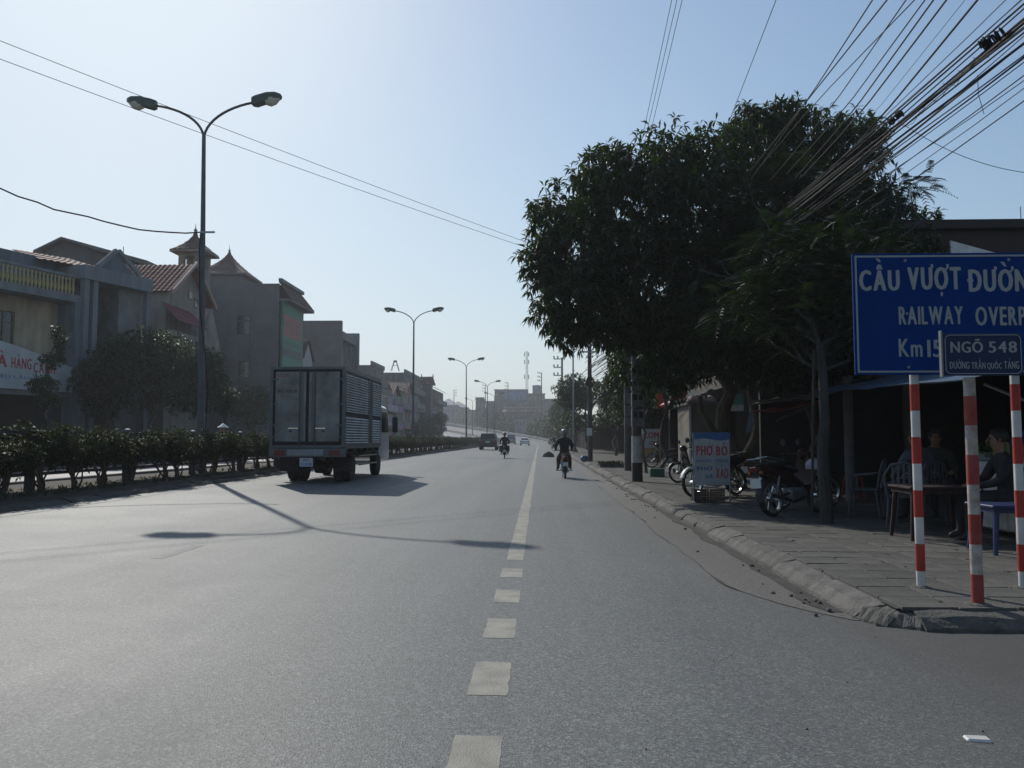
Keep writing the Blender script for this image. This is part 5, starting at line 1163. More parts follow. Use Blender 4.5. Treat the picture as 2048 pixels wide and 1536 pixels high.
dm = MB(); p = at(1972, 457, 21); dm.lathe([(.30, 0), (.29, .06), (.22, .13), (.11, .18), (.02, .20)], (p.x - 8.7, 1.8, Ht + .05), 16); dm.build('tank_dome', M_steel, t, True)
for px, z in ((1975, .45), (2042, .8)): MB().tube([(at(px, 440, 20).x - 8.7, .8, Ht), (at(px, 440, 20).x - 8.7, .8, Ht + z)], .012, 5).build('antenna', M_steel, t)
# white ridge scrap visible above the sign
tag(MB().prism([(0, 0), (1.1, 0), (0, .32)], 0, .05, 'y').build('gable_board', M_white), 'small white triangular board showing above the blue road sign', 'board').location = at(1902, 510, 17.5)
bpy.data.objects['gable_board'].rotation_euler = (0, 0, 0)

# shops further along the pavement
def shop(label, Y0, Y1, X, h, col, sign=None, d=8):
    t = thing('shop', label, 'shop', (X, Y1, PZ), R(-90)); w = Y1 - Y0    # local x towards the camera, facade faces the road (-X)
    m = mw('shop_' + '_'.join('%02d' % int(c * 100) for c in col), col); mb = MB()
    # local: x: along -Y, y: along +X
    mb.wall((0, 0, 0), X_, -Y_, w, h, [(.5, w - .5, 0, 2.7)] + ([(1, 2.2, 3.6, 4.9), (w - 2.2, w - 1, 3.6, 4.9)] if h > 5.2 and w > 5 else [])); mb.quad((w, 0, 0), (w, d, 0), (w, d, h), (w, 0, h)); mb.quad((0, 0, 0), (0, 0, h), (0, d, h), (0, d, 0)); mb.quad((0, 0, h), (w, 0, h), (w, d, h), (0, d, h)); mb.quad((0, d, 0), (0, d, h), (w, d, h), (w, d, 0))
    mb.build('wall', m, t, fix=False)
    if h > 5.2 and w > 5:
        for q in ((1, 2.2, 3.6, 4.9), (w - 2.2, w - 1, 3.6, 4.9)): window(t, (0, 0, 0), X_, -Y_, q)
    MB().box(.5, w - .5, 1.5, 1.6, 0, 2.7).build('shop_front', M_dark, t)
    MB().prism([(-1.7, 2.5), (0, 3.0), (0, 3.06), (-1.7, 2.56)], .2, w - .2, 'x').build('awning', mat('awning_grey', (.10, .11, .12), .7, var=.2), t)
    return t
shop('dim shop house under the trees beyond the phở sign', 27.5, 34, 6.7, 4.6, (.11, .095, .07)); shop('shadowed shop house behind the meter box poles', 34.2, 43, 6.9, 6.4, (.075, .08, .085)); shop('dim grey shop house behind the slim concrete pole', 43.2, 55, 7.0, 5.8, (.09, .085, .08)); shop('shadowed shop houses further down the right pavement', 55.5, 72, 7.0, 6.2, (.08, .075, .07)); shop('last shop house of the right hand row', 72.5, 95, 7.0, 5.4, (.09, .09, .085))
t = thing('compound_wall', 'long low wall along the far right pavement under the trees', 'wall', (5.6, 95, PZ)); M_cw = mw('dark_stained_wall', (.055, .055, .048))  # dark stained tone all along the wall
MB().box(0, .2, 0, 60, 0, 2.2).build('wall', M_cw, t)
for k in range(20): MB().box(-.1, .3, 3 * k - .15, 3 * k + .15, 0, 2.4).build('pier', M_cw, t)
MB().box(.2, 3.0, -.25, -.05, 0, 2.6).build('end_wall', M_cw, t)
# the street goes on behind the camera: houses out of view, added to cut sky light in the shade
for k, (Y0, Y1, h, c_, lb) in enumerate(((-13, -1.5, 9.5, (.14, .13, .12), 'unseen grey three storey house added across the side alley to cut sky light'), (-26, -13.2, 11.5, (.17, .15, .12), 'unseen tall shop house added behind the camera on the right'), (-42, -26.2, 8.5, (.12, .13, .14), 'unseen low shop house added furthest behind the camera on the right'))): shop(lb, Y0, Y1, 6.8, h, c_)
for k, (Y0, h, c_, lb) in enumerate(((16, 9.0, (.22, .19, .15), 'cream house added left of the restaurant, outside the view, to cut sky light'), (2, 11.0, (.16, .17, .18), 'unseen grey blue house added across the road from the camera'), (-14, 8.0, (.18, .15, .13), 'unseen brown house added across the road behind the camera'))):
    t = thing('house', lb, 'house', (-25, Y0, .17), R(90)); block(t, 0, 13, 0, 9, 0, h, mw('back_wall_%d' % k, c_), fops=[(1.5 + 4 * a, 3.0 + 4 * a, 3.6 * b + .9, 3.6 * b + 2.6) for a in range(3) for b in range(2)], fr=M_wframe)
# beige kiosk with pale corner
a, b = at(1383, 870, 27), at(1450, 870, 27)
t = thing('kiosk', 'plain beige walled kiosk with a pale pipe down its left corner behind the phở sign', 'kiosk', (a.x, 27, PZ)); w = b.x - a.x; h = at(1400, 809, 27).z - PZ
MB().box(0, w, 0, 2.6, 0, h).build('wall', mw('beige_wall', (.19, .17, .14)), t); MB().tube([(-.05, -.06, 0), (-.05, -.06, h - .05)], .045, 8).build('pipe', M_white, t); MB().box(-.12, w + .1, -.12, 2.7, h + .005, h + .08).build('roof', M_conc, t)
st = thing('steps', 'short flight of pale concrete steps left of the beige kiosk', 'steps', (at(1336, 870, 29).x, 28.2, PZ))
for k in range(4): MB().box(.24 * k + .02, 1.3, 0, 1.6, .15 * k + .001 * k, .15 * (k + 1)).build('step', M_conc, st)
t = thing('bundle', 'pinkish sacks and a ring lying on the kiosk roof', 'sacks', at(1410, 806, 27) + Vector((0, .5, -.05))); rq = random.Random(3)
for k in range(3):
    x = -.3 + .28 * k; MB().lathe([(.02, 0), (.2, .05), (.24, .15), (.15, .28), (.03, .34)], (x, rq.uniform(-.1, .2), 0), 9).build('sack', mat('pink_sack', (.40, .28, .25), .8, var=.2, bump=.6, bscale=9), t, True)
MB().tube([(.30 + .18 * math.cos(a), -.1, .28 + .24 * math.sin(a)) for a in [k * .5236 for k in range(13)]], .04, 7).build('ring', M_conc, t, True)
# red signboard over the kiosk, red beam
t = thing('signboard', 'red box signboard with a red lower beam hanging above the shops', 'signboard', at(1347, 806, 31)); a = at(1372, 762, 31)
MB().box(0, a.x - t.location.x, 0, .3, 0, a.z - t.location.z, ch=.01).build('panel', mat('bright_red_board', (.45, .03, .03), .45), t); p2 = at(1320, 812, 33) - t.location
MB().tube([(0, .05, .03), tuple(p2)], .08, 4).build('beam', M_red, t); MB().box(p2.x - .15, p2.x + .12, p2.y - .05, p2.y + .05, p2.z - .1, p2.z + .5).build('side_panel', M_red, t)
t = thing('signboard', 'teal and white signboard glimpsed between the tree trunks', 'signboard', at(1452, 822, 23)); MB().box(0, .5, 0, .05, 0, .18).build('panel', M_white, t); MB().box(0, .5, 0, .05, .181, .50).build('panel', mat('teal', (.15, .38, .33), .5), t)
t = thing('banner', 'blue and white banner slanting between the dark trunks', 'banner', at(1492, 868, 22)); MB().prism([(0, 0), (.18, .1), (.30, .85), (.14, .80)], 0, .02, 'y').build('cloth', mat('banner_blue', (.18, .28, .42), .6, var=.2), t)
# CƠM sign
t = thing('signboard', 'white and red rice shop signboard standing behind the thin tree trunk', 'signboard', (at(1284, 870, 34).x, 34, PZ)); w = at(1321, 870, 34).x - t.location.x; zt_ = at(1300, 858, 34).z - PZ
MB().box(0, w, 0, .05, .15, zt_).build('panel', M_board, t); f = lambda x, z: face_M((x, -.004, z), (1, 0, 0), (0, -1, 0))
text('lettering', 'CƠM', w * .86, .30, M_rl, t, f(w * .05, zt_ - .40), .05); text('lettering', 'CUNG', w * .56, .17, M_rl, t, f(w * .38, zt_ - .68), .05)
MB().box(.04, w - .04, -.008, -.002, .2, zt_ * .50).build('picture', mat('food_print', (.30, .24, .08), .6, var=.4, scale=4, col2=(.25, .07, .03)), t)
# phở sign
ysn = 15.0; a, b = at(1388, 865, ysn), at(1460, 970, ysn)
t = thing('signboard', 'white standing board advertising PHỞ BÒ in red letters with a blue top edge', 'signboard', (a.x, ysn, PZ)); w, h = b.x - a.x, a.z - b.z; z0 = b.z - PZ
pn = MB().box(0, w, -.012, .012, z0, z0 + h, ch=.003).build('panel', mat('dusty_white_board', (.40, .40, .40), .6, var=.15, scale=2.2, col2=(.28, .28, .29)), t)
M_bt = mat('blue_print', (.03, .12, .30), .5, var=.1)
MB().add([(0, -.0125, z0 + h - .001), (w, -.0125, z0 + h - .001)] + [(w - w * k / 12, -.0125, z0 + h - .13 - .02 * math.sin(k / 12 * 6.28)) for k in range(13)], [tuple(range(15))]).build('blue_header', M_bt, pn)
def ft(s, fx, fz, fw, fh, m, b): return text('lettering', s, w * fw, h * fh, m, pn, face_M((w * fx, -.0125, z0 + h * fz), (1, 0, 0), (0, -1, 0)), b)
ft('PHỞ', .05, .56, .48, .26, M_rl, .05); ft('BÒ', .62, .56, .32, .24, M_rl, .05); ft('BÁNH CUỐN', .04, .435, .42, .075, M_bl, .03); ft('TRỨNG', .58, .435, .36, .075, M_bl, .03); ft('PHỞ', .06, .275, .45, .10, M_bt, .04); ft('GÀ', .30, .13, .22, .09, M_bt, .04); ft('XÀO', .60, .13, .35, .25, M_rl, .04)
for xx in (-.02, w): MB().tube([(xx, 0, -.0), (xx, 0, z0 + h)], .014, 6).build('leg', M_steel, t)
MB().tube([(-.02, -.16, .01), (-.02, .16, .01)], .012, 5).build('foot', M_steel, t); MB().tube([(w, -.16, .01), (w, .16, .01)], .012, 5).build('foot', M_steel, t)
for k in range(2):
    c = thing('crate', ['left', 'right'][k] + ' of two dark plastic crates standing under the phở board', 'crate', (a.x + .12 + k * .30, ysn + .15, PZ)); c.scale = (.9, .9, .9); mb = MB(); mb.box(-.14, .14, -.12, .12, 0, .02)
    for s_ in (-1, 1):
        for q in range(5): mb.box(s_ * .14 - .008, s_ * .14 + .008, -.11, .11, .03 + q * .05, .06 + q * .05); mb.box(-.13, .13, s_ * .12 - .008, s_ * .12 + .008, .03 + q * .05, .06 + q * .05)
    for sx in (-1, 1):
        for sy in (-1, 1): mb.box(sx * .14 - .012, sx * .14 + .012, sy * .12 - .012, sy * .12 + .012, 0, .28)
    mb.build('basket', [M_blackp, mat('brown_plastic', (.10, .06, .05), .6)][k], c)
# eatery shed
E = thing('eatery', 'open fronted eatery shed with white posts and sagging tarpaulin awnings in deep shade', 'eatery', (4.2, 8.2, PZ))
def el(x, y, z): return (x - 4.2, y - 8.2, z - PZ)
def ebox(x0, x1, y0, y1, z0, z1, n, m): return MB().box(x0 - 4.2, x1 - 4.2, y0 - 8.2, y1 - 8.2, z0 - PZ, z1 - PZ).build(n, m, E)
M_tarpb = mat('blue_tarp', (.05, .10, .16), .6, var=.2, scale=2, bump=.4, bscale=6); M_tarp = mat('brown_tarp', (.14, .11, .085), .7, var=.3, scale=2, bump=.4, bscale=6)
def tarp(pts, nu, nv, m, name, sag=.08):
    a, b, c, d = map(Vector, pts); mb = MB()
    for j in range(nv + 1):
        for i in range(nu + 1):
            u, v = i / nu, j / nv; p = a.lerp(b, u).lerp(d.lerp(c, u), v); p.z += -sag * math.sin(math.pi * u) * math.sin(math.pi * v) + .03 * noise.noise(p * 2.3); mb.v.append(el(*p))
    for j in range(nv):
        for i in range(nu): k = j * (nu + 1) + i; mb.f.append((k, k + 1, k + nu + 2, k + nu + 1))
    n = len(mb.v); mb.v += [(x, y, z - .012) for x, y, z in mb.v]; mb.f += [tuple(q + n for q in f) for f in mb.f]; return mb.build(name, m, E, True, fix=False)
tarp([(4.35, 8.3, 1.86), (4.45, 13.4, 2.0), (8.5, 13.6, 2.9), (8.5, 8.2, 2.8)], 10, 8, M_tarpb, 'awning')
tarp([(4.75, 14.0, 1.95), (4.9, 19.0, 2.05), (8.7, 19.1, 3.1), (8.7, 13.8, 3.1)], 10, 8, M_tarp, 'awning')
tarp([(4.35, 15.2, 1.78), (4.6, 17.6, 1.85), (5.6, 17.6, 2.05), (5.5, 15.2, 2.0)], 6, 4, mat('red_tarp', (.38, .05, .03), .6), 'awning')
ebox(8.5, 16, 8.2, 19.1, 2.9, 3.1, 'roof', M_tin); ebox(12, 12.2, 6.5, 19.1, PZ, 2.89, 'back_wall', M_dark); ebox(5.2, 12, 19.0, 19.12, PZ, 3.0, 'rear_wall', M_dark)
for x, y, r in ((5.87, 15.4, .09), (8.2, 18.0, .14), (5.0, 8.6, .03), (8.5, 8.4, .06)): MB().tube([el(x, y, PZ), el(x, y, 2.45 if x < 6 else 2.9)], r, 12).build('post', M_whitepost if 'M_whitepost' in globals() else M_conc, E, True)
MB().tube([el(*at(1968, 768, 9)), el(*at(2120, 830, 8.6))], .018, 6).build('awning_strut', M_steel, E); MB().tube([el(*at(1552, 842, 15)), el(*at(1632, 808, 15))], .03, 5).build('awning_strut', M_barkl, E)
for k in range(3): MB().tube([el(4.9 + .5 * k, 14.0, 2.02 + .14 * k), el(5.0 + .5 * k, 19, 2.12 + .14 * k)], .025, 5).build('rafter', M_barkl, E)
# ================================================================== VEHICLES, PEOPLE, SMALL THINGS
def wheel(par, x, y, r, w, name='wheel', M=None, hub=None):
    """wheel with axle along x"""
    pr = [(r * .62, -w / 2), (r * .93, -w / 2), (r, -w * .36), (r, w * .36), (r * .93, w / 2), (r * .62, w / 2)]
    o = MB().lathe(pr, (x, y, r), 22, M, 'x').build(name, M_black, par, True)
    MB().lathe([(.02, -w * .40), (r * .25, -w * .40), (r * .35, -w * .18), (r * .60, -w * .30), (r * .63, -w * .46), (r * .63, w * .46), (r * .60, w * .30), (r * .35, w * .18), (r * .25, w * .40), (.02, w * .40)], (x, y, r), 14, M, 'x').build('rim', hub or M_steel, o, True)
    return o
# ---------------- box truck (x right, y forward, origin under the middle of the rear face)
T = thing('box_truck', 'silver box truck with ribbed side panels and two dusty rear doors driving away', 'truck', (-5.90, 20.2, .118), R(0))
M_alu = mat('dusty_aluminium', (0.21, 0.215, 0.22), .42, metal=.5, var=.25, scale=1.6, col2=(.07, .07, .07)); M_alus = mat('side_panel_aluminium', (0.60, 0.61, 0.61), .4, metal=.25, var=.15, scale=2)
M_fr = mat('box_frame', (0.13, 0.14, 0.148), .5, metal=.4, var=.15); M_gap = mat('door_seal', (.012, .013, .016), .8); M_plate = mat('plate_white', (.62, .66, .66), .5, var=.05)
hw, zb, zt, Lb = .965, .93, 2.97, 4.7
co = MB().box(-hw + .03, hw - .03, .05, Lb - .02, zb + .02, zt - .02).build('cargo_box', M_fr, T)
fr = MB()
for sx in (-1, 1):
    fr.box(min(sx * hw, sx * (hw - .075)), max(sx * hw, sx * (hw - .075)), 0, .09, zb, zt); fr.box(min(sx * hw, sx * (hw - .06)), max(sx * hw, sx * (hw - .06)), Lb - .09, Lb, zb, zt)
    fr.box(min(sx * (hw + .004), sx * (hw - .05)), max(sx * (hw + .004), sx * (hw - .05)), .09, Lb - .09, zt - .10, zt + .012); fr.box(min(sx * (hw + .004), sx * (hw - .05)), max(sx * (hw + .004), sx * (hw - .05)), .09, Lb - .09, zb - .05, zb + .08)
fr.box(-hw + .075, hw - .075, 0, .08, zt - .06, zt + .01); fr.box(-hw + .075, hw - .075, 0, .08, zb - .02, zb + .04)
fr.build('box_frame', M_fr, T)
MB().box(-hw + .08, hw - .08, .035, .05, zb + .04, zt - .06).build('door_opening', M_gap, T)
for sx in (-1, 1):
    a, b = sorted((sx * .035, sx * (hw - .135))); d = MB(); d.box(a, b, -.005, .033, zb + .13, zt - .12, ch=.008)
    dd = d.build('door', M_alu, T)
    mb = MB(); xi = sx * .14; mb.box(min(xi, xi + .0) - .035, xi + .035, -.012, -.006, zb + .14, zt - .13); mb.build('door_strip', M_fr, dd)
    MB().tube([(sx * .2, -.03, zb + .06), (sx * .2, -.03, zt - .08)], .013, 6).build('locking_bar', M_fr, dd)
    MB().box(*sorted((sx * .22, sx * .48)), -.045, -.015, zb + .46, zb + .485).build('handle', M_chrome, dd); MB().lathe([(.03, 0), (.03, -.03)], (sx * .42, -.008, zb + .40), 8, None, 'y').build('lock', M_blackp, dd)
    for zz in (zt - .32, zt - .95, zb + .55, zb + .25): MB().box(*sorted((sx * (hw - .22), sx * (hw - .01))), -.02, -.006, zz - .02, zz + .02).build('hinge', M_fr, dd)
fm = lambda x, z, y=-.0065: face_M((x, y, z), (1, 0, 0), (0, -1, 0))
text('lettering', 'ISUZU', .34, .085, mat('faded_red_print', (.30, .08, .06), .6), T, fm(-.80, zt - .26), .04)
text('lettering', '14C - 024.81', .50, .085, M_gap, T, fm(-.78, zt - .66), .03)
# corrugated sides with frames
def ribs(sx, y0, y1, z0, z1, n):
    mb = MB()
    for k in range(n + 1):
        z = z0 + (z1 - z0) * k / n
        if k < n:
            dz = (z1 - z0) / n
            for zz, e in ((z, .045), (z + dz * .12, .045), (z + dz * .62, .0), (z + dz * .80, .0)): mb.v += [(sx * (hw - .03 + e), y0, zz), (sx * (hw - .03 + e), y1, zz)]
    m = len(mb.v) // 2
    for i in range(m - 1): mb.f.append((2 * i, 2 * i + 1, 2 * i + 3, 2 * i + 2))
    return mb.build('ribbed_panel', M_alus, T, fix=False)
zm = zb + .80
for sx in (-1, 1):
    for y0, y1 in ((.10, 2.85), (3.35, Lb - .1)):
        ribs(sx, y0, y1, zm + .10, zt - .13, 15); ribs(sx, y0, y1, zb + .09, zm, 10)
        MB().box(*sorted((sx * (hw - .028), sx * (hw - .008))), y0, y1, zm + .005, zm + .095).build('side_band', M_gap, T)
    MB().box(*sorted((sx * (hw - .028), sx * (hw + .002))), 2.86, 3.34, zb + .09, zt - .11).build('side_door', mat('dark_side_door', (.06, .06, .055), .6, var=.3), T)
    MB().box(*sorted((sx * (hw + .003), sx * (hw + .02))), 2.92, 2.96, zb + .8, zb + 1.1).build('handle', M_chrome, T)
# rear beam, lights, plate
MB().box(-hw - .02, hw + .02, .02, .14, zb - .26, zb - .03, ch=.01).build('rear_beam', M_fr, T)
MB().box(-.50, .42, .0, .018, zb - .22, zb - .06).build('rear_board', mat('rear_board_grey', (.27, .30, .31), .6, var=.15), T)
M_tl = mat('tail_light', (.16, .012, .01), .3, var=.1)
for sx in (-1, 1): MB().box(*sorted((sx * .56 if sx > 0 else -.84, .84 if sx > 0 else -.56)), .0, .019, zb - .22, zb - .08).build('tail_light', M_tl, T)
bx = MB().box(-.20, .14, .08, .10, zb - .50, zb - .28).build('number_plate', M_plate, T); text('lettering', '14C', .16, .07, M_bl, bx, fm(-.11, zb - .37, .078), .03); text('lettering', '024.81', .28, .08, M_bl, bx, fm(-.17, zb - .48, .078), .03)
ch = MB()
for sx in (-1, 1): ch.box(*sorted((sx * .35, sx * .43)), .2, 6.2, .58, .78)
for yy in (.3, 1.2, 2.2, 3.2, 4.2): ch.box(-.43, .43, yy, yy + .1, .60, .76)
for k in range(6): ch.box(-hw, hw, .3 + .8 * k, .38 + .8 * k, .785, zb - .0)
ch.lathe([(.06, -.8), (.06, -.2), (.19, -.16), (.2, 0), (.19, .16), (.06, .2), (.06, .8)], (0, 1.45, .40), 12, None, 'x')
ch.build('chassis', M_blackp, T)
MB().tube([(.1, .5, .40), (.1, .9, .42), (.1, 2.8, .45)], .05, 8).build('exhaust', M_blackp, T)
MB().box(-.72, -.45, 2.2, 3.0, .35, .75, ch=.03).build('fuel_tank', M_fr, T)
for sx in (-1, 1):
    for dx in (0, .24): wheel(T, sx * (.74 - dx), 1.45, .37, .21)
    wheel(T, sx * .76, 4.85, .37, .21)
    MB().box(*sorted((sx * .48, sx * .96)), .85, .87, .28, .70).build('mud_flap', M_black, T)
    for zz in (.42, .66): MB().tube([(sx * .90, 1.95, zz), (sx * .90, 4.35, zz)], .025, 6).build('side_guard', mat('side_guard_yellow', (.40, .34, .14), .6, var=.2), T)
# cab
def rr(w, z0, z1, y, c=.08): return [(-w + c, y, z0), (w - c, y, z0), (w, y, z0 + c), (w, y, z1 - c), (w - c, y, z1), (-w + c, y, z1), (-w, y, z1 - c), (-w, y, z0 + c)]
M_cab = mat('cab_white', (.62, .63, .62), .3, var=.06, coat=.4)
cb = MB().loft([rr(.88, .62, 2.10, 4.78), rr(.90, .55, 2.20, 4.95), rr(.90, .45, 2.20, 5.9), rr(.89, .42, 1.95, 6.25), rr(.88, .42, 1.30, 6.48), rr(.84, .45, 1.1, 6.52)]).build('cab', M_cab, T, True)
for sx in (-1, 1):
    MB().prism([(5.1, 1.35), (6.22, 1.35), (6.12, 1.8), (5.95, 2.0), (5.1, 2.0)], sx * .902, sx * .912, 'x').build('side_window', M_glass, cb)
    m_ = MB().box(*sorted((sx * 1.02, sx * 1.20)), 6.28, 6.36, 1.35, 1.86, ch=.02).build('mirror', M_blackp, T); MB().tube([(sx * .9, 6.3, 2.0), (sx * 1.1, 6.33, 1.95), (sx * 1.1, 6.33, 1.3), (sx * .9, 6.3, 1.2)], .014, 6).build('mirror_arm', M_blackp, m_)
MB().quad((-.8, 6.21, 2.06), (.8, 6.21, 2.06), (.82, 6.50, 1.32), (-.82, 6.50, 1.32)).build('windscreen', M_glass, cb)
for sx in (-1, 1): MB().box(*sorted((sx * .6, sx * .82)), 6.51, 6.55, .75, .95).build('headlight', M_lens, cb)
# ---------------- cars
def car(name, label, cat, loc, rz, body, st, L, W, H, belt, roofs, wr=.32, hood=.95, plate=True, sc=1.0, zc=.30):
    """roofs: (y0 rear base, y1 rear top, y2 front top, y3 front base); x right, y forward, origin rear centre on the ground"""
    t = thing(name, label, cat, loc, rz); y0, y1, y2, y3 = roofs; W2 = W / 2
    def ring(y, zt, wt, zb=zc, wb=W2, b=belt): return [(-wb * .9, y, zb), (wb * .9, y, zb), (wb, y, zb + .15), (wb, y, min(b, zt) - .05), (wb * .96, y, min(b, zt)), (wt, y, zt), (-wt, y, zt), (-wb * .96, y, min(b, zt)), (-wb, y, min(b, zt) - .05), (-wb, y, zb + .15)]
    rw = W2 * .74
    R_ = [ring(0, belt - .05, W2 * .8, zc + .1, W2 * .90), ring(.07, belt, W2 * .85, zc + .02, W2 * .97), ring(max(.10, y0), belt + .02, W2 * .86), ring(y1, H - .04, rw), ring(y1 + .25, H, rw), ring(y2 - .2, H, rw), ring(y2, H - .04, rw), ring(y3, belt + .02, W2 * .88), ring(L - .5, hood, W2 * .86), ring(L - .1, hood - .08, W2 * .8, zc + .02, W2 * .94, hood - .15), ring(L, hood - .25, W2 * .75, zc + .1, W2 * .85, hood - .3)]
    b = MB().loft(R_).build('body', body, t, True); e = .006; wl = belt + .05
    def lerp(a, c, k): return a + (c - a) * k
    def yr(z): return lerp(max(.10, y0), y1, (z - belt - .02) / (H - .06 - belt)) - e * 2
    def wz(z, k=.955): return lerp(W2 * .86, rw, (z - belt) / (H - belt)) * k
    z1_ = H - .14
    MB().quad((-wz(wl, .92), yr(wl), wl), (wz(wl, .92), yr(wl), wl), (wz(z1_, .92), yr(z1_), z1_), (-wz(z1_, .92), yr(z1_), z1_)).build('rear_window', M_glass, b)
    def yf(z): return lerp(y3, y2, (z - belt - .02) / (H - .06 - belt)) + e * 2
    MB().quad((-wz(wl), yf(wl), wl), (wz(wl), yf(wl), wl), (wz(z1_), yf(z1_), z1_), (-wz(z1_), yf(z1_), z1_)).build('windscreen', M_glass, b)
    def wx(z): return lerp(W2 * .96, rw, (z - belt) / (H - belt)) + e
    for sx in (-1, 1):
        n_ = 2 if L < 4.9 else 3; a0, a1 = y1 * .6 + y0 * .4 + .1, y2 * .6 + y3 * .4 - .1
        for k in range(n_):
            p, q = lerp(a0, a1, k / n_) + .03, lerp(a0, a1, (k + 1) / n_) - .03; pt = max(p, y1 + .1); qt = min(q, y2 - .08)
            MB().quad((sx * wx(wl), p, wl), (sx * wx(wl), q, wl), (sx * wx(z1_), qt, z1_), (sx * wx(z1_), pt, z1_)).build('side_window', M_glass, b)
        MB().box(*sorted((sx * W2 * .62, sx * W2 * .93)), -.012, .04, belt - .28, belt - .08, ch=.01).build('tail_light', M_tl, t)
        MB().box(*sorted((sx * W2 * .55, sx * W2 * .85)), L - .06, L + .01, hood - .28, hood - .14, ch=.01).build('headlight', M_lens, t)
        m_ = MB().box(*sorted((sx * (W2 + .02), sx * (W2 + .19))), y3 - .45, y3 - .36, belt + .0, belt + .14, ch=.02).build('mirror', body, t)
        wheel(t, sx * (W2 - .12), .78, wr, .22); wheel(t, sx * (W2 - .12), L - .82, wr, .22)
    bp = MB().box(-W2 * .92, W2 * .92, -.04, .08, zc + .02, zc + .22, ch=.02).build('bumper', st, t)
    if plate: MB().box(-.23, .23, -.022, -.008, belt - .32, belt - .17).build('number_plate', M_plate, t)
    return t
M_suv = mat('dark_suv_paint', (.022, .028, .030), .3, var=.1, coat=.5); M_carw = mat('white_car_paint', (.60, .61, .62), .3, var=.05, coat=.5); M_vang = mat('grey_van_paint', (.26, .28, .30), .35, var=.08, coat=.4)
SUV = car('car', 'black sport utility car with a spare white plate driving away in the left lane', 'car', (-5.28, 82.5, .11), 0, M_suv, M_blackp, 4.7, 1.86, 1.76, 1.08, (.12, .45, 3.0, 3.75), .37, 1.1)
SUV['label'] = 'black sport utility car driving away behind the truck, beside the rider in black'
car('car', 'silver white saloon car furthest right in the road, driving away', 'car', (-2.65, 148, .05), 0, M_carw, M_carw, 4.4, 1.75, 1.47, .95, (.55, 1.15, 2.5, 3.35))
v = car('van', 'grey minibus van driving away between the saloon car and the rider', 'van', (-5.85, 167, .11), 0, M_vang, M_blackp, 5.0, 1.85, 2.15, 1.15, (.10, .22, 4.1, 4.75), .34, 1.2)
car('car', 'white car mostly hidden behind the dark sport utility car', 'car', (-9.95 + 3.2, 112, .12), 0, M_carw, M_carw, 4.6, 1.8, 1.80, 1.02, (.2, .5, 2.9, 3.7))
x, _, z = P(-13.5, 262); car('car', 'white car coming down the far ramp beyond the third street lamp', 'car', (x - 1.0, 262, z + .02), R(170), M_carw, M_carw, 4.6, 1.8, 1.75, 1.0, (.2, .6, 2.8, 3.6))

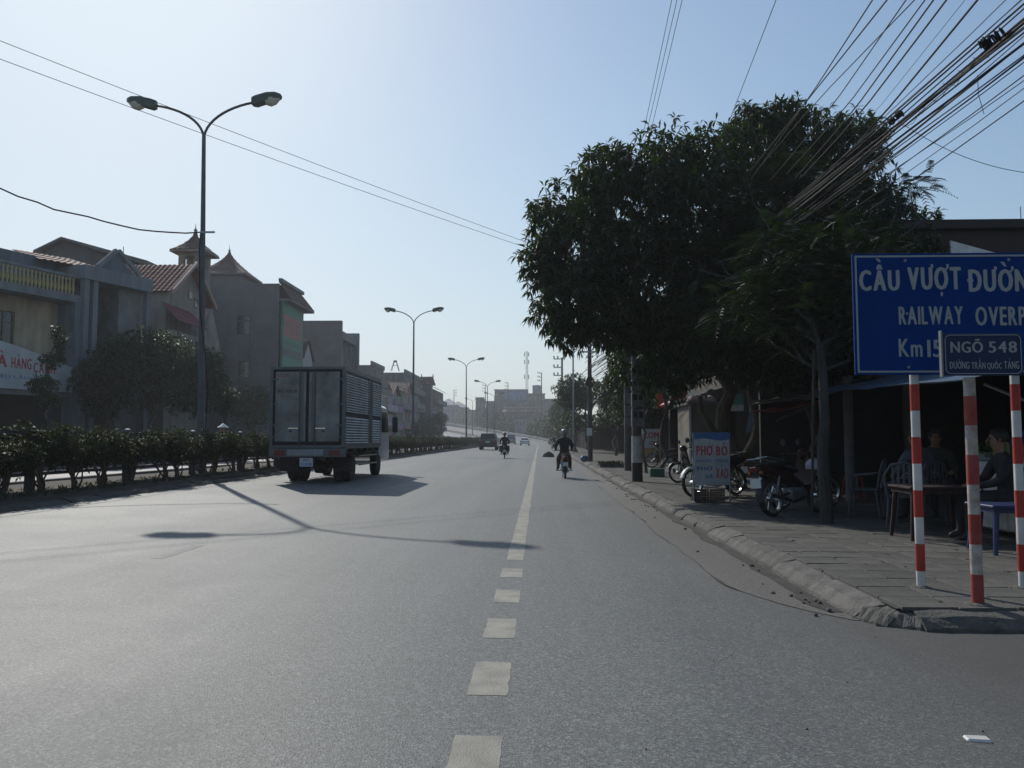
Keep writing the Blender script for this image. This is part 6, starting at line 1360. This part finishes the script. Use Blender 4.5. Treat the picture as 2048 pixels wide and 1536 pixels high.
# ---------------- motorbikes
def motorbike(label, loc, rz, col, white_shield=False, basket=False, helmet=None, sc=.92, group=None, lean=0):
    """x right, y forward; origin on the ground midway between the wheels"""
    t = thing('motorbike', label, 'motorbike', loc, rz, group, sc); t.rotation_euler = (0, lean, rz); r = .285
    for y, nm in ((-.62, 'rear'), (.62, 'front')):
        w = .085 if y < 0 else .07
        o = MB().lathe([(r * .84, -w / 2), (r * .95, -w / 2), (r, -w * .2), (r, w * .2), (r * .95, w / 2), (r * .84, w / 2)], (0, y, r), 24, None, 'x', True).build('wheel', M_black, t, True)
        MB().lathe([(r * .80, -w * .3), (r * .84, -w * .45), (r * .84, w * .45), (r * .80, w * .3)], (0, y, r), 24, None, 'x', True).build('rim', M_chrome, o, True)
        mb = MB(); mb.lathe([(.045, -.06), (.055, -.03), (.055, .03), (.045, .06)], (0, y, r), 10, None, 'x')
        for k in range(14): a = k * math.pi / 7; mb.tube([(.02 * (-1) ** k, y + .05 * math.cos(a), r + .05 * math.sin(a)), (0, y + r * .82 * math.cos(a + .15), r + r * .82 * math.sin(a + .15))], .0035, 3)
        mb.build('spokes', M_chrome, o)
    def blade(prof, w, nm, m, par=t, taper=None):
        # side silhouette given as upper/lower lines, lofted across with rounded edge
        up, lo = prof; rings = []
        for (y, zu), (y2, zl), ww in zip(up, lo, w):
            h = (zu - zl); rings.append([(-ww, y, zl + h * .25), (-ww * .6, y2, zl), (ww * .6, y2, zl), (ww, y, zl + h * .25), (ww, y, zu - h * .25), (ww * .6, y, zu), (-ww * .6, y, zu), (-ww, y, zu - h * .25)])
        return MB().loft(rings).build(nm, m, par, True)
    blade(([(-.98, .80), (-.85, .82), (-.5, .76), (-.15, .68), (.1, .56), (.22, .52)], [(-.98, .74), (-.80, .64), (-.5, .52), (-.15, .46), (.1, .40), (.22, .44)]), [.05, .10, .125, .12, .09, .05], 'fairing', col)
    blade(([(-.74, .845), (-.6, .855), (-.35, .83), (-.1, .79), (.08, .73)], [(-.74, .80), (-.6, .77), (-.35, .75), (-.1, .70), (.08, .67)]), [.09, .12, .13, .11, .07], 'seat', M_blackp)
    MB().loft([[(-.05, .20, .45), (.05, .20, .45), (.05, .26, .45), (-.05, .26, .45)], [(-.19, .30, .50), (.19, .30, .50), (.18, .34, .50), (-.18, .34, .50)], [(-.20, .36, .75), (.20, .36, .75), (.18, .41, .75), (-.18, .41, .75)], [(-.09, .34, .93), (.09, .34, .93), (.08, .42, .93), (-.08, .42, .93)]]).build('leg_shield', M_white if white_shield else col, t, True)
    MB().tube([(0, .36, .90), (0, .50, .55), (0, .52, .50)], .035, 8).build('steering_column', M_blackp, t)
    for sx in (-1, 1): MB().tube([(sx * .075, .48, .62), (sx * .075, .62, r)], .022, 7).build('fork', M_steel, t); MB().tube([(sx * .09, -.25, .35), (sx * .09, -.62, r)], .022, 6).build('swing_arm', M_blackp, t); MB().tube([(sx * .12, -.66, .30), (sx * .12, -.50, .62)], .025, 7).build('shock_absorber', M_chrome, t)
    def fender(y, a0, a1, w, m, rr=r + .035):
        rings = []
        for k in range(9):
            a = a0 + (a1 - a0) * k / 8; c, s = math.cos(a), math.sin(a); rings.append([(-w, y + (rr - .02) * c, r + (rr - .02) * s), (-w * .6, y + rr * c * 1.03, r + rr * s * 1.03), (w * .6, y + rr * c * 1.03, r + rr * s * 1.03), (w, y + (rr - .02) * c, r + (rr - .02) * s)])
        return MB().loft(rings).build('fender', m, t, True)
    fender(.62, R(20), R(165), .055, M_white if white_shield else col); fender(-.62, R(30), R(190), .07, M_blackp)
    MB().box(-.13, .13, -.28, .18, .22, .44, ch=.05).build('engine', M_steel, t, True)
    MB().tube([(.10, .1, .26), (.12, -.2, .20), (.14, -.45, .26), (.145, -.85, .34)], [.02, .022, .04, .045], 9).build('exhaust', M_chrome, t, True)
    for sx in (-1, 1): MB().tube([(sx * .10, -.02, .27), (sx * .30, -.02, .27)], .018, 6).build('foot_peg', M_blackp, t)
    hb = MB().tube([(-.34, .22, .985), (-.16, .33, .99), (0, .37, .95), (.16, .33, .99), (.34, .22, .985)], .013, 7).build('handlebar', M_blackp, t, True)
    for sx in (-1, 1):
        MB().tube([(sx * .34, .22, .985), (sx * .23, .29, .99)], .020, 8).build('grip', M_black, hb); mm = MB().tube([(sx * .20, .31, 1.0), (sx * .27, .32, 1.12), (sx * .30, .32, 1.17)], .006, 5).build('mirror_stem', M_blackp, hb)
        MB().lathe([(.01, -.012), (.055, -.010), (.06, .005), (.02, .018)], (sx * .33, .32, 1.19), 10, None, 'y').build('mirror', M_blackp, hb, True)
    MB().lathe([(.02, .14), (.08, .10), (.10, .04), (.09, -.03), (.05, -.08)], (0, .36, .97), 12, None, 'y').build('headlight_housing', col, t, True)
    tlm = MB().box(-.07, .07, -1.01, -.95, .70, .78, ch=.015).build('tail_light', M_tl, t); MB().box(-.095, .095, -.965, -.955, .45, .59).build('number_plate', M_plate, t)
    for sx in (-1, 1): MB().box(*sorted((sx * .08, sx * .13)), -.97, -.90, .66, .71, ch=.01).build('indicator', mat('amber', (.35, .13, .02), .4), t)
    MB().tube([(-.12, -.55, .84), (-.12, -.95, .90), (.12, -.95, .90), (.12, -.55, .84)], .011, 6).build('grab_rail', M_steel, t)
    return t

# ---------------- people
def person(label, loc, rz, J, cols, sc=1.0, helmet=None, hair=(.02, .018, .016), grip=True, name='person', faceR=0.0):
    """J: joints dict; limbs grown with a Skin modifier into one continuous body; clothing by face region"""
    t = thing(name, label, 'person', loc, rz, None, sc)
    V = []; E_ = []; RD = []; seg = []
    def v(p, r): V.append(p); RD.append(r); return len(V) - 1
    def e(a, b, k): E_.append((a, b)); seg.append((Vector(V[a]), Vector(V[b]), k))
    pel = v(J['pelvis'], (.155, .125)); sp = v(J['spine'], (.135, .11)); chs = v(J['chest'], (.20, .145)); nk = v(J['neck'], (.052, .055)); h0 = v(J['head'] + Vector((0, .0, -.055)), (.070, .08)); h1 = v(J['head'] + Vector((0, 0, .045)), (.078, .09)); h2 = v(J['head'] + Vector((0, 0, .10)), (.05, .06))
    e(pel, sp, 'shirt'); e(sp, chs, 'shirt'); e(chs, nk, 'shirt'); e(nk, h0, 'skin'); e(h0, h1, 'skin'); e(h1, h2, 'skin')
    for s, sx in (('L', -1), ('R', 1)):
        sh = v(J['sh' + s], (.085, .082)); el_ = v(J['el' + s], (.058, .058)); wr = v(J['wr' + s], (.038, .038)); pa = v(J['wr' + s].lerp(J['ha' + s], .75), (.036, .020))
        e(chs, sh, 'shirt'); e(sh, el_, 'shirt'); e(el_, wr, 'shirt'); e(wr, pa, 'skin')
        hp = v(J['hip' + s], (.115, .11)); kn = v(J['kn' + s], (.078, .078)); ak = v(J['ak' + s], (.055, .055)); to = v(J['toe' + s], (.040, .030))
        e(pel, hp, 'trousers'); e(hp, kn, 'trousers'); e(kn, ak, 'trousers'); e(ak, to, 'shoes')
    me = bpy.data.meshes.new('body'); me.from_pydata([tuple(p) for p in V], E_, []); o = bpy.data.objects.new('body', me); COL.objects.link(o)
    mod = o.modifiers.new('s', 'SKIN'); mod.use_smooth_shade = True; mod.branch_smoothing = .4
    for i, r in enumerate(RD): me.skin_vertices[0].data[i].radius = r; me.skin_vertices[0].data[i].use_root = (i == 0)
    sb = o.modifiers.new('u', 'SUBSURF'); sb.levels = 2; sb.render_levels = 2
    dg = bpy.context.evaluated_depsgraph_get(); dg.update(); m2 = bpy.data.meshes.new_from_object(o.evaluated_get(dg)); bpy.data.objects.remove(o)
    bm = bmesh.new(); bm.from_mesh(m2)
    order = ['shirt', 'trousers', 'skin', 'shoes']; m2.materials.clear()
    skin = mat('skin_tone', (.30, .17, .11), .55, var=.08); ms = [cols[0], cols[1], skin, cols[2]]
    for m in ms: m2.materials.append(m)
    for f in bm.faces:
        c = f.calc_center_median(); best = None
        for a, b, k in seg:
            d = b - a; u = max(0, min(1, (c - a).dot(d) / max(1e-9, d.length_squared))); q = (c - (a + d * u)).length
            if best is None or q < best[0]: best = (q, k)
        f.material_index = order.index(best[1]); f.smooth = True
    # fingers and thumb, nose, ears, feet soles: small tubes joined to the same mesh
    bm.to_mesh(m2); bm.free(); ex = MB()
    for s, sx in (('L', -1), ('R', 1)):
        w, hnd = J['wr' + s], J['ha' + s]; d = (hnd - w).normalized(); lat = d.cross(Vector((0, 0, 1))).normalized(); dn = lat.cross(d).normalized()
        if dn.z > 0: dn = -dn
        for k in range(4):
            b0 = hnd - d * .01 + lat * (-.027 + .018 * k); L_ = (.040, .046, .043, .034)[k]
            p1 = b0 + d * L_ * .5 + dn * .006; p2 = p1 + d * .012 + dn * L_ * .45; p3 = p2 - d * .018 + dn * .014
            ex.tube([b0 - d * .02, b0, p1, p2, p3], [.0085, .0088, .0082, .0076, .006], 6)
        b0 = w.lerp(hnd, .45) + lat * (-sx) * .028; ex.tube([b0, b0 + lat * (-sx) * .018 + d * .022 + dn * .01, b0 + lat * (-sx) * .010 + d * .045 + dn * .028], [.011, .010, .007], 6)
    H = J['head']; f = Vector((0, 1, 0)); f.rotate(Matrix.Rotation(faceR, 3, 'Z')); l = Vector((-f.y, f.x, 0))
    ex.tube([H + f * .085 + Vector((0, 0, .02)), H + f * .105 + Vector((0, 0, -.012)), H + f * .088 + Vector((0, 0, -.022))], [.008, .014, .010], 6)
    for s_ in (-1, 1): ex.tube([H + l * s_ * .078 + Vector((0, 0, .02)), H + l * s_ * .090 - f * .012 + Vector((0, 0, .012)), H + l * s_ * .080 + Vector((0, 0, -.025))], [.008, .013, .007], 5)
    ex.tube([H + l * .022 + f * .092 + Vector((0, 0, -.048)), H + f * .098 + Vector((0, 0, -.048)), H - l * .022 + f * .092 + Vector((0, 0, -.048))], .006, 5)
    bm = bmesh.new(); bm.from_mesh(m2); vs = [bm.verts.new(p) for p in ex.v]
    for q in ex.f:
        try: fc = bm.faces.new([vs[i] for i in q]); fc.material_index = 2; fc.smooth = True
        except ValueError: pass
    bmesh.ops.recalc_face_normals(bm, faces=bm.faces[:]); bm.to_mesh(m2); bm.free()
    m2.name = 'body'; o = bpy.data.objects.new('body', m2); COL.objects.link(o); o.parent = t
    ey = MB()
    for s_ in (-1, 1): c = H + l * s_ * .032 + f * .080 + Vector((0, 0, .022)); ey.lathe([(.004, -.010), (.011, -.004), (.012, .003), (.004, .010)], c, 8, None, 'y')
    ey.build('eyes', M_blackp, t, True)
    hc = H + Vector((0, 0, .03)) - f * .01
    if helmet:
        rings = []; n = 16
        for k in range(9):
            a = R(-28 + 118 * k / 8); z = .128 * math.sin(a); rr_ = .128 * math.cos(a)
            rings.append([(hc.x + rr_ * .93 * math.cos(b) , hc.y + rr_ * 1.08 * math.sin(b), hc.z + z + .015) for b in [2 * math.pi * q / n for q in range(n)]])
        ho = MB().loft(rings).build('helmet', helmet, t, True)
        MB().prism([(-.09, 0), (.09, 0), (.06, .06), (-.06, .06)], hc.z + .03, hc.z + .042, 'z', Matrix.Translation((hc.x, hc.y, 0)) @ Matrix.Rotation(math.atan2(f.x, f.y) * -1, 4, 'Z') @ Matrix.Translation((0, .12, 0))).build('peak', helmet, ho)
        MB().tube([hc + l * .10 + Vector((0, 0, -.04)), H + l * .06 + f * .04 + Vector((0, 0, -.09)), H - l * .06 + f * .04 + Vector((0, 0, -.09)), hc - l * .10 + Vector((0, 0, -.04))], .006, 4).build('chin_strap', M_blackp, ho)
    else:
        rings = []
        for k in range(8):
            a = R(-35 + 125 * k / 7); z = .105 * math.sin(a); r_ = .102 * math.cos(a)
            rings.append([(hc.x - f.x * .012 + r_ * .92 * math.cos(b), hc.y - f.y * .022 + r_ * math.sin(b), hc.z + z + .012 + (.03 if math.sin(b) > .5 and k < 3 else 0)) for b in [2 * math.pi * q / 14 for q in range(14)]])
        MB().loft(rings).build('hair', mat('black_hair', hair, .6, var=.2), t, True)
    return t
def V3(*a): return Vector(a)
def ride_pose(w=.25, lean=.0):
    return dict(pelvis=V3(0, -.30, .92), spine=V3(0, -.27, 1.12), chest=V3(0, -.20 + lean, 1.34), neck=V3(0, -.15 + lean, 1.47), head=V3(0, -.10 + lean, 1.60),
        shL=V3(-.19, -.18 + lean, 1.38), shR=V3(.19, -.18 + lean, 1.38), elL=V3(-w - .03, .02, 1.15), elR=V3(w + .03, .02, 1.15), wrL=V3(-.29, .19, 1.04), wrR=V3(.29, .19, 1.04), haL=V3(-.28, .25, 1.005), haR=V3(.28, .25, 1.005),
        hipL=V3(-.10, -.27, .88), hipR=V3(.10, -.27, .88), knL=V3(-.21, .12, .70), knR=V3(.21, .12, .70), akL=V3(-.22, -.06, .36), akR=V3(.22, -.06, .36), toeL=V3(-.25, .10, .305), toeR=V3(.25, .10, .305))
M_cblack = mat('black_jacket', (.018, .019, .022), .75, var=.25, scale=6, bump=.6, bscale=16); M_cbrown = mat('brown_trousers', (.085, .062, .048), .85, var=.25, scale=6, bump=.6, bscale=16); M_shoe = mat('dark_shoe', (.03, .025, .022), .6); M_cdark = mat('dark_trousers', (.025, .025, .03), .8, var=.2, bump=.5, bscale=16)
M_hgrey = mat('grey_helmet', (.22, .24, .26), .25, var=.1, coat=.4); M_hred = mat('dark_red_helmet', (.10, .03, .03), .3, coat=.3)
M_bred = mat('dark_red_fairing', (.035, .006, .006), .3, var=.15, coat=.3); M_bblack = mat('black_fairing', (.02, .02, .022), .3, coat=.3); M_bgold = mat('khaki_fairing', (.12, .11, .07), .4)
sc_ = .90
b1 = gp(1130, 958, -.016); y1 = b1.y + .95 * sc_; x1 = b1.x
motorbike('dark red motorbike of the nearer rider, heading away beside the white edge line', (x1, y1, -.015), R(1), M_bred, sc=sc_)
person('nearer motorbike rider in a black jacket, brown trousers and grey helmet seen from behind', (x1, y1, -.015), R(1), ride_pose(.26), (M_cblack, M_cbrown, M_shoe), sc_, M_hgrey)
b2 = gp(1008, 917, .04); y2, x2 = b2.y + .9, b2.x
motorbike('dark motorbike of the farther rider, beside the sport utility car', (x2, y2, .04), R(2), M_bblack, sc=.92)
person('farther motorbike rider all in black with a dark helmet beside the sport utility car', (x2, y2, .04), R(2), ride_pose(.25), (M_cblack, M_cdark, M_shoe), .92, M_hred)
tag(MB().box(-.33, -.14, -.35, .05, .42, .80, ch=.04).box(.14, .33, -.35, .05, .42, .80, ch=.04).build('saddlebag', mat('olive_bag', (.05, .05, .035), .8, bump=.5, bscale=12), None, True), 'dark olive bags hung over the back of the farther motorbike', 'bag')
bpy.data.objects['saddlebag'].location = (x2, y2 - .35, .04); bpy.data.objects['saddlebag'].rotation_euler = (0, 0, R(2))
b3 = gp(1107, 899, .0); motorbike('distant motorbike coming along the pavement edge', (b3.x, b3.y, .0), R(165), M_bblack, True, sc=.95)
person('distant rider in dark clothes on the motorbike near the pavement', (b3.x, b3.y, .0), R(165), ride_pose(.25), (M_cdark, M_cdark, M_shoe), .95, M_hgrey)
p = P(-14.5, 150); motorbike('tiny motorbike in the far carriageway left of the dark car', (p[0], p[1], p[2]), R(180), M_bblack); person('tiny rider in the far carriageway left of the dark car', p, R(180), ride_pose(), (M_cdark, M_cbrown, M_shoe), 1, M_hgrey)
p = P(-18.6, 165); person('distant pedestrian standing at the edge of the far carriageway', p, 0, dict(pelvis=V3(0, 0, .93), spine=V3(0, 0, 1.12), chest=V3(0, 0, 1.32), neck=V3(0, 0, 1.47), head=V3(0, .01, 1.60), shL=V3(-.18, 0, 1.38), shR=V3(.18, 0, 1.38), elL=V3(-.24, -.02, 1.1), elR=V3(.24, -.02, 1.1), wrL=V3(-.25, .08, .88), wrR=V3(.25, .08, .88), haL=V3(-.25, .10, .80), haR=V3(.25, .10, .80), hipL=V3(-.1, 0, .9), hipR=V3(.1, 0, .9), knL=V3(-.11, .02, .50), knR=V3(.11, .02, .50), akL=V3(-.11, 0, .09), akR=V3(.11, 0, .09), toeL=V3(-.12, .14, .04), toeR=V3(.12, .14, .04)), (M_cbrown, M_cdark, M_shoe))
p = (-14.9, 37.2, .13); motorbike('motorbike in the far carriageway hidden behind the hedge right of the nearest lamp pole', p, R(180), M_bblack); hr = person('rider whose pale sun hat shows over the hedge right of the nearest lamp pole', p, R(180), ride_pose(), (M_cdark, M_cbrown, M_shoe), 1.0)
MB().lathe([(.27, 0), (.25, .02), (.14, .09), (.05, .17), (.01, .19)], (0, -.11, 1.66), 16).build('hat', M_white, hr, True)
# parked bikes
c1 = gp(1505, 1035, PZ)
motorbike('dark red parked motorbike in the shade behind the pale tree trunk', (4.02, 12.75, PZ), R(-52), M_bred, sc=.97, lean=R(-6)); 
hm_ = thing('helmet', 'pinkish white helmet hanging on the parked dark red motorbike', 'helmet', (4.30, 12.72, .78)); MB().lathe([(.125, 0), (.135, .05), (.12, .11), (.08, .15), (.02, .17)], n=16).build('shell', mat('lilac', (.42, .36, .46), .4), hm_, True)
motorbike('second parked motorbike in deep shade behind the dark red one', (4.55, 13.9, PZ), R(-60), M_bblack, sc=.97, lean=R(-6))
motorbike('parked motorbike with a white leg shield half hidden by the phở board', (3.62, 16.7, PZ), R(125), M_bblack, True, sc=1.0, lean=R(6))
motorbike('motorbike parked near the kiosk with its white front fender showing', (4.28, 21.9, PZ), R(110), M_bblack, False, sc=.95, lean=R(6))
motorbike('dark motorbike parked under the saplings in front of the shops', (5.2, 33.0, PZ), R(80), M_bblack, sc=.95, lean=R(6))
# furniture
M_pblue_ = mat('blue_plastic', (.02, .035, .11), .45, var=.08); M_gpl = mat('grey_plastic', (.09, .095, .11), .5, var=.1); M_rpl = mat('red_plastic', (.35, .04, .02), .45)
def chair(label, loc, rz, m=M_gpl, group=None):
    t = thing('chair', label, 'chair', loc, rz, group)
    MB().box(-.21, .21, -.20, .20, .41, .435, ch=.008).build('seat', m, t)
    for sx in (-1, 1):
        MB().tube([(sx * .22, .20, 0), (sx * .19, .17, .41)], [.014, .020], 6).build('leg', m, t); MB().tube([(sx * .22, -.24, 0), (sx * .19, -.18, .41)], [.014, .020], 6).build('leg', m, t)
        MB().tube([(sx * .22, .14, .43), (sx * .25, .15, .63), (sx * .25, -.16, .66)], .016, 6).build('armrest', m, t)
    bk = MB(); pts = [(-.20, -.20, .43), (-.23, -.25, .70), (-.15, -.28, .84), (0, -.29, .87), (.15, -.28, .84), (.23, -.25, .70), (.20, -.20, .43)]; bk.tube(pts, .018, 6)
    for k in range(5): x = -.13 + .065 * k; bk.box(x - .014, x + .014, -.285, -.272, .50, .85)
    bk.build('backrest', m, t); return t
def table(label, loc, w, d, h, m, rz=0, cat='table'):
    t = thing('table', label, cat, loc, rz); MB().box(-w / 2, w / 2, -d / 2, d / 2, h - .03, h, ch=.008).build('tabletop', m, t); MB().box(-w / 2 + .03, w / 2 - .03, -d / 2 + .03, d / 2 - .03, h - .08, h - .031).build('apron', m, t)
    for sx in (-1, 1):
        for sy in (-1, 1): MB().tube([(sx * (w / 2 - .02), sy * (d / 2 - .02), 0), (sx * (w / 2 - .07), sy * (d / 2 - .07), h - .03)], [.022, .032], 6).build('leg', m, t)
    return t
q = at(1985, 1000, 8.55); table('low blue plastic table at the right edge behind the sign posts', (4.98, 8.6, PZ), .78, .55, .50, M_pblue_)
table('dark red table behind the low blue table', (4.68, 9.75, PZ), .8, .6, .62, mat('maroon_cloth', (.03, .008, .008), .8))
ct = thing('counter', 'white food counter at the right edge behind the blue table', 'counter', (5.86, 10.0, PZ)); MB().box(-.35, .75, -.3, .4, .08, .92, ch=.02).build('cabinet', M_white, ct); MB().box(-.40, .80, -.35, .45, .921, .95).build('countertop', M_steel, ct)
rq = random.Random(12); cl = [(.30, .32, .08), (.12, .22, .05), (.35, .10, .05), (.10, .18, .30), (.38, .36, .30)]
for k in range(6):
    o = MB().lathe([(.045, 0), (.05, .02), (.05, .14), (.03, .18), (.028, .22)], n=10).build('jar', mat('jar_%d' % (k % 5), cl[k % 5], .35), None, True); o.location = (5.50 + .13 * k, 9.82 + .06 * (k % 2), PZ + .951); tag(o, ['yellow', 'green', 'red', 'blue', 'cream', 'second yellow'][k] + ' jar standing on the white food counter', 'jar')
o = MB().lathe([(.03, 0), (.14, .03), (.17, .12), (.13, .22), (.04, .27), (.05, .32)], n=12).build('plastic_bag', mat('blue_bag', (.03, .09, .40), .35), None, True); o.location = (5.98, 10.12, PZ + .951); tag(o, 'bright blue plastic bag on the white food counter', 'bag')
for k, (x, y, rz, lb) in enumerate(((5.25, 11.3, R(20), 'grey plastic chair holding the customer in a grey shirt'), (4.80, 10.75, R(-25), 'empty grey plastic chair in the middle of the eatery front'), (6.1, 12.6, R(170), 'grey plastic chair facing the street inside the eatery'), (4.9, 12.3, R(60), 'grey plastic chair beside the white post of the eatery'))): chair(lb, (x, y, PZ), rz)
o = thing('stool', 'small red plastic stool beside the white eatery post', 'stool', (6.15, 16.0, PZ)); MB().box(-.14, .14, -.14, .14, .40, .43, ch=.01).build('seat', M_rpl, o)
for sx in (-1, 1):
    for sy in (-1, 1): MB().tube([(sx * .16, sy * .16, 0), (sx * .12, sy * .12, .41)], .02, 5).build('leg', M_rpl, o)
def sit(h=.43): return dict(pelvis=V3(0, -.05, h + .11), spine=V3(0, -.06, h + .30), chest=V3(0, -.02, h + .50), neck=V3(0, .02, h + .63), head=V3(0, .06, h + .76), shL=V3(-.19, 0, h + .54), shR=V3(.19, 0, h + .54), elL=V3(-.25, .12, h + .30), elR=V3(.25, .12, h + .30), wrL=V3(-.14, .32, h + .24), wrR=V3(.14, .32, h + .24), haL=V3(-.09, .38, h + .24), haR=V3(.09, .38, h + .24), hipL=V3(-.10, 0, h + .09), hipR=V3(.10, 0, h + .09), knL=V3(-.15, .40, h + .09), knR=V3(.15, .40, h + .09), akL=V3(-.15, .42, .09), akR=V3(.15, .42, .09), toeL=V3(-.16, .56, .04), toeR=V3(.16, .56, .04))
person('seated customer in a grey shirt with their back to the street', (5.25, 11.3, PZ), R(20), sit(), (mat('grey_shirt', (.08, .10, .13), .85, bump=.5, bscale=14), M_cdark, M_shoe))
person('seated customer facing the street inside the dark eatery', (6.1, 12.6, PZ), R(170), sit(), (mat('dark_green_shirt', (.05, .07, .06), .85), M_cdark, M_shoe))
person('seated woman in black at the red table', (5.33, 9.42, PZ), R(80), sit(.40), (M_cblack, M_cdark, M_shoe)); chair('dark plastic chair at the red table', (5.33, 9.42, PZ), R(80), M_blackp)
o = thing('greens', 'pile of leafy greens in a low tray on the white food counter', 'vegetables', (5.70, 10.2, PZ + .951)); MB().box(-.22, .22, -.14, .14, 0, .06).build('tray', M_steel, o)
rs = np.random.RandomState(4); C = np.stack([rs.uniform(-.2, .2, 90), rs.uniform(-.12, .12, 90), rs.uniform(.05, .13, 90)], 1); Vv, Ff = leaves(C, np.tile([0, 0, 1.], (90, 1)), 5, .09, .04, rs, droop=.1, spread=.9); mesh_np('leaf_pile', Vv, Ff, mat_leaf('fresh_greens', (.06, .12, .03), (.16, .26, .07), trans=.2), o)
# litter and odds and ends
p = gp(1955, 1486, -.05); o = MB().box(-.05, .05, -.03, .03, 0, .022, M=Matrix.Rotation(R(-6), 4, 'Z'), ch=.007).build('litter', M_white); o.location = (p.x, p.y, -.048); tag(o, 'small white scrap of litter on the asphalt in the lower right corner', 'litter')
p = gp(1163, 919, PZ); o = MB().lathe([(.14, 0), (.19, .08), (.20, .22), (.14, .30), (.04, .32)], n=12).build('plastic_bag', mat('dull_blue', (.05, .12, .22), .5), None, True); o.location = (2.36, 42.1, PZ); tag(o, 'blue plastic sack at the foot of the slim concrete pole', 'bag')
mb = MB(); rings = []
for k in range(6):
    a = k / 5; r_ = .38 * (1 - a ** 3) + .03 + .05 * noise.noise(Vector((k, 3, 1))); rings.append([(r_ * math.cos(b) * (1 + .2 * noise.noise(Vector((k, q, 0)))), r_ * .8 * math.sin(b), .42 * a) for q, b in enumerate([2 * math.pi * z / 12 for z in range(12)])])
o = mb.loft(rings).build('rubbish_heap', M_soil, None, True); p = gp(1097, 914, -.01); o.location = (p.x, p.y, -.03); tag(o, 'dark heap of rubble on the road edge beside the nearer rider', 'heap')
o = MB().box(-.22, .22, -.15, .15, 0, .26, ch=.015).build('box', mat('green_box', (.03, .12, .10), .6), None); o.location = (gp(1309, 952, PZ).x, 25.2, PZ); tag(o, 'small green box at the foot of the young tree on the pavement', 'box')
t = thing('planter', 'low planter of leafy weeds at the foot of the pale square pole', 'planter', (3.0, 33.5, PZ)); MB().box(-.5, .5, -.25, .25, 0, .14).build('trough', M_conc, t); rs = np.random.RandomState(2); C = np.stack([rs.uniform(-.5, .5, 120), rs.uniform(-.3, .3, 120), np.full(120, .16)], 1); Vv, Ff = leaves(C, np.tile([0, 0, 1.], (120, 1)), 6, .16, .05, rs, droop=0, spread=.8); mesh_np('foliage', Vv, Ff, L_hedge, t)
# fallen leaves on the pavement
rs = np.random.RandomState(8); n = 110; C = np.stack([rs.uniform(2.5, 8, n), rs.uniform(5.6, 16, n), np.full(n, PZ + .006)], 1); Vv, Ff = leaves(C, np.concatenate([rs.normal(size=(n, 2)), np.zeros((n, 1))], 1), 1, .07, .03, rs, droop=0, spread=.0); Vv[:, 2] = np.clip(Vv[:, 2], PZ + .005, PZ + .02)
mesh_np('fallen_leaves', Vv, Ff, mat_leaf('dry_leaf', (.06, .045, .02), (.16, .11, .05), trans=.1), None, 'stuff')
